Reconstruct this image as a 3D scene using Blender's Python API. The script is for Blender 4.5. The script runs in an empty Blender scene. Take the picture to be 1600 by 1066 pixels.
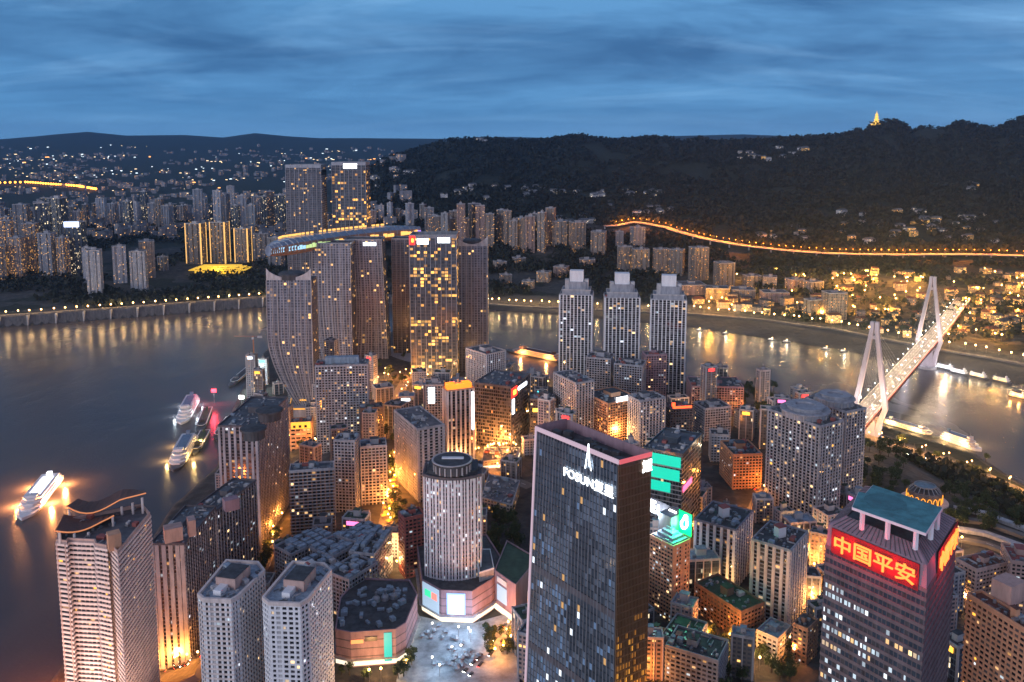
import bpy, math, random
import numpy as np
from mathutils import Vector, Matrix
R = math.radians
rnd = random.Random(7)
scene = bpy.context.scene
col = scene.collection

# ------------------------------------------------------------------ camera
F, PV, HC = 1300.0, 379.0, 400.0          # focal length in photo pixels, principal row, height over the river
TH = R(7.06)
CT, ST = math.cos(TH), math.sin(TH)
cam_d = bpy.data.cameras.new('camera')
cam = bpy.data.objects.new('camera', cam_d); col.objects.link(cam)
cam.location = (0, 0, HC)
cam.rotation_euler = (R(90) - TH, 0, 0)
cam_d.sensor_width = 36.0
cam_d.lens = F * 36.0 / 1600.0
cam_d.shift_y = -(533.0 - PV) / 1600.0
cam_d.clip_start = 1.0
cam_d.clip_end = 60000.0
scene.camera = cam

# ------------------------------------------------------------------ sky, dusk glow, exposure
SUN_EL, SUN_ROT = R(12.0), R(222.0)        # low western glow behind the camera
scene.view_settings.view_transform = 'Standard'
scene.view_settings.look = 'None'
scene.view_settings.exposure = 0.4
scene.view_settings.gamma = 1.0
scene.view_settings.use_curve_mapping = False
world = bpy.data.worlds.new('World'); scene.world = world
world.use_nodes = True
nt = world.node_tree; nt.nodes.clear()
def N(t, kind, **kw):
    n = t.nodes.new(kind)
    for k, v in kw.items(): setattr(n, k, v)
    return n
def math_node(t, op, a, b=None, c=None, clamp=False):
    n = N(t, 'ShaderNodeMath', operation=op, use_clamp=clamp)
    for i, x in enumerate((a, b, c)):
        if x is None: continue
        if isinstance(x, (int, float)): n.inputs[i].default_value = x
        else: t.links.new(x, n.inputs[i])
    return n.outputs[0]
def ramp(t, fac, stops):
    n = N(t, 'ShaderNodeValToRGB')
    e = n.color_ramp.elements
    while len(e) < len(stops): e.new(0.5)
    for k, (p, c) in enumerate(stops):
        e[k].position = p; e[k].color = (c[0], c[1], c[2], 1)
    t.links.new(fac, n.inputs[0])
    return n.outputs[0]
def mixc(t, fac, a, b, blend='MIX'):
    n = N(t, 'ShaderNodeMix', data_type='RGBA', blend_type=blend)
    for idx, x in ((0, fac), (6, a), (7, b)):
        if isinstance(x, (int, float)): n.inputs[idx].default_value = x
        elif isinstance(x, tuple): n.inputs[idx].default_value = (x[0], x[1], x[2], 1)
        else: t.links.new(x, n.inputs[idx])
    return n.outputs[2]
wo = N(nt, 'ShaderNodeOutputWorld'); bg = N(nt, 'ShaderNodeBackground')
sky = N(nt, 'ShaderNodeTexSky', sky_type='NISHITA', sun_disc=False, sun_elevation=SUN_EL, sun_rotation=SUN_ROT,
        air_density=1.0, dust_density=0.5, ozone_density=4.0)
tc = N(nt, 'ShaderNodeTexCoord'); sp = N(nt, 'ShaderNodeSeparateXYZ')
nt.links.new(tc.outputs['Generated'], sp.inputs[0])
zz = math_node(nt, 'MAXIMUM', sp.outputs[2], 0.0)
den = math_node(nt, 'ADD', zz, 0.16)
cx = math_node(nt, 'DIVIDE', sp.outputs[0], den); cy = math_node(nt, 'DIVIDE', sp.outputs[1], den)
def cloud(sx, sy, scale, detail, off, dist=0.6):
    cb = N(nt, 'ShaderNodeCombineXYZ')
    nt.links.new(math_node(nt, 'MULTIPLY', cx, sx), cb.inputs[0])
    nt.links.new(math_node(nt, 'MULTIPLY', cy, sy), cb.inputs[1]); cb.inputs[2].default_value = off
    n = N(nt, 'ShaderNodeTexNoise'); n.inputs['Scale'].default_value = scale
    n.inputs['Detail'].default_value = detail; n.inputs['Roughness'].default_value = 0.58
    n.inputs['Distortion'].default_value = dist
    nt.links.new(cb.outputs[0], n.inputs['Vector'])
    return n.outputs['Fac']
c1 = cloud(0.55, 1.0, 0.85, 6, 4.3, 1.0)          # broad bands
c2 = cloud(0.55, 1.2, 0.95, 8, 12.7, 1.6)       # thin streaks
c2b = cloud(0.9, 1.25, 1.35, 8, 21.0, 1.2)      # torn edges
skyc = mixc(nt, 1.0, sky.outputs[0], (0.085, 0.100, 0.125), 'MULTIPLY')
front = math_node(nt, 'MULTIPLY_ADD', sp.outputs[1], 0.5, 0.5)
elev = ramp(nt, zz, [(0.0, (0.135, 0.35, 0.66)), (0.035, (0.09, 0.28, 0.57)), (0.10, (0.076, 0.22, 0.45)), (0.17, (0.11, 0.30, 0.56)), (0.4, (0.085, 0.22, 0.40)), (1.0, (0.08, 0.14, 0.26))])
west = mixc(nt, 1.0, elev, (0.30, 0.20, 0.20), 'ADD')
base = mixc(nt, ramp(nt, front, [(0.35, (0, 0, 0)), (0.75, (1, 1, 1))]), west, elev)
base = mixc(nt, 0.92, skyc, base)
darkm = ramp(nt, mixc(nt, 0.35, c1, c2b), [(0.42, (0, 0, 0)), (0.60, (1, 1, 1))])
fade = ramp(nt, zz, [(0.0, (0.10, 0.10, 0.10)), (0.07, (0.8, 0.8, 0.8)), (0.2, (1, 1, 1))])
dm = mixc(nt, 1.0, darkm, fade, 'MULTIPLY')
base = mixc(nt, dm, base, mixc(nt, 1.0, base, (0.40, 0.47, 0.56), 'MULTIPLY'))
lightm = mixc(nt, 1.0, ramp(nt, c2, [(0.50, (0, 0, 0)), (0.72, (1, 1, 1))]), fade, 'MULTIPLY')
base = mixc(nt, lightm, base, mixc(nt, 1.0, base, (1.9, 1.5, 1.32), 'MULTIPLY'))
nt.links.new(base, bg.inputs[0]); bg.inputs[1].default_value = 0.92
nt.links.new(bg.outputs[0], wo.inputs[0])

sun_d = bpy.data.lights.new('dusk_glow', 'SUN'); sun_d.energy = 0.85; sun_d.angle = R(25)
sun_d.color = (0.97, 0.94, 1.0)
sun = bpy.data.objects.new('dusk_glow', sun_d); col.objects.link(sun)
sd = Vector((math.sin(SUN_ROT) * math.cos(SUN_EL), math.cos(SUN_ROT) * math.cos(SUN_EL), math.sin(SUN_EL)))
sun.rotation_euler = sd.to_track_quat('Z', 'Y').to_euler()

cy_ = scene.cycles
cy_.max_bounces = 4; cy_.diffuse_bounces = 2; cy_.glossy_bounces = 3; cy_.transmission_bounces = 2
cy_.volume_bounces = 0; cy_.sample_clamp_indirect = 4.0; cy_.sample_clamp_direct = 0
cy_.use_denoising = True; cy_.use_light_tree = True
cy_.caustics_reflective = False; cy_.caustics_refractive = False

# ------------------------------------------------------------------ placing: photo pixel <-> point in the place
def ray(u, v):
    x = (u - 800.0) / F; y = -(v - PV) / F
    return (x, CT + y * ST, -ST + y * CT)
def P(u, v, z):
    d = ray(u, v); t = (z - HC) / d[2]
    return (d[0] * t, d[1] * t)
def PD(u, v, D):
    d = ray(u, v); t = D / d[1]
    return (d[0] * t, D, HC + d[2] * t)
def proj(x, y, z):
    zc = y * CT + (HC - z) * ST
    yc = y * ST - (HC - z) * CT
    return 800 + F * x / zc, PV - F * yc / zc

# ------------------------------------------------------------------ the lie of the land
def vnoise(x, y, s, seed=0):
    x = np.asarray(x, float) / s; y = np.asarray(y, float) / s
    xi = np.floor(x); yi = np.floor(y); fx = x - xi; fy = y - yi
    fx = fx * fx * (3 - 2 * fx); fy = fy * fy * (3 - 2 * fy)
    def h(a, b):
        q = np.sin(a * 127.1 + b * 311.7 + seed * 74.7) * 43758.5453
        return q - np.floor(q)
    return (h(xi, yi) * (1 - fx) + h(xi + 1, yi) * fx) * (1 - fy) + (h(xi, yi + 1) * (1 - fx) + h(xi + 1, yi + 1) * fx) * fy
def fbm(x, y, s, seed=0, n=4):
    t = 0; a = 0.5
    for k in range(n):
        t = t + a * vnoise(x, y, s / 2 ** k, seed + k); a *= 0.5
    return t / (1 - 0.5 ** n)
PEN = [(-420, -600), (-400, 250), (-340, 440)] + [P(u, v, 0) for u, v in
       [(130, 1000), (200, 900), (262, 800), (335, 735), (350, 690), (360, 645), (385, 590), (408, 556), (440, 530), (540, 516), (640, 525),
        (700, 540), (770, 575), (880, 600), (1080, 600), (1160, 602), (1330, 652), (1380, 670), (1450, 692), (1530, 717), (1600, 762), (1800, 860)]] + [(900, 200), (900, -600)]
SHORE = [P(u, v, 0) for u, v in [(-900, 560), (0, 512), (200, 497), (410, 480), (600, 478), (760, 484), (870, 492), (1080, 512),
         (1300, 545), (1450, 574), (1600, 602), (1900, 650), (2600, 760)]]
SHX = np.array([p[0] for p in SHORE]); SHY = np.array([p[1] for p in SHORE])
RIDGE_U = [-400, 300, 420, 500, 545, 570, 600, 650, 700, 760, 820, 850, 890, 905, 950, 985, 1000, 1040, 1060, 1080, 1093, 1103, 1180, 1249, 1300, 1318, 1333, 1346, 1358, 1374, 1389, 1402, 1418, 1433, 1467, 1489, 1515, 1545, 1580, 1620, 1800, 2400]
RIDGE_V = [420, 420, 400, 330, 285, 266, 251, 235, 221, 219, 223, 221, 215, 214, 221, 219, 217, 217, 222, 221, 217, 223, 221, 216, 214, 211, 203, 208, 195, 191, 190, 195, 208, 200, 203, 193, 197, 204, 186, 187, 180, 190]
FAR_U = [-600, 0, 60, 90, 140, 200, 290, 350, 400, 450, 500, 560, 690, 800, 900, 1000, 1160, 1260, 1400, 1700]
FAR_V = [214, 218, 213, 210, 206, 212, 211, 215, 208, 213, 216, 216, 217, 214, 217, 214, 210, 214, 215, 213]
def sm(t):
    t = np.clip(t, 0, 1); return t * t * (3 - 2 * t)
def pen_dist(x, y):
    inside = np.zeros(x.shape, bool); dmin = np.full(x.shape, 1e9)
    n = len(PEN)
    for i in range(n):
        ax, ay = PEN[i]; bx, by = PEN[(i + 1) % n]
        c = ((ay > y) != (by > y))
        with np.errstate(divide='ignore', invalid='ignore'):
            xin = (bx - ax) * (y - ay) / (by - ay if by != ay else 1e-9) + ax
        inside ^= (c & (x < xin))
        ex, ey = bx - ax, by - ay
        t = np.clip(((x - ax) * ex + (y - ay) * ey) / (ex * ex + ey * ey), 0, 1)
        dmin = np.minimum(dmin, np.hypot(x - ax - t * ex, y - ay - t * ey))
    return np.where(inside, dmin, -dmin)
def ground(x, y):
    x = np.asarray(x, float); y = np.asarray(y, float)
    d = pen_dist(x, y)
    zp = -6 + 14 * sm((d + 4) / 12) + 46 * sm((d - 45) / 170)
    df = (y - np.interp(x, SHX, SHY)) * 0.96
    right = sm((x + 250) / 400)
    bank = (1 - right) * 22 * sm((df - 4) / 10) + right * 26 * np.clip(df / 105, 0, 1)
    plain = bank + 45 * sm((df - 40) / 900) + 190 * np.clip((y - 3000) / 7500, 0, 1) + 5 * (fbm(x, y, 300, 5) - 0.5) * sm(df / 300)
    u = 800 + F * x / (np.maximum(y, 50) * CT + 40)
    zr = HC - 3600.0 * np.tan(TH + np.arctan((np.interp(u, RIDGE_U, RIDGE_V) - PV) / F))
    y0 = 2250 - 250 * sm((u - 1000) / 500)
    t = (y - y0) / (3600 - y0)
    rise = np.where(t < 1, np.clip(t, 0, 1) ** 1.25, 1 - 0.5 * np.clip((t - 1) / 1.2, 0, 1))
    fold = (fbm(x, y, 520, 11, 5) - 0.5) * 300 * np.clip(t, 0, 1) * np.clip((1.0 - t) * 3.0, 0, 1)
    mt = zr * rise + 70 * (1 - rise) + fold
    m = sm((u - 480) / 120) * sm((t + 0.02) / 0.25)
    zf = np.maximum(plain, plain * (1 - m) + np.maximum(mt, plain) * m)
    zfar = HC - 12500.0 * np.tan(TH + np.arctan((np.interp(u, FAR_U, FAR_V) - PV) / F))
    zf = np.where(y > 9500, np.maximum(zf, zf + (zfar - zf) * sm((y - 9500) / 3000) + 30 * (fbm(x, y, 900, 3) - 0.5) * sm((y - 9500) / 900) * sm((12400 - y) / 900)), zf)
    zf = np.where(df < 0, -6 + 0 * df, zf)
    return np.where(d > -6, zp, np.where(df > 0, np.maximum(zf, 0.0), -6.0))
def gz(x, y): return float(ground(np.array([x]), np.array([y]))[0])
def base_at(u, v):
    z = 50.0
    for k in range(12):
        x, y = P(u, v, z); z = 0.5 * z + 0.5 * max(gz(x, y), 0)
    x, y = P(u, v, z)
    return x, y, z

# ------------------------------------------------------------------ materials
def new_mat(name):
    m = bpy.data.materials.new(name); m.use_nodes = True
    t = m.node_tree; b = t.nodes['Principled BSDF']
    return m, t, b
def mat(name, c, rough=0.7, metal=0.0, var=0.25, scale=0.25, spec=0.4):
    m, t, b = new_mat(name)
    co = N(t, 'ShaderNodeTexCoord'); mp = N(t, 'ShaderNodeMapping'); mp.inputs['Scale'].default_value = (1, 1, 0.25)
    t.links.new(co.outputs['Object'], mp.inputs[0])
    no = N(t, 'ShaderNodeTexNoise'); no.inputs['Scale'].default_value = scale; no.inputs['Detail'].default_value = 6
    no.inputs['Roughness'].default_value = 0.65
    t.links.new(mp.outputs[0], no.inputs['Vector'])
    lo = tuple(x * (1 - var) for x in c); hi = tuple(min(0.85, x * (1 + var)) for x in c)
    t.links.new(ramp(t, no.outputs['Fac'], [(0.32, lo), (0.68, hi)]), b.inputs['Base Color'])
    b.inputs['Roughness'].default_value = rough; b.inputs['Metallic'].default_value = metal
    b.inputs['Specular IOR Level'].default_value = spec
    return m
def glow(name, c, s):
    m, t, b = new_mat(name)
    b.inputs['Base Color'].default_value = (c[0] * .5, c[1] * .5, c[2] * .5, 1)
    b.inputs['Emission Color'].default_value = (c[0], c[1], c[2], 1)
    b.inputs['Emission Strength'].default_value = s
    try: m.cycles.emission_sampling = 'NONE'
    except Exception: pass
    return m
PAL = {'warm': [(0.0, (1.0, 0.50, 0.13)), (0.45, (1.0, 0.62, 0.25)), (0.75, (1.0, 0.80, 0.5)), (0.92, (0.8, 0.95, 1.0))],
       'gold': [(0.0, (1.0, 0.42, 0.06)), (0.6, (1.0, 0.58, 0.15)), (0.9, (1.0, 0.75, 0.35))],
       'cool': [(0.0, (1.0, 0.75, 0.42)), (0.4, (0.95, 0.9, 0.7)), (0.7, (0.7, 0.9, 1.0))]}
def winwall(name, wall, bay=3.2, fh=3.0, win=(0.18, 0.82, 0.28, 0.80), lit=0.12, pal='warm', S=1.2, stripe=0.35, glass=(0.03, 0.035, 0.045), cluster=0.0):
    """wall of a building with its rows of windows, some with the lamps on; laid out in metres along the wall (UV)"""
    m, t, b = new_mat(name)
    uv = N(t, 'ShaderNodeUVMap'); uv.uv_map = 'UVMap'
    s = N(t, 'ShaderNodeSeparateXYZ'); t.links.new(uv.outputs[0], s.inputs[0])
    oi = N(t, 'ShaderNodeObjectInfo')
    ru = math_node(t, 'DIVIDE', s.outputs[0], bay); rv = math_node(t, 'DIVIDE', s.outputs[1], fh)
    iu = math_node(t, 'FLOOR', ru); iv = math_node(t, 'FLOOR', rv)
    fu = math_node(t, 'FRACT', ru); fv = math_node(t, 'FRACT', rv)
    def wn(a, bb, c):
        cb = N(t, 'ShaderNodeCombineXYZ')
        for i, x in enumerate((a, bb, c)):
            if isinstance(x, (int, float)): cb.inputs[i].default_value = x
            else: t.links.new(x, cb.inputs[i])
        w = N(t, 'ShaderNodeTexWhiteNoise', noise_dimensions='3D'); t.links.new(cb.outputs[0], w.inputs[0])
        return w
    rr = math_node(t, 'MULTIPLY', oi.outputs['Random'], 917.0)
    w1 = wn(iu, iv, rr)
    sc = N(t, 'ShaderNodeSeparateColor'); t.links.new(w1.outputs['Color'], sc.inputs[0])
    mask = None
    for op, x, k in (('GREATER_THAN', fu, win[0]), ('LESS_THAN', fu, win[1]), ('GREATER_THAN', fv, win[2]), ('LESS_THAN', fv, win[3])):
        q = math_node(t, op, x, k); mask = q if mask is None else math_node(t, 'MULTIPLY', mask, q)
    p = lit
    if cluster:
        w3 = wn(math_node(t, 'FLOOR', math_node(t, 'DIVIDE', iu, 6.0)), math_node(t, 'FLOOR', math_node(t, 'DIVIDE', iv, 3.0)), math_node(t, 'ADD', rr, 3.0))
        p = math_node(t, 'MULTIPLY', math_node(t, 'POWER', w3.outputs['Value'], 3.0), lit * 4 * cluster)
        p = math_node(t, 'ADD', p, lit * (1 - cluster))
    isl = math_node(t, 'LESS_THAN', w1.outputs['Value'], p)
    em = math_node(t, 'MULTIPLY', mask, isl)
    w2 = wn(math_node(t, 'FLOOR', math_node(t, 'DIVIDE', iu, 2.0)), 7.0, rr)
    shade = math_node(t, 'MULTIPLY_ADD', w2.outputs['Value'], stripe, 1 - stripe * 0.6)
    no = N(t, 'ShaderNodeTexNoise'); no.inputs['Scale'].default_value = 0.12; no.inputs['Detail'].default_value = 5
    co = N(t, 'ShaderNodeTexCoord'); t.links.new(co.outputs['Object'], no.inputs['Vector'])
    shade = math_node(t, 'MULTIPLY', shade, math_node(t, 'MULTIPLY_ADD', no.outputs['Fac'], 0.7, 0.65))
    shade = math_node(t, 'MULTIPLY', shade, math_node(t, 'MULTIPLY_ADD', oi.outputs['Random'], 0.45, 0.78))
    cbw = N(t, 'ShaderNodeCombineColor')
    for i in range(3): t.links.new(math_node(t, 'MULTIPLY', shade, wall[i]), cbw.inputs[i])
    pane = mixc(t, math_node(t, 'MULTIPLY', sc.outputs[1], 0.8), glass, tuple(min(.3, x * 3.4) for x in glass))
    t.links.new(mixc(t, mask, cbw.outputs[0], pane), b.inputs['Base Color'])
    t.links.new(math_node(t, 'MULTIPLY_ADD', mask, -0.55, 0.75), b.inputs['Roughness'])
    t.links.new(ramp(t, sc.outputs[0], PAL[pal]), b.inputs['Emission Color'])
    st = math_node(t, 'MULTIPLY_ADD', math_node(t, 'MULTIPLY', sc.outputs[2], sc.outputs[2]), S * 1.5, S * 0.2)
    t.links.new(math_node(t, 'MULTIPLY', em, st), b.inputs['Emission Strength'])
    try: m.cycles.emission_sampling = 'NONE'
    except Exception: pass
    return m

M = {}
M['concrete'] = mat('pale_concrete', (0.45, 0.44, 0.44), var=0.3)
M['roofgrey'] = mat('roof_membrane', (0.10, 0.11, 0.125), var=0.5, scale=0.12)
M['roofdark'] = mat('dark_roof', (0.06, 0.063, 0.07), var=0.5, scale=0.2)
M['roofblue'] = mat('sheet_metal_roof', (0.25, 0.31, 0.37), var=0.4, scale=0.3)
M['roofgreen'] = mat('green_roof_paint', (0.085, 0.25, 0.27), var=0.4, scale=0.15)
M['roofbrown'] = mat('brown_roof_tiles', (0.13, 0.055, 0.04), var=0.35, scale=0.5)
M['mosgreen'] = mat('mossy_roof', (0.04, 0.075, 0.05), var=0.4, scale=0.2)
M['white'] = mat('white_paint', (0.80, 0.80, 0.81), var=0.12)
M['cream'] = mat('cream_tiles', (0.68, 0.58, 0.53), var=0.2)
M['pink'] = mat('pink_plaster', (0.50, 0.34, 0.29), var=0.2)
M['peach'] = mat('peach_tiles', (0.56, 0.30, 0.18), var=0.18)
M['mauve'] = mat('mauve_cladding', (0.30, 0.20, 0.23), var=0.2)
M['brick'] = mat('red_brick_tiles', (0.30, 0.09, 0.08), var=0.25)
M['browntile'] = mat('brown_facing', (0.22, 0.13, 0.09), var=0.3)
M['greytile'] = mat('grey_facing', (0.32, 0.33, 0.36), var=0.3)
M['darktile'] = mat('dark_facing', (0.11, 0.10, 0.11), var=0.3)
M['steel'] = mat('grey_steel', (0.30, 0.31, 0.33), rough=0.4, metal=0.6)
M['redsteel'] = mat('red_painted_steel', (0.17, 0.06, 0.055), rough=0.5)
def coated(name, c, rough, metal=1.0):
    m, t, b = new_mat(name)
    co = N(t, 'ShaderNodeTexCoord'); no = N(t, 'ShaderNodeTexNoise'); no.inputs['Scale'].default_value = .11; no.inputs['Detail'].default_value = 3
    t.links.new(co.outputs['Object'], no.inputs['Vector'])
    t.links.new(ramp(t, no.outputs['Fac'], [(.3, tuple(x * .75 for x in c)), (.7, tuple(x * 1.25 for x in c))]), b.inputs['Base Color'])
    bp = N(t, 'ShaderNodeBump'); bp.inputs['Strength'].default_value = .05; bp.inputs['Distance'].default_value = 1
    t.links.new(no.outputs['Fac'], bp.inputs['Height']); t.links.new(bp.outputs[0], b.inputs['Normal'])
    b.inputs['Metallic'].default_value = metal; b.inputs['Roughness'].default_value = rough
    return m
M['coat'] = coated('coated_dark_glass', (.15, .185, .23), .06, .6); M['coat2'] = coated('coated_blue_glass', (.27, .33, .40), .08, .5); M['coatbronze'] = coated('coated_bronze_glass', (.50, .33, .19), .13)
M['bronze'] = mat('bronze_fins', (0.20, 0.13, 0.085), rough=0.45, metal=0.4, var=0.15)
M['glass'] = mat('dark_glass', (0.016, 0.019, 0.025), rough=0.08, var=0.3, spec=0.8)
M['glassblue'] = mat('blue_grey_glass', (0.05, 0.065, 0.085), rough=0.12, var=0.3, spec=0.8)
M['curtain'] = mat('curtained_window', (0.075, 0.07, 0.075), rough=0.3, var=0.6)
M['lit_warm'] = glow('lamp_lit_room', (1.0, 0.66, 0.30), 1.5)
M['lit_warm_b'] = glow('shaded_lamp_room', (1.0, 0.60, 0.26), .7); M['lit_warm_c'] = glow('curtain_lit_room', (1.0, 0.72, 0.45), .38); M['lit_warm_d'] = glow('faint_lit_room', (1.0, 0.58, 0.3), .16)
M['lit_white_b'] = glow('cool_lit_room', (.75, .92, 1.0), .5); M['lit_white_c'] = glow('faint_cool_room', (.8, .95, 1.0), .2)
VARI = {'lit_warm': ['lit_warm', 'lit_warm_b', 'lit_warm_b', 'lit_warm_c', 'lit_warm_c', 'lit_warm_d'], 'lit_white': ['lit_white', 'lit_white_b', 'lit_white_c'], 'lit_gold': ['lit_gold', 'lit_warm_b', 'lit_dim']}
M['lit_dim'] = glow('dim_lit_room', (1.0, 0.55, 0.2), 0.35)
M['lit_white'] = glow('white_lit_room', (0.85, 0.93, 1.0), 1.0)
M['lit_gold'] = glow('gold_lit_room', (1.0, 0.47, 0.06), 1.4)
M['lamp'] = glow('street_lamp_glow', (1.0, 0.52, 0.16), 11)
M['lamp_w'] = glow('white_lamp_glow', (1.0, 0.9, 0.75), 14)
M['lamp_o'] = glow('sodium_lamp_glow', (1.0, 0.30, 0.03), 7)
M['sign_white'] = glow('white_sign_glow', (0.85, 0.93, 1.0), 5)
M['sign_red'] = glow('red_sign_glow', (1.0, 0.03, 0.02), 2.0)
M['sign_green'] = glow('green_sign_glow', (0.02, 1.0, 0.35), 2.5)
M['sign_yellow'] = glow('yellow_sign_glow', (1.0, 0.55, 0.05), 3.5)
M['asphalt'] = mat('asphalt', (0.05, 0.05, 0.052), var=0.3, scale=0.1)
M['road'] = mat('pale_road', (0.17, 0.155, 0.14), var=0.2, scale=0.08)
M['paint'] = mat('road_paint', (0.7, 0.7, 0.68), var=0.1)
M['bark'] = mat('bark', (0.07, 0.05, 0.035))
M['hull'] = mat('hull_paint', (0.10, 0.11, 0.13), rough=0.5)

# ------------------------------------------------------------------ mesh helpers
class MB:
    def __init__(s): s.v = []; s.f = []; s.m = []; s.uv = []; s.has_uv = False
    def add(s, verts, faces, mi=0, uvs=None):
        o = len(s.v); s.v += [tuple(p) for p in verts]
        for k, fc in enumerate(faces):
            s.f.append(tuple(o + i for i in fc)); s.m.append(mi)
            if uvs is not None: s.uv.append(uvs[k]); s.has_uv = True
            else: s.uv.append([(0, 0)] * len(fc))
        return s
    def box(s, c, d, rot=0.0, mi=0):
        """box on its base centre c with size d, turned about z"""
        ca, sa = math.cos(rot), math.sin(rot); vs = []
        for z in (0, d[2]):
            for sx, sy in ((-1, -1), (1, -1), (1, 1), (-1, 1)):
                x, y = sx * d[0] / 2, sy * d[1] / 2
                vs.append((c[0] + x * ca - y * sa, c[1] + x * sa + y * ca, c[2] + z))
        return s.add(vs, [(3, 2, 1, 0), (4, 5, 6, 7), (0, 1, 5, 4), (1, 2, 6, 5), (2, 3, 7, 6), (3, 0, 4, 7)], mi)
    def prism(s, poly, z0, z1, mi=0, mtop=None, uv=False, top=True, bottom=False, poly2=None):
        n = len(poly); p2 = poly2 or poly
        vs = [(x, y, z0) for x, y in poly] + [(x, y, z1) for x, y in p2]
        fs = []; uvs = []; cum = 0
        for i in range(n):
            j = (i + 1) % n; L = math.dist(poly[i], poly[j])
            fs.append((i, j, n + j, n + i)); uvs.append([(cum, 0), (cum + L, 0), (cum + L, z1 - z0), (cum, z1 - z0)]); cum += L + 1.7
        s.add(vs, fs, mi, uvs if uv else None)
        if top: s.add(vs[n:], [tuple(range(n))], mi if mtop is None else mtop)
        if bottom: s.add(vs[:n], [tuple(reversed(range(n)))], mi)
        return s
    def ring(s, poly, d0, d1, z0, z1, mi=0):
        """closed band round a polygon between offsets d0 (inner) and d1 (outer)"""
        a = offset(poly, d0); b = offset(poly, d1); n = len(poly)
        vs = [(x, y, z) for z in (z0, z1) for x, y in a] + [(x, y, z) for z in (z0, z1) for x, y in b]
        A0, A1, B0, B1 = 0, n, 2 * n, 3 * n; fs = []
        for i in range(n):
            j = (i + 1) % n
            fs += [(B0 + i, B0 + j, B1 + j, B1 + i), (B1 + i, B1 + j, A1 + j, A1 + i), (A0 + i, A0 + j, B0 + j, B0 + i), (A1 + i, A1 + j, A0 + j, A0 + i)]
        return s.add(vs, fs, mi)
    def tube(s, pts, r, n=6, mi=0, r2=None):
        vs = []; m = len(pts)
        for k, p in enumerate(pts):
            a = Vector(pts[max(k - 1, 0)]); b = Vector(pts[min(k + 1, m - 1)]); d = (b - a).normalized()
            x = d.orthogonal().normalized(); y = d.cross(x)
            rr = r if r2 is None else r + (r2 - r) * k / (m - 1)
            for i in range(n):
                t = 2 * math.pi * i / n
                vs.append(Vector(p) + x * math.cos(t) * rr + y * math.sin(t) * rr)
        fs = [(k * n + i, k * n + (i + 1) % n, (k + 1) * n + (i + 1) % n, (k + 1) * n + i) for k in range(m - 1) for i in range(n)]
        fs += [tuple(reversed(range(n))), tuple((m - 1) * n + i for i in range(n))]
        return s.add(vs, fs, mi)
    def lathe(s, c, prof, n=24, mi=0):
        vs = [(c[0] + r * math.cos(2 * math.pi * i / n), c[1] + r * math.sin(2 * math.pi * i / n), c[2] + z) for r, z in prof for i in range(n)]
        fs = [(k * n + i, k * n + (i + 1) % n, (k + 1) * n + (i + 1) % n, (k + 1) * n + i) for k in range(len(prof) - 1) for i in range(n)]
        fs += [tuple((len(prof) - 1) * n + i for i in range(n))]
        return s.add(vs, fs, mi)
    def ball(s, c, r, mi=0, n=6):
        prof = [(max(0.02, math.sin(math.pi * k / n)) * r, -math.cos(math.pi * k / n) * r) for k in range(n + 1)]
        return s.lathe(c, prof, 8, mi)
    def build(s, name, mats, parent=None, smooth=False):
        me = bpy.data.meshes.new(name)
        if not isinstance(mats, (list, tuple)): mats = [mats]
        for m in mats: me.materials.append(m)
        o = bpy.data.objects.new(name, me); col.objects.link(o)
        off = (0, 0, 0)
        if parent is not None:
            o.parent = parent
            w = Vector((0, 0, 0)); q = parent
            while q is not None: w += q.location; q = q.parent
            off = w
        me.from_pydata([(x - off[0], y - off[1], z - off[2]) for x, y, z in s.v], [], s.f)
        me.polygons.foreach_set('material_index', s.m)
        if s.has_uv:
            l = me.uv_layers.new(name='UVMap')
            flat = [c for f in s.uv for p in f for c in p]
            l.data.foreach_set('uv', flat)
        if smooth: me.polygons.foreach_set('use_smooth', [True] * len(s.f))
        me.update()
        return o
def offset(poly, d):
    n = len(poly); out = []
    if abs(d) < 1e-9: return list(poly)
    for i in range(n):
        p0, p1, p2 = poly[i - 1], poly[i], poly[(i + 1) % n]
        e1 = (p1[0] - p0[0], p1[1] - p0[1]); e2 = (p2[0] - p1[0], p2[1] - p1[1])
        l1 = math.hypot(*e1) or 1; l2 = math.hypot(*e2) or 1
        n1 = (e1[1] / l1, -e1[0] / l1); n2 = (e2[1] / l2, -e2[0] / l2)
        k = 1 + n1[0] * n2[0] + n1[1] * n2[1]; k = max(k, 0.35)
        out.append((p1[0] + d * (n1[0] + n2[0]) / k, p1[1] + d * (n1[1] + n2[1]) / k))
    return out
def ccw(poly):
    a = sum(poly[i - 1][0] * poly[i][1] - poly[i][0] * poly[i - 1][1] for i in range(len(poly)))
    return poly if a > 0 else list(reversed(poly))
def tag(o, label=None, cat=None, group=None, kind=None):
    if label: o['label'] = label
    if cat: o['category'] = cat
    if group: o['group'] = group
    if kind: o['kind'] = kind
    return o
def thing(name, loc, label, cat, group=None):
    o = bpy.data.objects.new(name, None); col.objects.link(o); o.location = loc; o.empty_display_size = 1
    return tag(o, label, cat, group)
def copy_tree(o, parent=None, loc=None, rotz=None):
    c = o.copy(); col.objects.link(c)
    if parent is not None: c.parent = parent
    if loc is not None: c.location = loc
    if rotz is not None: c.rotation_euler = (0, 0, rotz)
    for ch in list(o.children): copy_tree(ch, c)
    return c
def clean(poly): return ccw([(float(x), float(y)) for x, y in poly])
def cen(poly): return (sum(p[0] for p in poly) / len(poly), sum(p[1] for p in poly) / len(poly))
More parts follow.
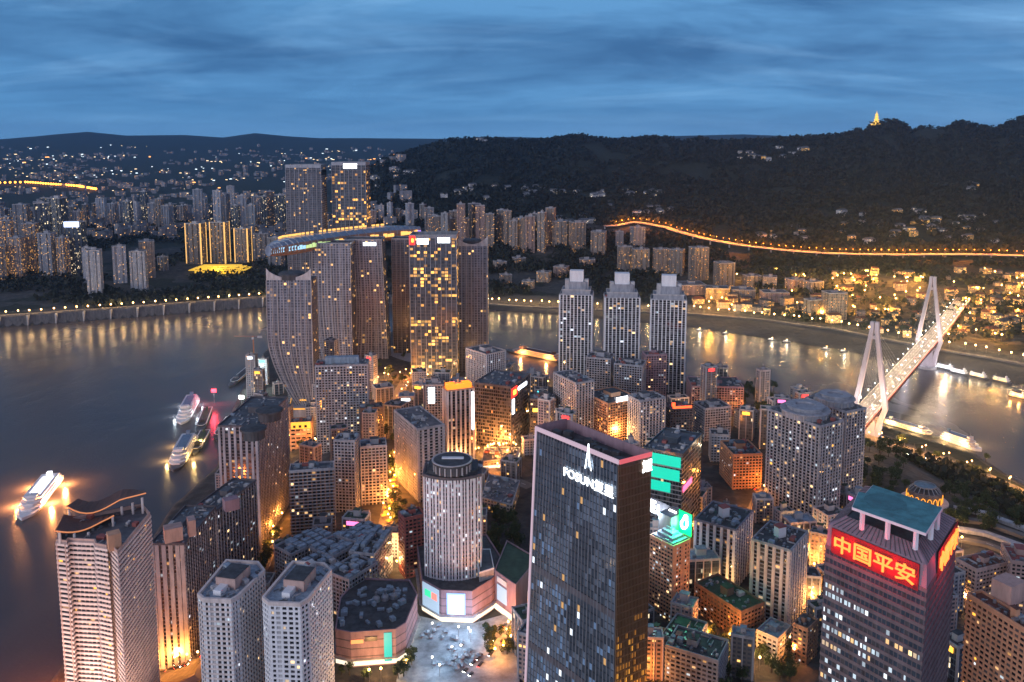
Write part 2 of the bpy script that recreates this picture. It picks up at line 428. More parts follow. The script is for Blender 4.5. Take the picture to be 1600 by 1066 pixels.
ORD = ['zeroth', 'first', 'second', 'third', 'fourth', 'fifth', 'sixth', 'seventh', 'eighth', 'ninth', 'tenth', 'eleventh', 'twelfth', 'thirteenth', 'fourteenth',
       'fifteenth', 'sixteenth', 'seventeenth', 'eighteenth', 'nineteenth']
TENS = {2: 'twenty', 3: 'thirty', 4: 'forty', 5: 'fifty', 6: 'sixty', 7: 'seventy', 8: 'eighty', 9: 'ninety'}
TENTH = {2: 'twentieth', 3: 'thirtieth', 4: 'fortieth', 5: 'fiftieth', 6: 'sixtieth', 7: 'seventieth', 8: 'eightieth', 9: 'ninetieth'}
def ordinal(n):
    if n < 20: return ORD[n]
    return TENTH[n // 10] if n % 10 == 0 else TENS[n // 10] + '-' + ORD[n % 10]
FOOT = []                                     # footprints already taken (centre, radius)
# ------------------------------------------------------------------ ground sheet, river, far wood
ys = np.concatenate([np.arange(-560, 300, 40), np.arange(300, 2120, 7.0), 2120 * (16000 / 2120) ** (np.linspace(0, 1, 150))])
ts = np.concatenate([np.linspace(-1.5, -0.8, 20)[:-1], np.linspace(-0.8, 0.85, 430), np.linspace(0.85, 1.6, 20)[1:]])
YY, TT = np.meshgrid(ys, ts, indexing='ij')
XX = TT * (np.maximum(YY, 0) * CT + 60 + 0.0 * YY)
XX[YY < 300] = (TT * 360)[YY < 300] * 1.6
ZZ = ground(XX, YY)
def grid_mesh(name, X, Y, Z, m, smooth=True):
    nr, nc = X.shape
    me = bpy.data.meshes.new(name)
    idx = np.arange(nr * nc).reshape(nr, nc)
    q = np.stack([idx[:-1, :-1], idx[:-1, 1:], idx[1:, 1:], idx[1:, :-1]], -1).reshape(-1, 4)
    me.vertices.add(nr * nc); me.vertices.foreach_set('co', np.stack([X, Y, Z], -1).reshape(-1).astype(np.float32))
    me.loops.add(q.size); me.loops.foreach_set('vertex_index', q.reshape(-1).astype(np.int32))
    me.polygons.add(len(q)); me.polygons.foreach_set('loop_start', np.arange(0, q.size, 4, dtype=np.int32))
    if smooth: me.polygons.foreach_set('use_smooth', np.ones(len(q), bool))
    me.update(); me.validate()
    me.materials.append(m)
    o = bpy.data.objects.new(name, me); col.objects.link(o)
    return o
dfar = YY - np.interp(XX, SHX, SHY)
dpen = pen_dist(XX, YY)
right = sm((XX + 250) / 400)
slope_side = sm((XX - 150) / 120) * sm((YY - 520) / 150)
veg = np.where(dpen > -6, 0.10 + 0.75 * slope_side * sm((75 - dpen) / 70) * sm((dpen - 8) / 12), np.clip(0.45 + 0.55 * sm((dfar - 700) / 500), 0, 1) * sm((dfar - 20 - 75 * right) / 12))
mud = np.where((dpen <= -6), sm((100 - dfar) / 12) * right, 0) * (dfar > -30)
mg, t, b = new_mat('ground_cover')
at1 = N(t, 'ShaderNodeAttribute', attribute_name='veg'); at2 = N(t, 'ShaderNodeAttribute', attribute_name='mud')
co = N(t, 'ShaderNodeTexCoord')
def gn(scale, detail=6):
    n = N(t, 'ShaderNodeTexNoise'); n.inputs['Scale'].default_value = scale; n.inputs['Detail'].default_value = detail
    t.links.new(co.outputs['Object'], n.inputs['Vector']); return n.outputs['Fac']
n1, n2 = gn(0.012), gn(0.09)
urban = ramp(t, n2, [(0.3, (0.025, 0.026, 0.03)), (0.55, (0.05, 0.05, 0.05)), (0.7, (0.09, 0.085, 0.08))])
green = ramp(t, n2, [(0.3, (0.005, 0.010, 0.009)), (0.6, (0.012, 0.021, 0.014)), (0.75, (0.022, 0.030, 0.019))])
muds = ramp(t, n1, [(0.35, (0.075, 0.065, 0.055)), (0.65, (0.13, 0.115, 0.095))])
vm = math_node(t, 'GREATER_THAN', math_node(t, 'ADD', at1.outputs['Fac'], math_node(t, 'MULTIPLY_ADD', n1, 0.9, -0.45)), 0.5)
t.links.new(mixc(t, at2.outputs['Fac'], mixc(t, vm, urban, green), muds), b.inputs['Base Color'])
b.inputs['Roughness'].default_value = 0.9
bump = N(t, 'ShaderNodeBump'); bump.inputs['Strength'].default_value = 0.8; bump.inputs['Distance'].default_value = 4
t.links.new(n2, bump.inputs['Height']); t.links.new(bump.outputs[0], b.inputs['Normal'])
terrain = tag(grid_mesh('terrain', XX, YY, ZZ, mg), kind='structure')
for nm, arr in (('veg', veg), ('mud', mud)):
    a = terrain.data.attributes.new(nm, 'FLOAT', 'POINT'); a.data.foreach_set('value', arr.reshape(-1).astype(np.float32))

mw, t, b = new_mat('river_water')
co = N(t, 'ShaderNodeTexCoord')
def wv(sx, sy, scale, det):
    mp = N(t, 'ShaderNodeMapping'); mp.inputs['Scale'].default_value = (sx, sy, 1); t.links.new(co.outputs['Object'], mp.inputs[0])
    n = N(t, 'ShaderNodeTexNoise'); n.inputs['Scale'].default_value = scale; n.inputs['Detail'].default_value = det
    n.inputs['Distortion'].default_value = 0.5
    t.links.new(mp.outputs[0], n.inputs['Vector']); return n.outputs['Fac']
big = wv(1, 0.6, 0.006, 5); rip = wv(1, 1, 0.35, 4)
t.links.new(ramp(t, big, [(0.3, (0.068, 0.064, 0.070)), (0.7, (0.105, 0.094, 0.095))]), b.inputs['Base Color'])
t.links.new(math_node(t, 'MULTIPLY_ADD', big, 0.20, 0.15), b.inputs['Roughness'])
b.inputs['IOR'].default_value = 1.27
bu = N(t, 'ShaderNodeBump'); bu.inputs['Strength'].default_value = 0.22; bu.inputs['Distance'].default_value = 1.2
t.links.new(rip, bu.inputs['Height'])
b2 = N(t, 'ShaderNodeBump'); b2.inputs['Strength'].default_value = 0.25; b2.inputs['Distance'].default_value = 10
t.links.new(big, b2.inputs['Height']); t.links.new(bu.outputs[0], b2.inputs['Normal']); t.links.new(b2.outputs[0], b.inputs['Normal'])
wm = MB().add([(-5000, -600, 0), (5000, -600, 0), (5000, 3600, 0), (-5000, 3600, 0)], [(0, 1, 2, 3)])
tag(wm.build('river', mw), kind='structure')

# foliage material, shared
def foliage(name, c1, c2, c3):
    m, t, b = new_mat(name)
    co = N(t, 'ShaderNodeTexCoord'); n = N(t, 'ShaderNodeTexNoise'); n.inputs['Scale'].default_value = 0.35; n.inputs['Detail'].default_value = 3
    t.links.new(co.outputs['Object'], n.inputs['Vector'])
    t.links.new(ramp(t, n.outputs['Fac'], [(0.3, c1), (0.55, c2), (0.75, c3)]), b.inputs['Base Color'])
    b.inputs['Roughness'].default_value = 0.8
    return m
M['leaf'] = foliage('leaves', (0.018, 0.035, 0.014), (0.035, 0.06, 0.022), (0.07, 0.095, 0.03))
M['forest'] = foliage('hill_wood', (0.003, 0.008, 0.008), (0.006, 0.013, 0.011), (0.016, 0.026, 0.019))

ng = np.random.default_rng(5)
def forest(name, xs, ysf, size, m):
    """one mass of wooded hillside: ragged crowns of a few crossed leaf faces each"""
    n = len(xs); zs = ground(xs, ysf)
    K = 7
    base = np.repeat(np.stack([xs, ysf, zs], -1), K, 0)
    s = np.repeat(size * ng.uniform(0.6, 1.5, n), K)
    ctr = base + np.stack([ng.normal(0, .38, n * K) * s, ng.normal(0, .38, n * K) * s, ng.uniform(0.25, 1.05, n * K) * s], -1)
    a = ng.normal(size=(n * K, 3)); a /= np.linalg.norm(a, axis=1)[:, None]
    b_ = np.cross(a, ng.normal(size=(n * K, 3))); b_ /= np.linalg.norm(b_, axis=1)[:, None]
    h = (s * ng.uniform(.22, .5, n * K))[:, None]
    v = np.stack([ctr + a * h, ctr + b_ * h * .8, ctr - a * h * .9, ctr - b_ * h * .7], 1).reshape(-1, 3)
    me = bpy.data.meshes.new(name); nf = n * K
    me.vertices.add(nf * 4); me.vertices.foreach_set('co', v.reshape(-1).astype(np.float32))
    me.loops.add(nf * 4); me.loops.foreach_set('vertex_index', np.arange(nf * 4, dtype=np.int32))
    me.polygons.add(nf); me.polygons.foreach_set('loop_start', np.arange(0, nf * 4, 4, dtype=np.int32))
    me.update(); me.materials.append(m)
    o = bpy.data.objects.new(name, me); col.objects.link(o)
    return tag(o, kind='stuff')
VPX = [(900, 349), (945, 358), (990, 368), (1040, 375), (1100, 383), (1170, 391), (1240, 398), (1300, 402), (1400, 403), (1510, 401), (1600, 404), (1750, 410)]
VPG = [base_at(a_, b_) for a_, b_ in VPX]
def off_viaduct(x, y):
    d = y - np.interp(x, [p[0] for p in VPG], [p[1] for p in VPG]); return ~((d > -50) & (d < 16) & (x > VPG[0][0]))
u_ = ng.uniform(-100, 1750, 52000); y_ = 2050 * (3700 / 2050) ** ng.uniform(0, 1, 52000)
x_ = (u_ - 800) / F * (y_ * CT + 40)
k_ = (y_ > 2250 - 0.25 * np.clip(u_ - 1000, 0, 800)) & (u_ > 560 + (3700 - y_) * 0.02) & (vnoise(x_, y_, 90, 4) > 0.18) & off_viaduct(x_, y_)
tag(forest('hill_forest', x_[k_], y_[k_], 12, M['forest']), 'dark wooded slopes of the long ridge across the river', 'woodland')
u_ = ng.uniform(-100, 1700, 26000); y_ = ng.uniform(1500, 3400, 26000); x_ = (u_ - 800) / F * (y_ * CT + 40)
df_ = y_ - np.interp(x_, SHX, SHY)
k_ = (df_ > 25 + 85 * sm((x_ + 250) / 400)) & (vnoise(x_, y_, 130, 9) > 0.47) & ((u_ < 600) | (y_ < 2300)) & off_viaduct(x_, y_) & ((u_ < 1290) | (y_ > 2050) | (ng.random(26000) < .35))
u_ = ng.uniform(1335, 1720, 3200); v_ = ng.uniform(700, 850, 3200); pw_ = [P(a, b_, 35) for a, b_ in zip(u_, v_)]
xs_ = np.array([p[0] for p in pw_]); ys_ = np.array([p[1] for p in pw_]); dd_ = pen_dist(xs_, ys_); kk_ = (dd_ > 42) & (dd_ < 135) & (vnoise(xs_, ys_, 30, 6) > .25)
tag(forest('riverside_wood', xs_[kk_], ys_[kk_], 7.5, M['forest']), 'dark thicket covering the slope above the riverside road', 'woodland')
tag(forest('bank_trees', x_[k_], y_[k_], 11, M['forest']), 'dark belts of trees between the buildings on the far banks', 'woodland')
# ------------------------------------------------------------------ buildings
def corner_poly(C, L, Rr, z, ortho=True):
    c = Vector(P(C[0], C[1], z)); l = Vector(P(L[0], L[1], z)); r = Vector(P(Rr[0], Rr[1], z))
    a = l - c; b = r - c
    if ortho:
        if a.length >= b.length:
            e = a.normalized(); p = Vector((e.y, -e.x)); p = p if p.dot(b) > 0 else -p; b = p * max(6, b.dot(p))
        else:
            e = b.normalized(); p = Vector((-e.y, e.x)); p = p if p.dot(a) > 0 else -p; a = p * max(6, a.dot(p))
    return clean([c, c + b, c + a + b, c + a])
def span_poly(u0, u1, vtop, vbase, k=0.7, phi=0.0, zg=None, zt=None):
    """box plan that fills photo columns u0..u1, its near foot at row vbase and near roof edge at row vtop"""
    x, y, z0 = base_at((u0 + u1) / 2, vbase)
    if zg is not None: z0 = zg; x, y = P((u0 + u1) / 2, vbase, z0)
    d = ray((u0 + u1) / 2, vtop); z1 = HC + d[2] * (y / d[1])
    if zt is not None: z1 = zt
    zc = y * CT + (HC - z1) * ST
    W = (u1 - u0) / F * zc; ph = R(phi)
    w = W / (abs(math.cos(ph)) + k * abs(math.sin(ph))); dd = w * k
    half = (w * abs(math.sin(ph)) + dd * abs(math.cos(ph))) / 2
    cxx = ((u0 + u1) / 2 - 800) / F * (zc + half); cyy = y + half
    ca, sa = math.cos(ph), math.sin(ph)
    pl = [(cxx + a * w / 2 * ca - b * dd / 2 * sa, cyy + a * w / 2 * sa + b * dd / 2 * ca) for a, b in ((-1, -1), (1, -1), (1, 1), (-1, 1))]
    return clean(pl), z0, z1
def notch(poly, depth=2.5, width=4.0, every=14.0, r=rnd):
    """light wells and bays: setbacks cut into each long wall"""
    out = []; n = len(poly)
    for i in range(n):
        p, q = Vector(poly[i]), Vector(poly[(i + 1) % n]); L = (q - p).length; out.append(tuple(p))
        k = int(L // every)
        if k < 1 or L < 12: continue
        e = (q - p) / L; nin = Vector((-e.y, e.x))
        for j in range(k):
            m = (j + 0.5) / k * L if k > 1 else L / 2
            a, b = p + e * (m - width / 2), p + e * (m + width / 2)
            out += [tuple(a), tuple(a + nin * depth), tuple(b + nin * depth), tuple(b)]
    return out
def lowest(poly): return min(gz(x, y) for x, y in poly) - 1.5
def register(poly):
    c = cen(poly); FOOT.append((c[0], c[1], max(math.dist(c, p) for p in poly) * 0.9))
def roof_kit(root, poly, z, r, wallm, roofm, parapet=1.2, house=True, clutter=True, tank=False):
    """roof slab in its parapet, stair house, tanks and air-handling boxes"""
    c = cen(poly)
    rad = min(math.dist(c, ((poly[i][0] + poly[i - 1][0]) / 2, (poly[i][1] + poly[i - 1][1]) / 2)) for i in range(len(poly)))
    MB().ring(poly, -0.5, 0.25, z - 0.6, z + parapet, 0).build('parapet', wallm, root)
    e = Vector(poly[1]) - Vector(poly[0]); a = math.atan2(e.y, e.x)
    ca, sa = math.cos(a), math.sin(a)
    def loc(x, y): return (c[0] + x * ca - y * sa, c[1] + x * sa + y * ca)
    if house:
        w, d, h = rad * r.uniform(.55, .9), rad * r.uniform(.45, .75), r.uniform(3.5, 6.5)
        q = loc(rad * r.uniform(-.15, .15), rad * r.uniform(-.1, .25))
        mb = MB().box((q[0], q[1], z + .06), (w, d, h), a); hp = mb.build('stair_house', wallm, root)
        MB().box((q[0], q[1], z + h + .06), (w + .8, d + .8, .35), a).build('stair_house_roof', roofm, hp)
        if tank or r.random() < .4:
            t_ = MB().lathe((q[0], q[1], z + h + .4), [(w * .16, 0), (w * .17, 2.6), (.1, 3.2)], 10)
            t_.build('water_tank', M['steel'], root)
    if clutter:
        mb = MB()
        for k in range(r.randint(3, 7)):
            x, y = rad * r.uniform(-.8, .8), rad * r.uniform(-.8, .8)
            if abs(x) < rad * .5 and abs(y) < rad * .42: continue
            q = loc(x, y); mb.box((q[0], q[1], z + .05), (r.uniform(1.2, 3.4), r.uniform(1.2, 3), r.uniform(.9, 2.2)), a)
        if mb.v: tag(mb.build('roof_unit', M['steel'], root), kind='stuff')
def simple_tower(label, cat, poly, z0, z1, wm, r, name='apartment_tower', group=None, roofm=None, wallm=None, detail=1, parapet=1.2, house=True, notched=True, piers=None, crown=None):
    """tower whose walls carry their window rows in the material; plan, roof and bays are modelled"""
    poly = clean(poly); c = cen(poly); register(poly)
    z0 = min(z0, lowest(poly))
    root = thing(name, (c[0], c[1], z0), label, cat, group)
    pl = notch(poly, every=r.uniform(9, 14), width=r.uniform(2.5, 4.5), depth=r.uniform(1.5, 3)) if notched else poly
    roofm = roofm or M['roofgrey']; wallm = wallm or M['concrete']
    MB().prism(pl, z0, z1, 0, 1, uv=True).build('wall', [wm, roofm], root)
    if detail >= 1:
        roof_kit(root, poly if not notched else offset(poly, 0.02), z1, r, wallm, roofm, parapet, house, detail >= 2)
    if piers:
        mb = MB(); w, pr = piers[0], piers[1]
        for i in range(len(poly)):
            p, q = Vector(poly[i]), Vector(poly[(i + 1) % len(poly)]); L = (q - p).length
            if L < 6: continue
            e = (q - p) / L; nn = Vector((e.y, -e.x)); k = max(2, int(L // piers[2]) + 1)
            for j in range(k):
                m = w / 2 + (L - w) * j / (k - 1); o_ = p + e * m + nn * (pr / 2 - .3)
                mb.box((o_.x, o_.y, z0), (w, pr + .6, z1 - z0 + 1.5), math.atan2(e.y, e.x))
        tag(mb.build('wall_rib', piers[3] if len(piers) > 3 else wallm, root))
    return root
def inside(poly, x, y):
    c_ = False
    for i in range(len(poly)):
        (ax, ay), (bx, by) = poly[i - 1], poly[i]
        if (ay > y) != (by > y) and x < (bx - ax) * (y - ay) / (by - ay) + ax: c_ = not c_
    return c_
def roof_mess(root, poly, z, r):
    """air handlers, ducts, hatches and low walls scattered on a flat roof"""
    q = offset(poly, -1.6); xs_ = [p[0] for p in q]; ys_ = [p[1] for p in q]; e = Vector(poly[1]) - Vector(poly[0]); a = math.atan2(e.y, e.x)
    n = int(min(60, (max(xs_) - min(xs_)) * (max(ys_) - min(ys_)) / 16)); mb = MB()
    for k in range(n):
        x, y = r.uniform(min(xs_), max(xs_)), r.uniform(min(ys_), max(ys_))
        if not inside(q, x, y): continue
        t_ = r.random()
        if t_ < .5: mb.box((x, y, z + .02), (r.uniform(.8, 2.4), r.uniform(.8, 2), r.uniform(.6, 1.7)), a, r.choice((0, 0, 1, 2)))
        elif t_ < .75: mb.box((x, y, z + .02), (r.uniform(3, 8), r.uniform(.3, .6), r.uniform(.4, 1.1)), a + r.choice((0, math.pi / 2)), r.choice((0, 1)))
        elif t_ < .9: mb.lathe((x, y, z), [(.9, 0), (.9, 1.7), (.1, 2.0)], 8, 0)
        else: mb.box((x, y, z + .02), (r.uniform(3, 6), r.uniform(2.5, 4), r.uniform(2, 3)), a, r.choice((1, 2, 3)))
    if mb.v: tag(mb.build('roof_clutter', [M['steel'], M['concrete'], M['roofblue'], M['brick']], root), kind='stuff')
def facing(p, q, z):
    mx, my = (p[0] + q[0]) / 2, (p[1] + q[1]) / 2
    nx, ny = q[1] - p[1], -(q[0] - p[0]); l = math.hypot(nx, ny); dx, dy = -mx, -my; dl = math.hypot(dx, dy)
    return (nx * dx + ny * dy) / (l * dl + 1e-9)
def full_tower(label, cat, poly, z0, z1, wallm, r, name='apartment_tower', fh=3.0, bay=3.2, band=(1.1, .28), pier=(.7, .2), lit=.1, lits=('lit_warm', 'lit_white', 'lit_dim'),
               pane=('glass', 'curtain'), corem=None, roofm=None, styles=None, parapet=1.4, house=True, singles=100, skip_roof=False, group=None, bandm=None, pierm=None, fine=True):
    """near tower: core, projecting floor bands, piers and every window pane modelled. styles: {edge: (bay, band, pier, wall?)}"""
    c = cen(poly); register(poly); zb = z0
    root = thing(name, (c[0], c[1], zb), label, cat, group)
    MB().prism(poly, zb, z1, 0, 1).build('wall', [corem or wallm, roofm or M['roofgrey']], root)
    nf = max(1, int((z1 - zb) // fh)); top = z1
    mb = MB()
    for j in range(nf):
        zt = top - j * fh
        mb.ring(poly, -.05, band[1], zt - band[0], zt, 0)
    if band[0] > 0: mb.build('floor_band', bandm or wallm, root)
    mp = MB(); panes = []; last = None
    for i in range(len(poly)):
        p, q = Vector(poly[i]), Vector(poly[(i + 1) % len(poly)]); L = (q - p).length
        if L < 2.0 or facing(p, q, z1) < -.35: continue
        st = (styles or {}).get(i, {})
        by = st.get('bay', bay); pw, pp = st.get('pier', pier)
        e = (q - p) / L; nn = Vector((e.y, -e.x)); n = max(1, round(L / by)); w = L / n; a = math.atan2(e.y, e.x)
        if pw > 0:
            for k in range(0 if st.get('ends', True) else 1, n + (1 if st.get('ends', True) else 0)):
                m = min(max(k * w, pw / 2), L - pw / 2); o_ = p + e * m + nn * (pp / 2 - .1)
                mp.box((o_.x, o_.y, zb), (pw, pp + .2, z1 - zb + .03), a)
        if st.get('blank'): continue
        for j in range(nf):
            zt = top - j * fh - band[0]; zl = top - (j + 1) * fh
            for k in range(n):
                a0, a1 = p + e * (k * w + pw / 2 + .08) + nn * .05, p + e * ((k + 1) * w - pw / 2 - .08) + nn * .05
                if st.get('solid') and (k % st['solid'][0]) in st['solid'][1]: continue
                lt = st.get('lit', lit)
                if callable(lt): lt = lt(k / max(1, n - 1), j, r)
                if r.random() < lt * 1.25:
                    mi = last if last and r.random() < .45 else lits[min(len(lits) - 1, int(r.random() ** 1.3 * len(lits)))]
                    last = mi; mi = r.choice(VARI.get(mi, [mi]))
                    if r.random() < .35:
                        if r.random() < .5: a1 = a0.lerp(a1, r.uniform(.4, .7))
                        else: a0 = a0.lerp(a1, r.uniform(.3, .6))
                else: mi = pane[0] if r.random() < .7 else pane[-1]
                panes.append((zt, [(a0.x, a0.y, zl), (a1.x, a1.y, zl), (a1.x, a1.y, zt), (a0.x, a0.y, zt)], mi))
    if mp.v: mp.build('pier', pierm or wallm, root)
    kinds = sorted(set(x[2] for x in panes)); ix = {k: i for i, k in enumerate(kinds)}
    order = sorted(range(len(panes)), key=lambda i: (-panes[i][0] - (25 if panes[i][2].startswith('lit') else 0)))
    vis = [i for i in order if proj(*panes[i][1][0])[1] < 1090]
    one = set(vis[:singles])
    rest = MB()
    for i, (zt, vs, mi) in enumerate(panes):
        if i in one: MB().add(vs, [(0, 1, 2, 3)]).build('window', M[mi], root)
        else: rest.add(vs, [(0, 1, 2, 3)], ix[mi])
    if rest.v: tag(rest.build('window', [M[k] for k in kinds], root), kind='stuff')
    roof_mess(root, poly, z1, r)
    if not skip_roof: roof_kit(root, poly, z1, r, wallm, roofm or M['roofgrey'], parapet, house, True)
    return root
def text_part(name, s, m, parent, origin, xdir, up, height, depth=.4, fit=None):
    """raised lettering lying on a wall: origin is the lower left corner, xdir along the wall"""
    cu = bpy.data.curves.new(name, 'FONT'); cu.body = s; cu.size = 1.0; cu.extrude = .04; cu.offset = .006
    o = bpy.data.objects.new(name, cu); col.objects.link(o)
    dg = bpy.context.evaluated_depsgraph_get()
    me = bpy.data.meshes.new_from_object(o.evaluated_get(dg)); bpy.data.objects.remove(o)
    n = len(me.vertices); co = np.empty(n * 3); me.vertices.foreach_get('co', co); co = co.reshape(-1, 3)
    mn, mx = co.min(0), co.max(0); sx = height / (mx[1] - mn[1]); sxx = sx if fit is None else fit / (mx[0] - mn[0])
    X = Vector(xdir).normalized(); Z = Vector(up).normalized(); Nn = X.cross(Z)
    w = Vector((0, 0, 0)); q = parent
    while q is not None: w += q.location; q = q.parent
    O = Vector(origin) - w
    out = []
    for a, b_, c_ in co:
        out.append(O + X * ((a - mn[0]) * sxx) + Z * ((b_ - mn[1]) * sx) + Nn * ((c_ / .04 + 1.02) * .5 * depth))
    me.vertices.foreach_set('co', [x for p in out for x in p]); me.update()
    me.materials.clear(); me.materials.append(m)
    ob = bpy.data.objects.new(name, me); col.objects.link(ob); ob.parent = parent
    return ob
def lamp_light(name, loc, power, c, radius=1.0, parent=None):
    d = bpy.data.lights.new(name, 'POINT'); d.energy = power; d.color = c; d.shadow_soft_size = radius
    o = bpy.data.objects.new(name, d); col.objects.link(o)
    if parent is not None:
        o.parent = parent; w = Vector((0, 0, 0)); q = parent
        while q is not None: w += q.location; q = q.parent
        o.location = Vector(loc) - w
    else: o.location = loc
    return o
def panel(p, q, z0, z1, d=.35, t0=0.0, t1=1.0, n0=.3):
    """flat board on the wall p->q between fractions t0..t1"""
    p, q = Vector(p), Vector(q); e = q - p; L = e.length; e = e / L; nn = Vector((e.y, -e.x))
    m = p + e * (L * (t0 + t1) / 2) + nn * (n0 + d / 2)
    return MB().box((m.x, m.y, z0), (L * (t1 - t0), d, z1 - z0), math.atan2(e.y, e.x))
# ------------------------------------------------------------------ wall kinds of the middle and far buildings
W = {}
W['grey'] = winwall('grey_flats_wall', (0.22, 0.24, 0.28), lit=.09, S=1.0)
W['pale'] = winwall('pale_flats_wall', (0.38, 0.42, 0.48), lit=.07, S=1.0)
W['dark'] = winwall('dark_flats_wall', (0.13, 0.125, 0.13), lit=.08)
W['pinkw'] = winwall('pinkish_flats_wall', (0.36, 0.26, 0.24), lit=.10)
W['tan'] = winwall('tan_flats_wall', (0.25, 0.225, 0.21), lit=.11, pal='gold')
W['gold'] = winwall('gold_lit_flats_wall', (0.27, 0.25, 0.25), lit=.24, pal='gold', S=1.1)
W['office'] = winwall('dark_office_wall', (0.085, 0.085, 0.095), bay=2.4, fh=4, win=(.08, .92, .2, .9), lit=.12, cluster=.8)
W['glassy'] = winwall('blue_glass_office_wall', (0.10, 0.13, 0.16), bay=2.2, fh=4, win=(.06, .94, .15, .92), lit=.07, pal='cool', cluster=.6)
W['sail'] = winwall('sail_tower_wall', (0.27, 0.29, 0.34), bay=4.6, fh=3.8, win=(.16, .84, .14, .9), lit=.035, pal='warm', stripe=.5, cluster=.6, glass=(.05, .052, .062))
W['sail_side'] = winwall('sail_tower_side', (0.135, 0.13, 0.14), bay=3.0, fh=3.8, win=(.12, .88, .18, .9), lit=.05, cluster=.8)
W['sail_lit'] = winwall('sail_tower_lit_wall', (0.12, 0.115, 0.12), bay=4.0, fh=4.2, win=(.08, .92, .16, .86), lit=.24, pal='warm', S=1.5, cluster=.75)
W['sail_gold'] = winwall('sail_tower_office_wall', (0.10, 0.10, 0.105), bay=5.0, fh=4.8, win=(.08, .92, .16, .86), lit=.20, pal='gold', S=1.6, cluster=.7)
W['house'] = winwall('low_house_wall', (0.36, 0.31, 0.27), bay=3.4, fh=3.2, lit=.2, pal='gold', S=.8)
W['oldlit'] = winwall('lamp_lit_house_wall', (0.46, 0.34, 0.20), bay=3.0, fh=3.2, lit=.6, pal='gold', S=2.2)
def zD(v, D): return HC - D * math.tan(TH + math.atan((v - PV) / F))
def half_lit(p): return lambda t, j, r: p

M['balcony'] = mat('pale_pink_balcony', (.74, .60, .55), var=.18)
# ---------- riverside tower with the two sweeping brown canopies (bottom left)
zt = 156.0
pts = [P(89, 848, zt), P(104, 850, zt), P(107, 846, zt), P(148, 848, zt), P(150, 854, zt), P(166, 857, zt), P(168, 850, zt), P(184, 866, zt), P(234, 806, zt), P(222, 792, zt), P(150, 806, zt), P(96, 818, zt)]
pA = clean(pts)
rt = full_tower('pale pink riverside tower under two sweeping brown roof canopies', 'apartment tower', pA, 18.0, zt, M['pink'], rnd, fh=3.0, bay=3.0,
                band=(1.45, .85), pier=(.5, .35), lit=.05, lits=('lit_warm', 'lit_gold', 'lit_dim'), corem=M['darktile'], bandm=M['balcony'],
                styles={0: dict(bay=6, pier=(.8, .95)), 7: dict(bay=2.6, pier=(.35, .5)), 8: dict(bay=2.6, pier=(.35, .5))}, skip_roof=True)
MB().ring(pA, -.6, .3, zt, zt + 2.2).build('parapet', M['pink'], rt)
def canopy(name, spine, wdt, thick, m, edge, root):
    """sagging roof sheet: spine of (left point, right point) pairs"""
    mb = MB(); me_ = MB(); n = len(spine); vs = []
    for (a, b_) in spine:
        vs += [a, b_, (b_[0], b_[1], b_[2] - thick), (a[0], a[1], a[2] - thick)]
    fs = []
    for k in range(n - 1):
        o = 4 * k
        fs += [(o, o + 1, o + 5, o + 4), (o + 3, o + 7, o + 6, o + 2), (o + 1, o + 2, o + 6, o + 5), (o, o + 4, o + 7, o + 3)]
    fs += [(0, 3, 2, 1), (4 * n - 4, 4 * n - 3, 4 * n - 2, 4 * n - 1)]
    ob = mb.add(vs, fs).build(name, m, root)
    me_.tube([(a[0], a[1], a[2] - .3) for a, b_ in spine], .45, 6); me_.build('canopy_edge', edge, ob)
    return ob
M['edgecopper'] = glow('lamp_lit_canopy_edge', (0.85, 0.30, 0.12), .55)
def pz(u, v, D): return PD(u, v, D)
low = []
for k in range(11):
    t_ = k / 10; u = 86 + 92 * t_; v = 829 + 4 * math.sin(math.pi * min(1, t_ * 1.3)) * 1.0 - 24 * t_ ** 2.2
    D = 478 + 26 * t_
    low.append((pz(u, v, D), pz(u + 14 - 16 * t_, v - 25 + 21 * t_ ** 2.5, D + 30)))
canopy('lower_canopy', low, 20, 1.0, M['roofbrown'], M['edgecopper'], rt)
up = []
for k in range(13):
    t_ = k / 12; u = 104 + 124 * t_; v = 791 + 17 * math.sin(math.pi * min(1, t_ * 1.45)) * (1 - t_) ** .6 - 21 * t_ ** 1.6
    D = 512 + 10 * t_
    up.append((pz(u, v, D), pz(u + 18 - 20 * t_, v - 12 - 13 * math.sin(math.pi * t_) * .9 + 9 * t_, D + 34)))
canopy('upper_canopy', up, 20, 1.0, M['roofbrown'], M['edgecopper'], rt)
mb = MB()
for (u, v0, D) in ((93, 832, 480), (116, 834, 484), (138, 832, 488), (176, 808, 503)):
    a = pz(u, v0, D); MB().tube([(a[0], a[1], zt - .5), (a[0], a[1], a[2])], .8, 8).build('canopy_column', M['cream'], rt)
for (u, v0, D) in ((108, 796, 513), (190, 792, 518), (207, 786, 520), (222, 778, 521)):
    a = pz(u, v0, D); MB().tube([(a[0], a[1], zt - .5), (a[0], a[1], a[2])], .8, 8).build('canopy_column', M['cream'], rt)
q = P(178, 842, zt + 6); MB().box((q[0], q[1], zt), (7, 7, 10), .6).build('lift_house', M['peach'], rt)

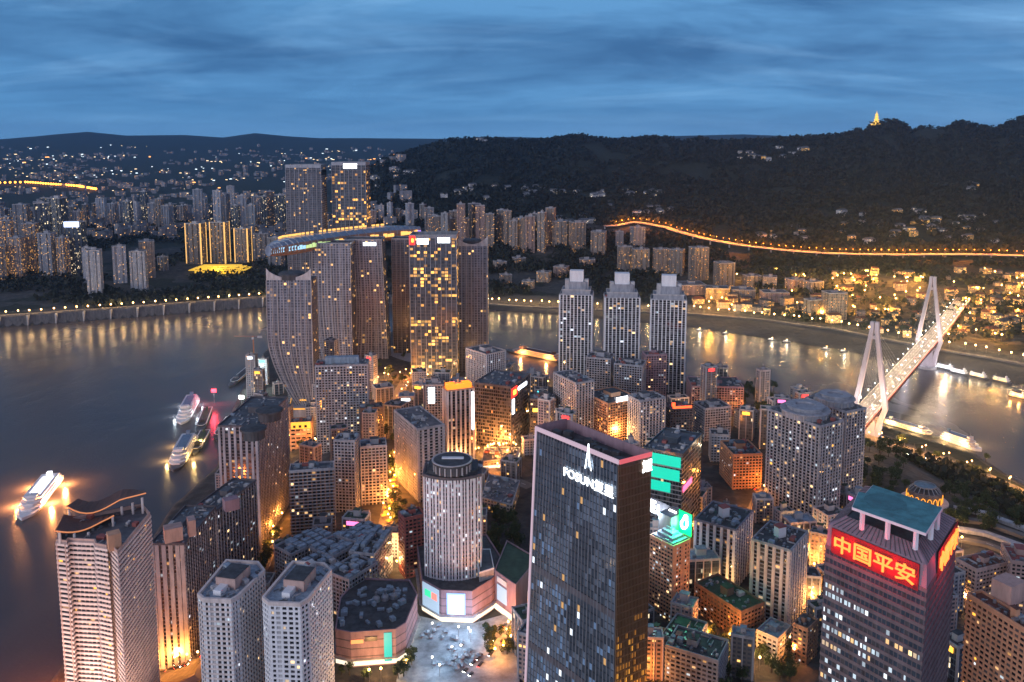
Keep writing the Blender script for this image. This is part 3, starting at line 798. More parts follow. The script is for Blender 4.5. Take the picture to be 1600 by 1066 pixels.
# ---------- two white octagonal towers (bottom)
for nm, lab, us in (('a', 'white apartment tower with chamfered flat roof, left one of the near pair at bottom', [(310, 931), (318, 938), (361, 940), (372, 934), (413, 894), (403, 881), (354, 878)]),
                    ('b', 'white apartment tower with chamfered flat roof, right one of the near pair at bottom', [(411, 936), (420, 944), (469, 946), (482, 938), (517, 894), (506, 883), (458, 880)])):
    pl = clean([P(u, v, 134.0) for u, v in us])
    t_ = full_tower(lab, 'apartment tower', pl, 40.0, 134.0, M['white'], rnd, fh=3.0, bay=2.9, band=(1.2, .5), pier=(1.0, .42), lit=.035, lits=('lit_warm', 'lit_white'),
                    corem=M['concrete'], roofm=M['roofblue'], skip_roof=True, bandm=M['white'] if nm == 'b' else M['cream'],
                    styles={1: dict(bay=3.4, solid=(4, (1,)), pier=(1.3, .42))})
    MB().ring(pl, -.9, .6, 133.4, 135.6).build('parapet', M['cream'], t_)
    c = cen(pl); e = Vector(pl[4]) - Vector(pl[3]); a = math.atan2(e.y, e.x)
    hb = MB().box((c[0], c[1] + 3, 134), (17, 13, 6.5), a).build('stair_house', M['pink'], t_)
    MB().box((c[0], c[1] + 3, 140.5), (16, 12, .5), a).build('stair_house_roof', M['roofdark'], hb)
    MB().box((c[0] - 3.5, c[1] - 8.5, 134), (9, 5, 3.2), a).build('plant_room', M['white'], t_)
    w_ = MB()
    for k in range(9): w_.box((c[0] + rnd.uniform(-10, 9), c[1] + rnd.uniform(-16, 14), 134.05), (rnd.uniform(1, 3), rnd.uniform(1, 2.5), rnd.uniform(.8, 1.6)), a)
    tag(w_.build('roof_unit', M['steel'], t_), kind='stuff')

# ---------- glass office slab with the white lettering (front centre)
zF = 241.0; zF0 = 52.0
C, Rr, L = Vector(P(968, 719, zF)), Vector(P(1018, 706, zF)), Vector(P(838, 666, zF))
Bk = L + (Rr - C) * 1.0
flare = (L - C).normalized() * 10.5
bot = [C, Rr, Bk + flare, L + flare]; topp = [C, Rr, Bk, L]
bot = [tuple(p) for p in bot]; topp = [tuple(p) for p in topp]
fo = thing('office_tower', (C.x, C.y, zF0), 'tall dark glass office slab with white lettering and pale outlined edges', 'office tower'); register(topp)
MB().prism(bot, zF0, zF - 6, 0, 1, poly2=[tuple(Vector(b).lerp(Vector(t_), (zF - 6 - zF0) / (zF - zF0))) for b, t_ in zip(bot, topp)]).build('core', [M['glass'], M['roofdark']], fo)
def fp(edge, s, z, off=0.0):
    i, j = edge; t_ = (z - zF0) / (zF - zF0)
    a = Vector(bot[i]).lerp(Vector(topp[i]), t_); b = Vector(bot[j]).lerp(Vector(topp[j]), t_)
    e = (b - a).normalized(); n_ = Vector((e.y, -e.x)); q = a.lerp(b, s) + n_ * off
    return (q.x, q.y, z)
FR, RT, LF = (3, 0), (0, 1), (2, 3)
def quadbar(mb, edge, s0, s1, z0, z1, pr, mi=0):
    a, b, c, d = fp(edge, s0, z0, -.1), fp(edge, s1, z0, -.1), fp(edge, s1, z1, -.1), fp(edge, s0, z1, -.1)
    e, f, g, h = fp(edge, s0, z0, pr), fp(edge, s1, z0, pr), fp(edge, s1, z1, pr), fp(edge, s0, z1, pr)
    mb.add([a, b, c, d, e, f, g, h], [(4, 5, 6, 7), (0, 4, 7, 3), (1, 2, 6, 5), (3, 7, 6, 2), (0, 1, 5, 4)], mi)
M['lit_bluereflect'] = glow('painted_blue_reflection', (.28, .45, .70), .10)  # blue glow that paints a city reflection on the panes, not a lit room
nfl = int((zF - zF0) // 4.1); NB = 26
panes = []
for j in range(nfl):
    for k in range(NB):
        z1 = zF - 4 - j * 4.1; z0 = z1 - 3.7
        if z0 < zF0: continue
        zone = (0.012 if j < 16 else .045) * (1.8 if k < 9 else 1)
        mech = j in (19, 31)
        m_ = 'darktile' if mech else ('lit_white' if rnd.random() < zone * .35 else ('lit_dim' if rnd.random() < zone * .3 else ('lit_bluereflect' if rnd.random() < (.16 if j > 17 and k < 12 else .07 if j > 17 else .04 if k < 7 else .008) else ('coat2' if float(fbm(k * 1.0, j * 1.0, 7.0, 3, 3)) + rnd.uniform(-.12, .12) > .53 else 'coat'))))  # blue glow and paler glass in noise drifts imitate blurred city reflections
        s0, s1 = .02 + .96 * (k + .07) / NB, .02 + .96 * (k + .93) / NB
        panes.append((j, [fp(FR, s0, z0, .1), fp(FR, s1, z0, .1), fp(FR, s1, z1, .1), fp(FR, s0, z1, .1)], m_))
vis = sorted([i for i in range(len(panes)) if proj(*panes[i][1][0])[1] < 1066], key=lambda i: (not panes[i][2].startswith('lit'), panes[i][0]))
ks = sorted(set(p[2] for p in panes)); rest = MB(); one = set(vis[:100])
for i, (j, vs, m_) in enumerate(panes):
    if i in one: MB().add(vs, [(0, 1, 2, 3)]).build('window_pane', M[m_], fo)
    else: rest.add(vs, [(0, 1, 2, 3)], ks.index(m_))
tag(rest.build('window_pane', [M[k] for k in ks], fo), kind='stuff')
mb = MB()
for k in range(NB + 1):
    s = .02 + .96 * k / NB; quadbar(mb, FR, s - (.0032 if k % 3 else .005), s + (.0032 if k % 3 else .005), zF0, zF - 2, .4)
tag(mb.build('mullion', mat('mullion_metal', (.17, .175, .19), rough=.35, var=.3), fo), kind='stuff')
for j in (19, 31):
    mb = MB(); quadbar(mb, FR, .02, .98, zF - 4 - j * 4.1 - 4, zF - 4 - j * 4.1, .3); mb.build('plant_floor_band', M['darktile'], fo)
M['edgepink'] = glow('lit_edge_trim', (0.80, 0.58, 0.66), .38)
mb = MB(); quadbar(mb, FR, -.004, .018, zF0, zF, .9); mb.build('left_edge_fin', M['edgepink'], fo)
mb = MB(); quadbar(mb, FR, .992, 1.0, zF0, zF, .5); mb.build('corner_fin', M['bronze'], fo)
mb = MB(); quadbar(mb, FR, -.003, 1.0, zF - 2.2, zF, .92); mb.build('crown_edge', M['edgepink'], fo)
mb = MB(); quadbar(mb, RT, 0, 1, zF - 2.2, zF, .6); mb.build('crown_edge', glow('red_lit_edge', (0.9, 0.16, 0.18), .5), fo)
mb = MB(); quadbar(mb, (1, 2), 0, 1, zF - 7, zF, .3); quadbar(mb, LF, 0, 1, zF - 7, zF + .6, .3); mb.build('crown_wall', M['mauve'], fo)
mb = MB()
for k in range(22):
    s = (k + .5) / 22; quadbar(mb, RT, s - .006, s + .006, zF0, zF - 2.3, .5)
for j in range(nfl): quadbar(mb, RT, 0, 1, zF - 4.6 - j * 4.1, zF - 4 - j * 4.1, .25)
tag(mb.build('side_fin', M['bronze'], fo), kind='stuff')
mb = MB(); quadbar(mb, RT, .004, .996, zF0, zF - 4, .1); mb.build('side_glazing', M['coatbronze'], fo)
M['lit_amber'] = glow('painted_amber_glow', (1, .46, .06), .75); M['painted_amber_b'] = glow('faint_painted_glow', (1, .42, .06), .25); gp_ = [MB(), MB()]  # glowing panes, denser downwards, stand in for golden street light reflected in the glazing
for j in range(nfl):
    z1 = zF - 4.2 - j * 4.1
    for k in range(11):
        d_ = max(0, (165 - z1) / 70)
        if rnd.random() > d_ * (1.1 - .06 * abs(k - 5)): continue
        s0, s1 = (k + .12) / 11, (k + .88) / 11; q_ = [fp(RT, s0, z1 - 3.2, .15), fp(RT, s1, z1 - 3.2, .15), fp(RT, s1, z1, .15), fp(RT, s0, z1, .15)]
        gp_[0 if rnd.random() < d_ * .45 else 1].add(q_, [(0, 1, 2, 3)])
gp_[1].m = [1] * len(gp_[1].f); n0_ = len(gp_[0].v); gp_[0].v += gp_[1].v; gp_[0].f += [tuple(i + n0_ for i in f) for f in gp_[1].f]; gp_[0].m += gp_[1].m; gp_[0].uv += gp_[1].uv
tag(gp_[0].build('window_pane', [M['lit_amber'], M['painted_amber_b']], fo), kind='stuff')  # painted amber reflection, not lit rooms
mb = MB()
for k in range(14):
    a = Vector(fp(FR, (k + .5) / 14, zF - 6)); inn = (Bk - L) * rnd.uniform(.25, .75)
    mb.box((a.x + inn.x, a.y + inn.y, zF - 5.9), (rnd.uniform(2, 4), rnd.uniform(2, 5), rnd.uniform(1.5, 4)), rnd.random())
tag(mb.build('roof_unit', M['roofdark'], fo), kind='stuff')
mb = MB()
for k in range(9): quadbar(mb, FR, k / 8 - .004 if k else 0, k / 8 + .004, zF - 6, zF - 2.4, .2)
xd = Vector(fp(FR, 1, zF)) - Vector(fp(FR, 0, zF))
def find_s(u):
    b_ = min((abs(proj(*fp(FR, s / 200, zF - 14))[0] - u), s / 200) for s in range(201)); return b_[1]
def find_z(u, v, s):
    return min((abs(proj(*fp(FR, s, z_ / 4))[1] - v), z_ / 4) for z_ in range(int(4 * (zF - 60)), int(4 * zF)))[1]
sA, sB = find_s(884), find_s(963)
zl = find_z(884, 743, sA)
M['sign_letter'] = glow('white_letter_glow', (.88, .94, 1), 2.2)
text_part('company_lettering', 'FOSUN\u590d\u661f', M['sign_letter'], fo, fp(FR, sA, zl, .9), xd, (0, 0, 1), 6.2, .5, fit=xd.length * (sB - sA))
lg = MB(); sL = find_s(921)
def lgp(ds, z): return fp(FR, sL + ds, zl + 9.5 + z, 1.0)
for (a0, a1, h0, h1, w_) in ((-.034, -.012, 0, 9, .006), (-.012, -.004, 8, 14, .005), (.012, .0, 2, 14, .005), (.034, .010, 0, 6, .006), (-.034, .034, -1.2, -.6, .0)):
    lg.add([lgp(a0 - w_, h0), lgp(a0 + w_, h0), lgp(a1 + w_ * .6, h1), lgp(a1 - w_ * .6, h1)], [(0, 1, 2, 3)])
lg.build('company_emblem', M['sign_white'], fo)
xr = Vector(fp(RT, 1, zF)) - Vector(fp(RT, 0, zF))
text_part('side_lettering', '\u590d\u661f', M['sign_white'], fo, fp(RT, .68, zF - 9.5, .9), xr, (0, 0, 1), 6.5, .4, fit=xr.length * .3)

# ---------- brown tower with the red character sign and the green roof deck (right)
zP = 227.0
M['pabody'] = mat('dark_brown_granite', (.15, .12, .125), var=.25)
pp = corner_poly((1451, 871), (1293, 806), (1497, 798), zP, ortho=False)
def pa_lit(t_, j, r):
    row = {4: .8 if t_ < .22 else .0, 5: .85 if t_ < .5 else .05, 6: .5 if .5 < t_ < .75 else .0, 7: .7 if t_ < .25 else .45 if t_ > .6 else 0, 9: .9 if t_ < .6 else .0, 10: .1, 11: .8 if t_ < .2 else .05, 13: .6 if t_ > .5 else .1, 15: .7 if t_ < .4 else .05}.get(j, .05)
    return row if j > 3 else .0
pg = full_tower('brown office tower with glowing red Chinese sign and raised green roof deck', 'office tower', pp, 52.0, zP - 14, M['darktile'], rnd, name='office_tower', fh=4.1, bay=1.9, band=(1.7, .35), pier=(.35, .2),
                lit=.1, lits=('lit_white', 'lit_warm', 'lit_white'), pane=('glassblue', 'curtain'), corem=M['pabody'], bandm=M['pabody'],
                styles={3: dict(bay=2.1, lit=lambda t_, j, r: pa_lit(t_, j, r), pier=(.4, .25)), 0: dict(blank=True, bay=6, pier=(.25, .12))}, skip_roof=True)
ins = offset(pp, -7)
MB().prism(pp, zP - 14, zP - 4, 0, poly2=offset(pp, -.6), top=False).build('crown_wall', M['mauve'], pg)
MB().prism(offset(pp, -.6), zP - 4, zP, 0, poly2=ins, top=False).build('crown_slope', M['mauve'], pg)
mb = MB()
for i in range(4):
    a, b = Vector(offset(pp, -.6)[i]), Vector(offset(pp, -.6)[(i + 1) % 4]); a2, b2 = Vector(ins[i]), Vector(ins[(i + 1) % 4]); n_ = 20
    for k in range(1, n_):
        q0, q1 = a.lerp(b, k / n_), a2.lerp(b2, k / n_)
        mb.tube([(q0.x, q0.y, zP - 3.9), (q1.x, q1.y, zP + .1)], .22, 4)
tag(mb.build('crown_rib', M['darktile'], pg), kind='stuff')
MB().prism(ins, zP - 4, zP - .5).build('roof', M['roofdark'], pg)
dk = clean([P(1331, 792, zP + 9), P(1447, 833, zP + 9), P(1473, 793, zP + 9), P(1364, 757, zP + 9), P(1352, 770, zP + 9), P(1341, 768, zP + 9)])
dko = MB().prism(dk, zP + 7.6, zP + 8.8, 0, bottom=True).build('roof_deck', M['white'], pg)
MB().prism(offset(dk, -.25), zP + 8.81, zP + 8.95).build('deck_paint', M['roofgreen'], dko)
c = cen(dk)
rg = MB().lathe((c[0], c[1], zP + 8.96), [(9.0, 0), (9.0, .05), (8.1, .05), (8.1, .0)], 40); 
rg.build('landing_circle', mat('faded_marking', (.07, .20, .22), var=.2), dko)
for k, (i, s) in enumerate(((0, .12), (0, .5), (0, .9), (1, .5), (1, .92), (3, .4), (2, .5))):
    a, b = Vector(offset(dk, -1.2)[i]), Vector(offset(dk, -1.2)[(i + 1) % 6]); q = a.lerp(b, s)
    MB().box((q.x, q.y, zP - .5), (1.5, 1.5, 8.1), .3).build('deck_column', M['white'], pg)
q = cen(ins); MB().box((q[0] + 3, q[1] + 2, zP - .5), (16, 14, 5.5), -.4).build('plant_room', M['concrete'], pg)
Lp, Cp, Rp = pp[3], pp[0], pp[1]
M['sign_halo'] = mat('painted_red_halo', (.20, .02, .025), var=.15)  # red board colour stands in for the letters' halo on the dark wall
M['sign_hot'] = glow('hot_red_letters', (1.0, 0.17, 0.03), 2.6)
b_ = panel(Lp, Cp, zP - 16.5, zP - 4.5, .3, .06, .93, .25).build('sign_board', M['sign_halo'], pg)
xd = Vector(Cp) - Vector(Lp); nn = Vector((xd.y, -xd.x)).normalized(); o_ = Vector(Lp) + xd * .10 + nn * .7
text_part('sign_lettering', '\u4e2d\u56fd\u5e73\u5b89', M['sign_hot'], pg, (o_.x, o_.y, zP - 14.6), (xd.x, xd.y, 0), (0, 0, 1), 8.0, .6, fit=xd.length * .80)
panel(Cp, Rp, zP - 16.5, zP - 4.5, .3, .30, .99, .25).build('sign_board', M['sign_halo'], pg)
xd = Vector(Rp) - Vector(Cp); nn = Vector((xd.y, -xd.x)).normalized(); o_ = Vector(Cp) + xd * .34 + nn * .7
text_part('sign_lettering', '\u4e2d\u56fd\u5e73\u5b89', M['sign_hot'], pg, (o_.x, o_.y, zP - 15.2), (xd.x, xd.y, 0), (0, 0, 1), 9.0, .6, fit=xd.length * .62)
for s in (.14, .28, .42, .56, .70, .84):
    q = Vector(Lp).lerp(Vector(Cp), s); q = q + Vector(((Cp[1] - Lp[1]), -(Cp[0] - Lp[0]))).normalized() * 3.2
    lamp_light('sign_glow', (q.x, q.y, zP - 10.5), 3400, (1, .012, .02), 1.2, pg)
for s in (.4, .6, .8):
    q = Vector(Cp).lerp(Vector(Rp), s) + Vector((Rp[1] - Cp[1], -(Rp[0] - Cp[0]))).normalized() * 3.2
    lamp_light('sign_glow', (q.x, q.y, zP - 10.5), 3400, (1, .012, .02), 1.2, pg)

# ---------- round fronted hotel tower on its shopping podium (centre)
def arc_plan(u0, u1, vm, z, depth, bulge, n=9):
    a, b = Vector(P(u0, vm, z)), Vector(P(u1, vm, z)); e = b - a; nn = Vector((e.y, -e.x)).normalized(); pts = []
    for k in range(n + 1):
        t_ = k / n; pts.append(tuple(a + e * t_ + nn * bulge * math.sin(math.pi * t_) ** .8))
    pts += [tuple(b - nn * depth), tuple(a - nn * depth)]
    return clean(pts)
zI = 157.0
pI = arc_plan(662, 751, 742, zI, 24, 7.5)
ht = full_tower('white curved-front hotel tower with dark round drum on top, beside the lit plaza', 'hotel', pI, 79, zI, M['white'], rnd, name='hotel_tower', fh=3.2, bay=2.9, band=(1.0, .3), pier=(.9, .35), lit=.11,
                lits=('lit_white', 'lit_warm', 'lit_white'), corem=M['cream'], bandm=M['mauve'], pierm=M['white'], skip_roof=True,
                styles={0: dict(bay=2.4, pier=(1.0, .5)), 8: dict(bay=2.4, pier=(1.0, .5))})
c = cen(pI); c = (c[0], c[1] + 1)
MB().ring(pI, -.4, .9, zI - 1, zI + 1.0).build('parapet', M['darktile'], ht)
MB().prism(offset(pI, -2.5), zI, zI + 3.4).build('roof_step', M['roofdark'], ht)
dr = MB().lathe((c[0], c[1], zI + 3.4), [(13.2, 0), (13.2, 6.2), (14.6, 6.2), (14.6, 7.6), (13.0, 8.2), (.1, 8.6)], 40).build('roof_drum', M['roofdark'], ht)
for k in range(20):
    a = 2 * math.pi * k / 20; MB().box((c[0] + 13.6 * math.cos(a), c[1] + 13.6 * math.sin(a), zI + 3.4), (.8, .8, 6.1), a).build('drum_column', M['concrete'], dr)
MB().lathe((c[0], c[1], zI + 11.1), [(14.9, 0), (14.9, .5), (13.6, .5), (13.6, .2)], 40).build('drum_rim', M['concrete'], dr)
MB().box((c[0] + .5, c[1], zI + 12), (16, 3, .8), 0).build('skylight', M['white'], dr)
zq = 55.0
ppod = clean([P(598 + 62, 955, zq), P(690, 973, zq), P(738, 975, zq), P(768, 955, zq), P(790, 930, zq), P(760, 880, zq), P(650, 880, zq)])
def podium(label, name, poly, z0, z1, wm, roofm, cat='shopping mall'):
    register(poly); c = cen(poly)
    root = thing(name, (c[0], c[1], z0), label, cat)
    MB().prism(poly, z0, z1, 0, 1).build('wall', [wm, roofm], root)
    mb = MB()
    for k in range(3): mb.ring(poly, -.05, .18, z0 + 7 + k * (z1 - z0 - 7) / 3, z0 + 7.5 + k * (z1 - z0 - 7) / 3)
    mb.build('wall_band', M['darktile'], root)
    MB().ring(poly, -.6, .3, z1 - .8, z1 + 1.1).build('parapet', wm, root)
    MB().ring(poly, -.05, .25, z0 + 1, z0 + 5.2).build('shop_front', M['shop'], root)
    MB().ring(poly, .0, 2.2, z0 + 5.4, z0 + 5.9).build('awning', M['concrete'], root)
    return root
M['shop'] = glow('lit_shop_front', (1.0, 0.88, 0.66), 1.0)
M['screen'] = glow('advert_screen', (0.92, 0.93, 1.0), 1.35)
M['screenblue'] = glow('advert_screen_blue', (0.32, 0.55, 1.0), .9)
M['screenpale'] = glow('advert_screen_pale', (0.45, 0.62, 0.80), .65)
pd = podium('mauve mall podium with tall white screen below the curved-front hotel', 'mall_podium', ppod, zq, 79, M['mauve'], M['roofdark'])
i_ = max(range(len(ppod)), key=lambda i: -abs(proj((ppod[i][0] + ppod[(i + 1) % 7][0]) / 2, (ppod[i][1] + ppod[(i + 1) % 7][1]) / 2, 66)[0] - 713))
e0, e1 = ppod[i_], ppod[(i_ + 1) % 7]
sc_ = panel(e0, e1, 62, 78, .5, .18, .78, .3).build('video_screen', M['screenblue'], pd)
panel(e0, e1, 62.6, 76.8, .3, .24, .72, .85).build('screen_picture', M['screen'], sc_)
il = (i_ - 1) % 7; panel(ppod[il], ppod[i_], 61, 79, .5, .06, .9, .3).build('poster_screen', M['screenpale'], pd)
panel(ppod[il], ppod[i_], 70, 75, .25, .2, .5, .9).build('poster_mark', glow('poster_green', (.05, .7, .35), 1.0), pd)
panel(ppod[il], ppod[i_], 70, 75, .25, .55, .82, .9).build('poster_mark', glow('poster_red', (1, .25, .2), 1.0), pd)
ir = (i_ + 2) % 7
for q, s in ((.2, 1), (.5, 1), (.8, 1)):
    p_ = Vector(e0).lerp(Vector(e1), q); lamp_light('screen_glow', (p_.x, p_.y - 9, 70), 1500, (.62, .7, 1), 3, pd)
# grey panelled annex and dark red store beside it
pl = clean([P(749, 958, 55), P(772, 950, 55), P(766, 905, 62), P(746, 905, 62)])
pd2 = thing('store_block', (*cen(pl), 54), 'pale grey panelled annex right of the hotel podium', 'store'); register(pl)
MB().prism(pl, 54, 86, 0, 1).build('wall', [M['concrete'], M['roofgrey']], pd2); MB().ring(pl, -.4, .2, 85.5, 86.8).build('parapet', M['white'], pd2)
mb = MB()
for k in range(1, 8): mb.ring(pl, -.02, .08, 54 + k * 4, 54.12 + k * 4)
mb.build('panel_joint', M['darktile'], pd2)
pl = clean([P(773, 950, 55), P(806, 975, 55), P(840, 930, 55), P(792, 900, 55)])
pd3 = thing('department_store', (*cen(pl), 54), 'dark red store block with lit poster screen beside the glass slab', 'store'); register(pl)
MB().prism(pl, 54, 84, 0, 1).build('wall', [M['mauve'], M['mosgreen']], pd3); MB().ring(pl, -.5, .25, 83.5, 85).build('parapet', M['mauve'], pd3)
panel(pl[0], pl[1], 64, 76, .4, .15, .6).build('poster_screen', M['screenpale'], pd3); panel(pl[0], pl[1], 78, 82, .4, .15, .6).build('poster_board', M['white'], pd3)
MB().ring(pl, -.05, .25, 55, 59.5).build('shop_front', M['shop'], pd3)
# big mall with the dark domed roof
zM = 78.0
pm = clean([P(524, 985, zM), P(548, 990, zM), P(618, 985, zM), P(634, 975, zM), P(652, 930, zM), P(640, 908, zM), P(560, 905, zM), P(532, 935, zM)])
ml = podium('mauve shopping mall with rounded dark roof and turquoise banner at plaza edge', 'shopping_mall', pm, 54, zM, M['mauve'], M['roofdark'])
c = cen(pm)
mb = MB()
for k in range(34): mb.box((c[0] + rnd.uniform(-22, 18), c[1] + rnd.uniform(-22, 24), zM + .05), (rnd.uniform(1.5, 5), rnd.uniform(1.5, 5), rnd.uniform(1, 3)), rnd.random())
tag(mb.build('roof_unit', M['roofblue'], ml), kind='stuff')
for k in range(3):
    MB().lathe((c[0] - 2 + k * 6, c[1] + 9 + k * 2, zM), [(3.2, 0), (2.6, 2.4), (.8, 4), (.8, 6.5), (.1, 7)], 14).build('roof_cowl', M['steel'], ml)
def on_wall(poly, u, v):
    """wall and place along it seen at this photo point"""
    best = None
    for i in range(len(poly)):
        a, b = Vector(poly[i]), Vector(poly[(i + 1) % len(poly)])
        if facing(a, b, 60) < 0: continue
        for k in range(41):
            q = a.lerp(b, k / 40)
            for z in np.arange(56, zM, 1.0):
                w = proj(q.x, q.y, z); d = abs(w[0] - u) + abs(w[1] - v)
                if best is None or d < best[0]: best = (d, i, k / 40, z)
    return best[1:]
i, s, z = on_wall(pm, 606, 1010); L_ = math.dist(pm[i], pm[(i + 1) % 8])
panel(pm[i], pm[(i + 1) % 8], 57, 77, .4, max(0, s - 2.6 / L_), min(1, s + 2.6 / L_)).build('banner', glow('turquoise_banner', (.03, .60, .62), .5), ml)
i, s, z = on_wall(pm, 560, 1002); L_ = math.dist(pm[i], pm[(i + 1) % 8])
panel(pm[i], pm[(i + 1) % 8], 71, 73.5, .4, max(0, s - 8 / L_), min(1, s + 3 / L_)).build('shop_sign', glow('orange_shop_sign', (1, .3, .1), 1.2), ml)
panel(pm[i], pm[(i + 1) % 8], 72, 75, .4, max(0, s + 4 / L_), min(1, s + 12 / L_)).build('shop_sign', M['curtain'], ml)
# ------------------------------------------------------------------ other towers of the peninsula
def cpoly(C, L, Rr, vbase, zg=None):
    """corner plan with the roof height from the foot row of its near corner"""
    x, y, z0 = base_at(C[0], vbase)
    if zg is not None: z0 = zg; x, y = P(C[0], vbase, z0)
    z1 = zD(C[1], y)
    return corner_poly(C, L, Rr, z1), z0, z1
def ft(label, pz_, wallm, **k):
    pl, z0, z1 = pz_
    z0 = min(z0, lowest(pl)); k.setdefault('singles', 0)
    return full_tower(label, k.pop('cat', 'apartment tower'), pl, z0, z1, wallm, rnd, **k)
def sign(root, p, q, z0, z1, t0, t1, m, name='sign_board', n0=.4):
    return panel(p, q, z0, z1, .4, t0, t1, n0).build(name, m, root)

# dark riverside slabs left
a = ft('dark riverside slab block with pink end walls beside the canopied tower', cpoly((288, 852), (243, 842), (338, 792), 1035), M['darktile'], band=(.9, .35), pier=(1.1, .4), bay=4.2, lit=0.036,
       lits=('lit_warm', 'lit_dim', 'lit_white'), pierm=M['greytile'], styles={3: dict(bay=5, pier=(3.0, .6), lit=0.030)}, singles=60)
q = P(270, 822, 128); MB().box((q[0], q[1], 118), (12, 9, 10), .5).build('roof_frame', M['pink'], a); MB().box((q[0] + 10, q[1] + 8, 118), (5, 9, 12), .5).build('roof_frame', M['pink'], a)
a = ft('long dark slab block with roof frames behind the pink ended slab', cpoly((338, 800), (322, 780), (400, 752), 960), M['darktile'], band=(.9, .35), pier=(1.2, .4), bay=4.2, lit=0.042,
       lits=('lit_warm', 'lit_gold', 'lit_white'), pierm=M['greytile'])
q = P(360, 765, 128); MB().box((q[0], q[1], 112), (11, 8, 9), .6).build('roof_frame', M['mauve'], a)
a = ft('tall dark apartment block with stepped curved roof frames at the river edge', cpoly((402, 668), (360, 650), (449, 622), 860), M['darktile'], band=(.9, .35), pier=(1.4, .45), bay=4.0, lit=0.030,
       lits=('lit_dim', 'lit_warm', 'lit_white'), pierm=M['greytile'], styles={3: dict(pier=(2.2, .6), bay=5)})
for (u, v, s_) in ((395, 645, 9), (420, 618, 10)):
    q = P(u, v, 172); MB().lathe((q[0], q[1], 150), [(s_, 0), (s_, 7), (s_ + 2, 7.5), (s_ + 2, 9), (s_ * .6, 10), (.2, 10.2)], 20).build('roof_frame', M['roofdark'], a)
a = ft('brown trimmed apartment slab with open roof frame left of the alley of orange lights', cpoly((452, 738), (441, 728), (521, 733), 862), M['greytile'], band=(.9, .5), pier=(1.0, .35), bay=3.6, lit=0.060,
       lits=('lit_warm', 'lit_white', 'lit_dim'), pierm=M['browntile'])
pl = corner_poly((452, 738), (441, 728), (521, 733), 110); q = cen(pl)
a = ft('wide grey apartment slab with pale blue plant room on its roof', span_poly(493, 577, 573, 700, .42, 6), M['greytile'], band=(1.0, .5), pier=(1.1, .35), bay=3.4, lit=0.096, lits=('lit_warm', 'lit_white', 'lit_dim', 'lit_gold'), house=False)
pl, z0, z1 = span_poly(493, 577, 573, 700, .42, 6); q = cen(pl); MB().box((q[0], q[1], z1), (38, 9, 8), R(6)).build('plant_room', M['roofblue'], a)
a = ft('short block with bright yellow lit front below the sail shaped tower', span_poly(453, 489, 662, 700, .7, 8), M['peach'], band=(3.0, .5), pier=(1.4, .3), bay=6, fh=5, lit=0.150, lits=('lit_gold',), house=False, cat='office block')
pl, z0, z1 = span_poly(453, 489, 662, 700, .7, 8)
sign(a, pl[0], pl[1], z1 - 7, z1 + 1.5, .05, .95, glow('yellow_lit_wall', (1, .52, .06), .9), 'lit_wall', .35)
for k in range(3): sign(a, pl[0], pl[1], z1 - 5.5, z1 - 2.5, .15 + .26 * k, .27 + .26 * k, M['glass'], 'window', .8)
a = ft('grey apartment tower with pale end wall and cluttered roof, by the pink striped tower', cpoly((652, 672), (616, 642), (691, 662), 785), M['greytile'], band=(1.0, .5), pier=(.9, .3), bay=3.4, lit=0.018, lits=('lit_warm', 'lit_dim'),
       pierm=M['concrete'], styles={0: dict(bay=5.5, pier=(2.4, .5))})
a = ft('pink striped tower with an orange lit roof crown and white light strips', cpoly((698, 612), (690, 606), (741, 607), 728), M['peach'], band=(.6, .15), pier=(2.0, .7), bay=5.2, lit=0.018, lits=('lit_warm',), pierm=M['cream'], bandm=M['browntile'], cat='office tower')
pl, z0, z1 = cpoly((698, 612), (690, 606), (741, 607), 728)
MB().ring(pl, -3, -2, z1, z1 + 6).build('crown_light', glow('orange_crown', (1, .22, .02), 1.6), a)
q = cen(pl); lamp_light('crown_glow', (q[0], q[1] - 8, z1 + 12), 12000, (1, .35, .08), 2, a)
sign(a, pl[0], pl[1], z1 - 45, z1 - 3, .9, .97, M['sign_white'], 'light_strip', .9)
a = ft('grey glass block with white panel sign behind the cluttered roof tower', span_poly(664, 694, 603, 700, .8, 5), M['greytile'], band=(.8, .2), pier=(.8, .2), lit=0.030, cat='office block')
pl, z0, z1 = span_poly(664, 694, 603, 700, .8, 5); sign(a, pl[0], pl[1], z1 - 20, z1 - 2, .15, .5, M['sign_white'])
a = ft('dark office tower with red and yellow emblem sign and white lettering strips', cpoly((798, 606), (755, 590), (828, 585), 702), M['darktile'], band=(1.2, .2), pier=(.4, .15), bay=2.6, fh=4, lit=0.021, lits=('lit_gold', 'lit_dim'), corem=M['glass'], cat='office tower', house=False)
pl, z0, z1 = cpoly((798, 606), (755, 590), (828, 585), 702)
e_ = sign(a, pl[0], pl[1], z1 - 13, z1 - 2, .02, .30, M['sign_red']); sign(a, pl[0], pl[1], z1 - 10, z1 - 5, .10, .22, M['sign_yellow'], 'sign_mark', .9)
sign(a, pl[0], pl[1], z1 - 9, z1 - 5, .36, .8, M['sign_white'], 'sign_strip'); sign(a, pl[0], pl[1], z1 - 32, z1 - 15, .06, .16, M['sign_white'], 'sign_strip')
a = ft('cream hotel block with vertical pale ribs near the orange lit boat', cpoly((760, 555), (728, 545), (792, 549), 618), M['cream'], band=(.7, .2), pier=(1.2, .5), bay=3.4, lit=0.024, pierm=M['white'], cat='hotel')
a = ft('small dark block with yellow and white light arc behind the red sign tower', span_poly(828, 868, 625, 690, .8, 0), M['darktile'], band=(1, .2), pier=(.6, .2), lit=0.036, cat='office block')
pl, z0, z1 = span_poly(828, 868, 625, 690, .8, 0)
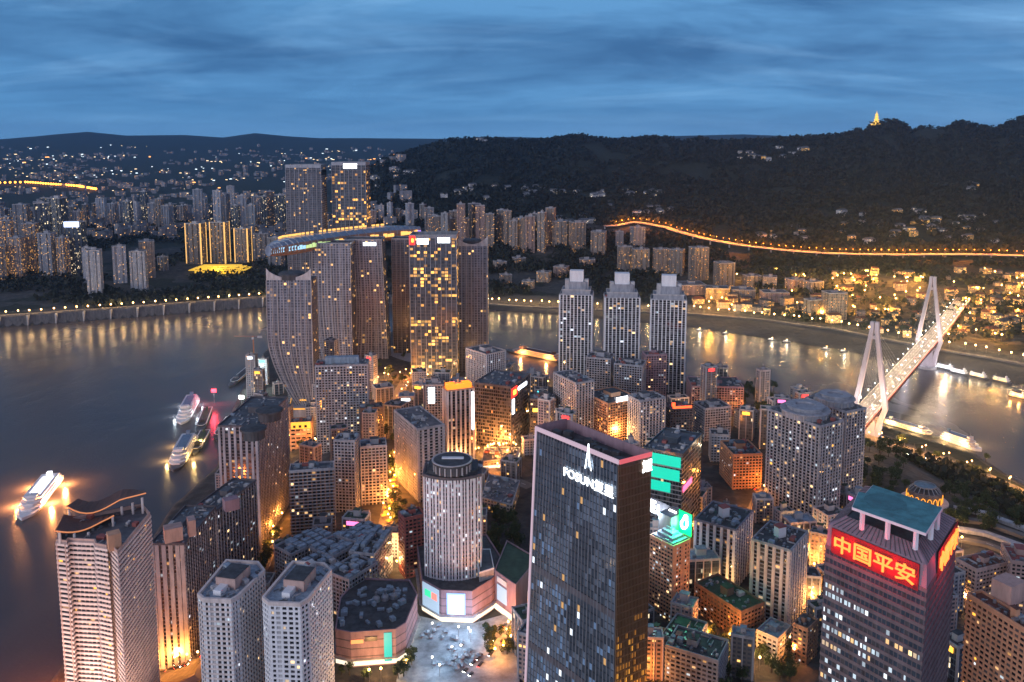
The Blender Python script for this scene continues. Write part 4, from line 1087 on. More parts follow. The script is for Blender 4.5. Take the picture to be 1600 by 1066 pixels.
sign(a, pl[0], pl[1], z1 - 14, z1 - 10, .1, .6, M['sign_yellow']); sign(a, pl[0], pl[1], z1 - 17, z1 - 11, .45, .65, M['sign_white'])
# clusters in front of the three white towers
a = ft('pale apartment tower with two pink light columns and gabled roof, left of the orange block', cpoly((900, 600), (865, 583), (912, 588), 700), M['greytile'], band=(.9, .5), pier=(1.2, .4), bay=4, lit=0.048, pierm=M['cream'])
a = ft('orange lit block with white tilted sign on its dark roof', cpoly((950, 632), (912, 614), (988, 618), 705), M['peach'], band=(1.0, .5), pier=(.9, .3), bay=3.3, lit=0.090, lits=('lit_gold', 'lit_warm'), roofm=M['roofdark'], cat='office block')
pl, z0, z1 = cpoly((950, 632), (912, 614), (988, 618), 705); sign(a, pl[0], pl[1], z1 + 1, z1 + 6, .25, .9, M['sign_white'])
q = Vector(cen(pl)) + Vector((4, -30)); lamp_light('facade_flood', (q.x, q.y, z1 - 30), 40000, (1, .5, .15), 2, a)
a = ft('cream striped apartment tower with round dark roof right of the orange block', cpoly((1000, 628), (984, 618), (1040, 622), 715), M['greytile'], band=(.9, .5), pier=(1.6, .45), bay=4.2, lit=0.072, pierm=M['cream'], roofm=M['roofdark'])
for k, (u0, u1, vt, vb, wl, nm) in enumerate([(915, 962, 562, 640, 'greytile', 'low grey flats with red roof terraces below the middle white tower'), (958, 1012, 573, 650, 'greytile', 'stepped grey flats in front of the rightmost white tower'),
         (1005, 1040, 556, 640, 'mauve', 'purple grey flats with dark hipped roof by the rightmost white tower'), (1075, 1158, 606, 650, 'mauve', 'wide dark brown block on the river edge left of the wooded bank'),
         (1040, 1080, 640, 700, 'darktile', 'dark block with red tube sign above the green screen building'), (1086, 1140, 640, 690, 'greytile', 'pale stepped roof block behind the orange corner building'),
         (560, 606, 700, 790, 'concrete', 'low grey block left of the street of orange stalls'), (524, 560, 690, 800, 'greytile', 'narrow pale block above the patchwork roofs'),
         (560, 600, 640, 700, 'darktile', 'low dark block by the golden hillside terraces')]):
    pz_ = span_poly(u0, u1, vt, vb, rnd.uniform(.6, .9), rnd.uniform(-20, 20))
    a = ft(nm, pz_, M[wl], band=(1.0, .5), pier=(.9, .3), bay=3.4, lit=0.036, lits=('lit_warm', 'lit_dim', 'lit_white'), roofm=M['roofdark'], cat='apartment block')
    if k == 4:
        pl, z0, z1 = pz_; sign(a, pl[0], pl[1], z1 + 1, z1 + 3.5, .1, .95, glow('red_tube_sign', (1, .08, .02), 3), 'sign_board'); sign(a, pl[0], pl[1], z1 + 3.5, z1 + 8, .05, .2, glow('red_tube_mark', (1, .08, .02), 3), 'sign_board')
# three white towers with roof lanterns
for k, (u0, u1, vb) in enumerate(((873, 929, 612), (943, 1000, 612), (1014, 1075, 615))):
    pl, z0, z1 = span_poly(u0, u1, 462 + k * 4, vb, .75, (-8, -4, -10)[k])
    a = full_tower(('white ribbed riverside tower with lantern top, left one of the three alike', 'white ribbed riverside tower with lantern top, middle one of the three alike', 'white ribbed riverside tower with lantern top, right one of the three alike')[k],
                   'apartment tower', pl, min(z0, lowest(pl)), z1, M['greytile'], rnd, fh=3.1, bay=5.0, band=(.55, .5), pier=(1.3, .8), lit=0.042, lits=('lit_warm', 'lit_dim', 'lit_white'), pierm=M['white'], bandm=M['concrete'], house=False, singles=0,
                   group='three white riverside towers')
    c = cen(pl); rot = R((-8, -4, -10)[k]); s = math.dist(pl[0], pl[1])
    MB().prism(offset(pl, -3), z1 - .1, z1 + 6).build('roof_step', M['greytile'], a); MB().ring(offset(pl, -3), -.3, .6, z1 + 6, z1 + 7.4).build('step_rim', M['concrete'], a)
    MB().prism(offset(pl, -9), z1 + 6, z1 + 17).build('roof_tower', M['greytile'], a)
    MB().box((c[0], c[1], z1 + 17), (s * .42, s * .3, 15), rot).build('lantern', M['white'], a)
    for dx in (-1, 1): MB().box((c[0] + dx * s * .3, c[1] - 2, z1 + 6), (s * .12, s * .2, 14), rot).build('roof_pillar', M['concrete'], a)
# green screen building, peach tower with its bright sign
pz_ = cpoly((1066, 712), (1020, 688), (1096, 680), 868)
pl, z0, z1 = pz_
a = ft('blue grey office tower with turquoise lit screens on its left face', pz_, M['glassblue'], band=(.9, .12), pier=(.3, .1), bay=2.6, fh=3.8, lit=0.012, corem=M['steel'], bandm=M['steel'], cat='office tower')
gm = glow('turquoise_screen', (.0, .62, .42), .8)
Lp, Cp = pl[3], pl[0]
for (h0, h1, t0, t1) in ((2, 11, .02, .97), (13.5, 23, .0, .95), (25.5, 34, .0, .72)):
    panel(Lp, Cp, z1 - h1, z1 - h0, .4, t0, t1).build('video_screen', gm, a)
sign(a, pl[0], pl[1], z1 - 33, z1 - 28, .05, .5, glow('pink_sign', (1, .15, .35), 1.5))
pz_ = cpoly((1052, 856), (1016, 838), (1090, 850), 972)
pl, z0, z1 = pz_
a = ft('peach tiled tower with blazing white lettering and green drop emblem above it', pz_, M['peach'], band=(1.4, .2), pier=(1.3, .25), bay=3.2, lit=0.072, lits=('lit_white', 'lit_warm'), singles=80, house=False,
       styles={3: dict(bay=2.6, pier=(.5, .2), lit=0.180), 0: dict(bay=3.0, solid=(3, (0,)), lit=0.108)})
c = cen(pl)
for k in range(4): MB().prism(offset(pl, -1.2 - 2.3 * k), z1 + 2.2 * k, z1 + 2.2 * k + 2.2).build('roof_step', M['roofblue'], a)
ins = offset(pl, -3.5)
MB().box((c[0] + 3, c[1] + 9, z1), (16, 12, 16), math.atan2(pl[1][1] - pl[0][1], pl[1][0] - pl[0][0])).build('sign_house', M['steel'], a)
s0 = Vector(P(1017, 792, z1 + 11)); s1 = Vector(P(1060, 812, z1 + 11)); xd = s1 - s0
bk = panel(s0, s1, z1 + 7, z1 + 19, .6, -.02, 1.5, .4).build('sign_frame', M['darktile'], a)
nn = Vector((xd.y, -xd.x)).normalized() * 1.4
# lettering that is too blurred to read in the photo: bright strokes of its shapes only
sb = MB()
def stroke(a0, h0, a1, h1, w=.9):
    p0 = s0 + xd * a0 + nn; p1 = s0 + xd * a1 + nn
    sb.tube([(p0.x, p0.y, z1 + 8 + h0), (p1.x, p1.y, z1 + 8 + h1)], w, 5)
for st_ in ((.03, 9, .03, 1), (.03, 9, .22, 9), (.03, 5, .2, 5), (.03, 1, .24, 1), (.14, 9, .14, 1), (.32, 8, .32, 1), (.32, 1, .46, 1), (.54, 5, .62, 5), (.54, 5, .52, 1), (.62, 5, .64, 1), (.72, 8, .72, 1), (.72, 8, .96, 8), (.96, 8, .96, 1), (.72, 4.5, .96, 4.5), (.72, 1, .96, 1), (.84, 8, .84, 1)): stroke(*st_)
sb.build('sign_lettering', M['sign_white'], a)
gb = panel(s0, s1, z1 + 3, z1 + 20, .3, 1.06, 1.5, 1.2).build('emblem_board', glow('green_emblem_board', (0, .75, .22), 1.0), a)
d_ = MB(); ctr = s0 + xd * 1.27 + nn * 1.4; ux = xd.normalized()
ring_ = []
for k in range(17):
    t_ = 2 * math.pi * k / 16; rx = 2.6 * math.cos(t_) * (1 - .35 * max(0, math.sin(t_))); rz = 4.2 * math.sin(t_) + (2.2 if math.sin(t_) > .9 else 0)
    ring_.append((ctr.x + ux.x * (rx + rz * .22), ctr.y + ux.y * (rx + rz * .22), z1 + 11.5 + rz))
d_.tube(ring_, .95, 6); d_.build('drop_emblem', glow('white_emblem', (.85, 1, .95), 4), a)
q = ctr + nn * 6; lamp_light('sign_glow', (q.x, q.y, z1 + 10), 22000, (.05, 1, .4), 2, a); q = s0 + xd * .5 + nn * 8; lamp_light('sign_glow', (q.x, q.y, z1 + 12), 22000, (.7, .85, 1), 2, a)
# four residential towers right of it
M['bluegrey'] = mat('blue_grey_tiles', (.20, .22, .27), var=.2)
for lab, cc, wl, pm_ in (('blue grey apartment tower with three white ribs and small red roofed house on top', ((1150, 830), (1098, 800), (1176, 800), 925), 'bluegrey', 'white'),
                         ('pale apartment tower with red roofed white stair house, nearest the red sign tower', ((1235, 862), (1180, 838), (1262, 832), 985), 'greytile', 'cream')):
    pz_ = cpoly(*cc); pl, z0, z1 = pz_
    a = ft(lab, pz_, M[wl], band=(.8, .5), pier=(1.0, .4), bay=3.6, lit=0.042, lits=('lit_warm', 'lit_white', 'lit_dim'), pierm=M[pm_], house=False, singles=50, roofm=M['roofdark'],
           styles={3: dict(bay=5.2, pier=(2.2, .9)), 0: dict(bay=5.5, pier=(2.0, .7))})
    c = cen(pl); hb = MB().box((c[0], c[1], z1), (6.5, 5.5, 7.5), .4).build('stair_house', M['white'], a); MB().box((c[0], c[1] + .3, z1 + 7.5), (7, 6, 1), .4).build('stair_house_roof', M['brick'], hb)
for lab, cc in (('grey apartment tower with round ringed roof, nearer one of the round topped pair', ((1282, 668), (1200, 640), (1300, 652), 832)), ('grey apartment tower with round ringed roof, farther one of the round topped pair', ((1322, 645), (1258, 622), (1334, 632), 790))):
    pz_ = cpoly(*cc); pl, z0, z1 = pz_
    a = ft(lab, pz_, M['greytile'], band=(.9, .5), pier=(1.3, .5), bay=4.0, lit=0.096, lits=('lit_warm', 'lit_white', 'lit_warm', 'lit_gold'), pierm=M['concrete'], house=False)
    c = cen(pl); s = min(math.dist(pl[0], pl[1]), math.dist(pl[1], pl[2])) * .62
    rr = MB().lathe((c[0], c[1], z1), [(s, 0), (s, 5), (s * 1.12, 5.4), (s * 1.12, 6.6), (s * .8, 6.8), (s * .8, 9), (s * .86, 9.2), (s * .86, 10), (s * .45, 10), (s * .45, 8.6), (.1, 8.6)], 28).build('roof_ring', M['greytile'], a)
    for k in range(16):
        t_ = 2 * math.pi * k / 16; MB().box((c[0] + s * 1.02 * math.cos(t_), c[1] + s * 1.02 * math.sin(t_), z1), (.9, .9, 5.2), t_).build('ring_column', M['concrete'], rr)
# orange corner building and low blocks
ORA = [('orange lit corner building with brown roof in front of the round topped pair', cpoly((1146, 712), (1126, 690), (1178, 698), 765), 'peach', 'roofdark'),
       ('pink apartment slab with roof houses at the bottom right corner', cpoly((1512, 930), (1500, 905), (1640, 1010), 1190), 'peach', 'roofbrown'),
       ('pinkish block with red roof and white roof lamp beside the road loop', cpoly((1526, 892), (1522, 868), (1578, 880), 960), 'pink', 'roofbrown'),
       ('small block under a dark red roof at the right edge', cpoly((1580, 878), (1565, 850), (1640, 890), 960), 'pink', 'brick'),
       ('long brown office block with flat green roof below the pale apartment tower', cpoly((1158, 958), (1086, 912), (1181, 935), 1003), 'browntile', 'mosgreen'),
       ('low grey block with green planted roof at the foot of the peach tower', cpoly((1082, 1010), (1040, 985), (1105, 975), 1050), 'greytile', 'mosgreen'),
       ('grey striped low block with pale window bands near the bottom edge', cpoly((1122, 1035), (1040, 1010), (1130, 1000), 1090), 'greytile', 'roofdark'),
       ('small yellow lit block beside the glass slab', cpoly((1030, 1000), (1016, 985), (1040, 985), 1040), 'peach', 'mosgreen'),
       ('narrow brown tower left of the red sign tower', cpoly((1262, 985), (1240, 975), (1278, 970), 1040), 'browntile', 'roofdark'),
       ('low cluttered block among trees between the brown office block and red sign tower', cpoly((1215, 1000), (1184, 985), (1236, 980), 1035), 'greytile', 'roofblue'),
       ('red brick block beside the hotel tower', cpoly((632, 812), (628, 800), (664, 805), 905), 'brick', 'roofdark')]
for lab, pz_, wl, rf in ORA:
    pl, z0, z1 = pz_; sg = 60 if z1 > 100 and 'slab' in lab else 0
    a = ft(lab, pz_, M[wl], band=(1.3, .5), pier=(1.0, .25), bay=3.3, lit=0.060, lits=('lit_gold', 'lit_warm', 'lit_white'), roofm=M[rf], singles=sg, cat='apartment block')
    if 'slab' in lab:
        q = P(1575, 925, z1 + 4); MB().box((q[0], q[1], z1), (13, 11, 11), .5).build('roof_house', M['pink'], a)
# patchwork roofed low quarter
LOWQ = [((455, 868), (440, 850), (520, 838)), ((520, 872), (498, 850), (575, 842)), ((585, 868), (560, 846), (612, 832)), ((470, 905), (452, 885), (530, 880)), ((545, 908), (525, 885), (590, 880)), ((560, 850), (540, 832), (600, 826))]
for k, (C_, L_, R_) in enumerate(LOWQ):
    zt_ = 82 + (k % 3) * 2.5; pl = corner_poly(C_, L_, R_, zt_)
    a = full_tower(f'low grey block with patchwork tin roofs, {ordinal(k + 1)} of the cluster behind the twin white towers', 'apartment block', pl, min(54, lowest(pl)), zt_, M['greytile'], rnd, name='low_block', band=(1.0, .2), pier=(.8, .2), lit=0.036, lits=('lit_warm', 'lit_dim'), singles=0, house=False, roofm=M['roofdark'])
    c = cen(pl); e = Vector(pl[1]) - Vector(pl[0]); an = math.atan2(e.y, e.x); f_ = Vector(pl[3]) - Vector(pl[0])
    mb = MB()
    for i in range(5):
        for j in range(4):
            if rnd.random() < .3: continue
            p_ = Vector(pl[0]) + e * ((i + .5) / 5) + f_ * ((j + .5) / 4)
            mb.box((p_.x, p_.y, zt_ + .1 + rnd.random() * .3), (e.length / 5 * .8, f_.length / 4 * .75, rnd.uniform(1.8, 3.4)), an)
    tag(mb.build('roof_shed', M['roofblue'], a), kind='stuff')

# ---------- the sail shaped riverside complex with its skybridge
def sail(label, us, vt, D, dep, wm, side, curve, group=None, crown='scoop', lean=0, zb=30, phi=0.0):
    u0, u1 = us; z1 = zD(vt, D); zc = D * CT + (HC - z1) * ST
    x0, x1 = (u0 - 800) / F * zc, (u1 - 800) / F * zc
    ca, sa = math.cos(R(phi)), math.sin(R(phi)); mx = (x0 + x1) / 2; w = (x1 - x0)
    root = thing('sail_tower', (mx, D + dep / 2, zb), label, 'skyscraper', group); FOOT.append((mx, D + dep / 2, w * .7))
    rings = []; n = 16; mb = MB()
    for k in range(n + 1):
        t_ = 1 - k / n; s = curve * max(0, t_ - .42) ** 1.8 / .375           # the foot is drawn in on the river side
        tw = 3.0 * math.sin(math.pi * (1 - t_))
        pts = [(-w / 2 + s, 0 - tw), (w / 2, 0 - tw), (w / 2, dep), (-w / 2 + s * .6, dep)]
        rings.append([(mx + a * ca - b * sa + lean * (1 - t_), D + a * sa + b * ca, zb + (z1 - zb) * k / n) for a, b in pts])
    for i in range(4):
        j = (i + 1) % 4; L_ = math.dist(rings[-1][i][:2], rings[-1][j][:2])
        for k in range(n):
            h0, h1 = rings[k][i][2] - zb, rings[k + 1][i][2] - zb
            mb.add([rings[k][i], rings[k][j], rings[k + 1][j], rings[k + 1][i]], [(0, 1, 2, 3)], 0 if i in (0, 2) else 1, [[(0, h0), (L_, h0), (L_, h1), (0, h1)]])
    mb.add(rings[-1], [(0, 1, 2, 3)], 2, [[(0, 0)] * 4])
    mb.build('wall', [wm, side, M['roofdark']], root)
    rb = MB(); nr = max(4, int(w / 7))
    for m_ in range(nr + 1):
        f_ = m_ / nr
        rb.tube([tuple(Vector(rg[0]).lerp(Vector(rg[1]), f_) + Vector((0, -.5, 0))) for rg in rings], .5, 4)
    tag(rb.build('facade_rib', M['concrete'] if wm is W['sail'] else M['greytile'], root), kind='stuff')
    if crown == 'scoop':
        cr = MB(); nn_ = 14; tops = []
        a, b = Vector(rings[-1][0]), Vector(rings[-1][1])
        for k in range(nn_):
            f0, f1 = k / nn_, (k + 1) / nn_
            h0, h1 = (16 - 13 * math.sin(math.pi * f0) ** .7), (16 - 13 * math.sin(math.pi * f1) ** .7)
            p0, p1 = a.lerp(b, f0), a.lerp(b, f1); d_ = Vector((0, 1.2, 0))
            cr.add([p0, p1, p1 + Vector((0, 0, h1)), p0 + Vector((0, 0, h0)), p0 + d_, p1 + d_, p1 + d_ + Vector((0, 0, h1)), p0 + d_ + Vector((0, 0, h0))], [(0, 1, 2, 3), (5, 4, 7, 6), (3, 2, 6, 7)])
        cr.build('scooped_crown', M['concrete'], root)
        q = a.lerp(b, .5); MB().lathe((q.x, q.y + dep * .45, z1), [(w * .3, 0), (w * .3, 7), (w * .26, 9), (.2, 9.5)], 18).build('roof_drum', M['roofdark'], root)
    else:
        pl = [(p[0], p[1]) for p in rings[-1]]; MB().ring(pl, -.8, .3, z1 - .5, z1 + (5 if crown == 'screen' else 1.5)).build('crown_screen', M['steel'], root)
    return root, rings, z1
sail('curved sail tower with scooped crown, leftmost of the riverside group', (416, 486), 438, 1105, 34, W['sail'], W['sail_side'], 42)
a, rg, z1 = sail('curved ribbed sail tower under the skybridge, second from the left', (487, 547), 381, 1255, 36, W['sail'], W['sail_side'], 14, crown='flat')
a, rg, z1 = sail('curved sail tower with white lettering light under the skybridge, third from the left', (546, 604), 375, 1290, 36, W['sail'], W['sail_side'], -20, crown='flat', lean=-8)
panel(rg[-1][0][:2], rg[-1][1][:2], z1 - 9, z1 - 4, .4, .5, .85).build('lit_sign', M['sign_white'], a)
sail('narrow brown sail tower under the skybridge, left of the bright windowed office tower', (612, 646), 374, 1330, 36, W['sail_side'], W['sail_side'], 0, crown='flat')
a, rg, z1 = sail('dark office tower full of gold windows with two white signs and red sign', (640, 713), 372, 1185, 40, W['sail_gold'], W['sail_gold'], 0, crown='screen')
tp = rg[-1]
panel(tp[0][:2], tp[1][:2], z1 - 9, z1 - 1, .4, .16, .40).build('lit_sign', M['sign_white'], a); panel(tp[0][:2], tp[1][:2], z1 - 7, z1 + .5, .4, .60, .86).build('lit_sign', M['sign_white'], a)
b_ = panel(tp[0][:2], tp[1][:2], z1 - 10, z1 + 3, .5, -.01, .12, .3).build('lit_sign', M['sign_red'], a); panel(tp[0][:2], tp[1][:2], z1 - 6, z1 - 1, .3, .04, .085, .9).build('sign_mark', M['sign_yellow'], b_)
sail('curved sail tower with scooped crown, rightmost of the riverside group', (712, 762), 385, 1240, 34, W['sail'], W['sail_lit'], 0)
a, rg, z1 = sail('tallest dark twin tower behind the skybridge, left of the pair', (446, 501), 262, 1420, 42, W['sail_side'], W['sail'], 0, crown='screen')
MB().ring([p[:2] for p in rg[-1]], -.5, .2, z1 - 14, z1 - 5).build('louvre_band', M['glass'], a)
a, rg, z1 = sail('tallest twin tower with gold windows and white roof light, right of the pair', (518, 571), 258, 1440, 42, W['sail_gold'], W['sail_gold'], 0, crown='screen')
panel(rg[-1][0][:2], rg[-1][1][:2], z1 - 6, z1 + 2, .4, .35, .75).build('lit_sign', M['sign_white'], a)
# skybridge
sb_pts = [(419, 390), (430, 386), (450, 381), (480, 376.5), (520, 371), (560, 366.5), (600, 362), (635, 358.5), (655, 357)]
Ds = [1185, 1200, 1228, 1268, 1320, 1365, 1402, 1430, 1445]
spn = [Vector(PD(u, v, D)) for (u, v), D in zip(sb_pts, Ds)]
for p in spn: p.z = 237 + (p.z - 237) * .5
dense = []
for k in range(len(spn) - 1):
    for s in range(6): dense.append(spn[k].lerp(spn[k + 1], s / 6))
dense.append(spn[-1])
sk = thing('skybridge', tuple(spn[4]), 'long curved glass skybridge lit gold and blue across the tower roofs', 'skybridge')
def tube_shell(mb, pts, prof, mats_fn):
    n = len(prof); rows = []; m = len(pts)
    for k, p in enumerate(pts):
        d = (pts[min(k + 1, m - 1)] - pts[max(k - 1, 0)]).normalized(); side = Vector((d.y, -d.x, 0)).normalized()
        f_ = min(1, .25 + 3.2 * min(k, m - 1 - k) / m)
        rows.append([p + side * a * f_ + Vector((0, 0, h * (.45 + .55 * f_))) for a, h in prof])
    for k in range(m - 1):
        for i in range(n):
            j = (i + 1) % n
            mb.add([rows[k][i], rows[k + 1][i], rows[k + 1][j], rows[k][j]], [(0, 1, 2, 3)], mats_fn(k, i))
    mb.add(rows[0], [tuple(range(n))], 0); mb.add(rows[-1], [tuple(reversed(range(n)))], 0)
prof = [(19, -7), (21, 0), (19, 7), (10, 13), (-10, 13), (-19, 7), (-21, 0), (-19, -7), (-10, -11), (10, -11)]
mb = MB(); tube_shell(mb, dense, prof, lambda k, i: 0 if i in (2, 3, 4) else 1)
M['skyglass'] = mat('pale_glass_shell', (.20, .25, .33), rough=.15, var=.3, spec=.8)
M['skysoff'] = mat('bronze_soffit', (.30, .17, .11), rough=.4)
mb.build('glass_shell', [M['skyglass'], M['skysoff']], sk, True)
lt = MB(); gl = [glow('skybridge_light_blue', (.35, .65, .9), 1.0), glow('skybridge_light_green', (.55, .75, .3), .9), glow('skybridge_light_gold', (1, .5, .12), 1.3), glow('skybridge_light_violet', (.45, .25, .9), .9)]
m = len(dense)
for k in range(m - 1):
    if rnd.random() < .12: continue
    d = (dense[k + 1] - dense[k]).normalized(); side = Vector((d.y, -d.x, 0)); f_ = min(1, .25 + 3.2 * min(k, m - 1 - k) / m)
    a, b = dense[k] + side * 21.4 * f_, dense[k + 1] + side * 21.4 * f_
    b = a.lerp(b, .93); h = rnd.uniform(4, 7)
    t_ = k / m
    lt.add([a + Vector((0, 0, -3)), b + Vector((0, 0, -3)), b + Vector((0, 0, -3 + h)), a + Vector((0, 0, -3 + h))], [(0, 1, 2, 3)], 0 if t_ < .28 else (1 if t_ < .45 else (2 if t_ < .92 else 3)))
    tp = dense[k] + side * -11 * f_ + Vector((0, 0, 13.2 * (.45 + .55 * f_)))
    if .2 < t_ < .75: lt.add([tp, tp + d * 7, tp + d * 7 + Vector((0, 0, 3)), tp + Vector((0, 0, 3))], [(0, 1, 2, 3)], 2)
tag(lt.build('gallery_light', gl, sk), kind='stuff')
mb = MB()
for k in range(0, m, 2):
    d = (dense[min(k + 1, m - 1)] - dense[max(k - 1, 0)]).normalized(); side = Vector((d.y, -d.x, 0)).normalized(); f_ = min(1, .25 + 3.2 * min(k, m - 1 - k) / m)
    mb.tube([dense[k] + side * a * 1.02 * f_ + Vector((0, 0, (h + .2) * (.45 + .55 * f_))) for a, h in prof[:7]], .5, 4)
tag(mb.build('shell_rib', M['steel'], sk), kind='stuff')
# podium terraces under the towers
pod = clean([P(452, 648, 30), P(560, 640, 36), P(640, 612, 40), P(760, 585, 40), P(770, 560, 40), P(600, 545, 40), P(470, 560, 40)])
pdm = thing('mall_podium', (*cen(pod), 20), 'terraced podium with gold lit edges under the sail towers', 'shopping mall')
for k, (zl_, off_) in enumerate(((38, 0), (46, -14), (53, -30))):
    b_ = MB().prism(offset(pod, off_), 8 if k == 0 else zl_ - 8.5, zl_).build('terrace', M['greytile'], pdm)
    MB().ring(offset(pod, off_), -.3, .5, zl_ - 1.2, zl_ + .8).build('terrace_light', glow('terrace_edge_light', (1, .48, .08), 1.0 if k else .7), b_)
# ------------------------------------------------------------------ roads, quays, bridge
def strip_pts(pts, w):
    L, Rr = [], []
    for k, p in enumerate(pts):
        a = Vector(pts[max(k - 1, 0)]); b = Vector(pts[min(k + 1, len(pts) - 1)]); d = (b - a); d.z = 0; d.normalize(); s = Vector((d.y, -d.x, 0)) * w / 2
        L.append(Vector(p) - s); Rr.append(Vector(p) + s)
    return L, Rr
def resample(pts, step):
    out = []
    for a, b in zip(pts[:-1], pts[1:]):
        a, b = Vector(a), Vector(b); n = max(1, int((b - a).length / step))
        out += [a.lerp(b, k / n) for k in range(n)]
    return out + [Vector(pts[-1])]
def road(name, pts, w, m, dz=.25, follow=True, thick=.15, marks=True):
    pts = resample([(p[0], p[1], p[2] if len(p) > 2 else 0) for p in pts], 12)
    if follow:
        for p in pts: p.z = max(gz(p.x, p.y), .5) + dz
        for _ in range(3): 
            zs = [p.z for p in pts]
            for k in range(1, len(pts) - 1): pts[k].z = max(zs[k], (zs[k - 1] + zs[k + 1]) / 2)
    mb = MB(); L, Rr = strip_pts(pts, w)
    for k in range(len(pts) - 1):
        mb.add([L[k], Rr[k], Rr[k + 1], L[k + 1], L[k] - Vector((0, 0, 3)), Rr[k] - Vector((0, 0, 3)), Rr[k + 1] - Vector((0, 0, 3)), L[k + 1] - Vector((0, 0, 3))], [(0, 1, 2, 3), (1, 5, 6, 2), (4, 0, 3, 7)], 0)
        if marks and k % 2 == 0:
            d = (pts[k + 1] - pts[k]).normalized(); s = Vector((d.y, -d.x, 0)) * .25; u = Vector((0, 0, .02))
            mb.add([pts[k] - s + u, pts[k] + s + u, pts[k] + s + d * 6 + u, pts[k] - s + d * 6 + u], [(0, 1, 2, 3)], 1)
    tag(mb.build(name, [m, M['paint']]), kind='structure')
    return pts
# lamps: pole, arm, head and its own light
LAMPN = [0]
def make_lamp(name, label, group, c, power, hm, h=9.0, head=1.3):
    r_ = thing(name, (0, 0, 0), label, 'street lamp', group)
    MB().tube([(0, 0, -1), (0, 0, h)], .16, 6).build('pole', M['steel'], r_)
    MB().ball((0, 0, h + head * .6), head, 0, 6).build('lamp_head', hm, r_)
    lamp_light('lamp_light', (0, 0, h + head + 1.6), power, c, .8, r_)
    return r_
def lamp_row(proto, pts, first=False):
    for k, p in enumerate(pts):
        if first and k == 0: proto.location = p
        else: copy_tree(proto, loc=p)
def ground_pts(px, n, dz=0.0, jitter=0.0):
    w = [Vector(base_at(u, v)) for u, v in px]; Ls = [0]
    for a, b in zip(w[:-1], w[1:]): Ls.append(Ls[-1] + (b - a).length)
    out = []
    for k in range(n):
        s = Ls[-1] * (k + .5) / n
        i = max(j for j in range(len(Ls)) if Ls[j] <= s); i = min(i, len(w) - 2)
        p = w[i].lerp(w[i + 1], (s - Ls[i]) / max(1e-6, Ls[i + 1] - Ls[i]))
        x, y = p.x + rnd.uniform(-jitter, jitter), p.y + rnd.uniform(-jitter, jitter)
        out.append(Vector((x, y, max(gz(x, y), 0) + dz)))
    return out
# left bank quay wall and promenade
qw = []
for x in np.arange(-1500, -140, 25.0):
    y = float(np.interp(x, SHX, SHY)); qw.append((x, y + 3, 0))
w_ = thing('embankment_wall', qw[len(qw) // 2], 'long pale concrete embankment wall on the far left river bank', 'wall')
mb = MB(); mb2 = MB()
for k, (a, b) in enumerate(zip(qw[:-1], qw[1:])):
    mb.add([(a[0], a[1], -2), (b[0], b[1], -2), (b[0], b[1] + 7, 21), (a[0], a[1] + 7, 21), (b[0], b[1] + 12, 21), (a[0], a[1] + 12, 21)], [(0, 1, 2, 3), (3, 2, 4, 5)], 0)
    if k % 2 == 0: mb2.box((a[0], a[1] + 3.0, -1), (2.2, 9, 22.5), 0)
mb.build('wall', mat('wet_wall_concrete', (.13, .125, .125), var=.4), w_); tag(mb2.build('buttress', M['concrete'], w_), kind='stuff')
road('left_bank_promenade', [(x, y + 20, 0) for x, y, z in qw], 14, M['road'], dz=.4)
road('right_bank_road', [base_at(u, v) for u, v in [(762, 474), (880, 480), (1080, 489), (1200, 499), (1300, 512), (1450, 542), (1600, 568), (1800, 600)]], 16, M['road'], dz=.4)
PLZ = clean([P(632, 1010, 55), P(640, 960, 55), P(690, 972, 55), P(740, 975, 55), P(792, 960, 55), P(815, 1040, 55), P(800, 1150, 55), P(600, 1150, 55)])
mplz = mat('pale_paving', (.26, .31, .36), var=.45, scale=.11)
for p_ in range(1): tag(MB().prism(PLZ, 53, 55.6).build('plaza', mplz), kind='structure')
street = {}
street['stall'] = road('stall_street', [(*P(618, 705, 55), 0), (*P(612, 770, 55), 0), (*P(600, 830, 55), 0)], 13, M['road'])
road('plaza_street', [(*P(640, 1180, 55), 0), (*P(720, 1066, 55), 0), (*P(775, 1010, 55), 0), (*P(815, 950, 55), 0)], 13, M['road'], dz=.9)
road('quay_street', [(*P(175, 1110, 40), 0), (*P(235, 1052, 40), 0), (*P(310, 1030, 45), 0), (*P(420, 860, 50), 0), (*P(440, 800, 50), 0)], 14, M['road'])
rv = road('riverside_road', [(*P(1335, 690, 8), 0), (*P(1400, 706, 8), 0), (*P(1470, 722, 8), 0), (*P(1540, 745, 8), 0), (*P(1600, 772, 8), 0), (*P(1760, 850, 8), 0)], 15, M['road'], dz=2)
road('cross_street', [(*P(1130, 690, 50), 0), (*P(1190, 775, 50), 0), (*P(1180, 800, 50), 0), (*P(1085, 900, 55), 0)], 13, M['road'])
road('market_street', [(*P(800, 690, 55), 0), (*P(770, 735, 55), 0), (*P(830, 760, 55), 0)], 14, M['road'])
road('hill_street', [(*P(640, 590, 50), 0), (*P(610, 640, 50), 0), (*P(600, 690, 52), 0)], 16, M['road'])
for k in range(4): road('curved_overpass', [(*P(1490 - k * 4, 806 + k * 14, 50), 50), (*P(1540, 812 + k * 16, 50), 50), (*P(1600, 832 + k * 17, 50), 50), (*P(1700, 880 + k * 20, 50), 50)], 7, M['concrete'] if k % 2 == 0 else M['road'], dz=5 - k * .8)

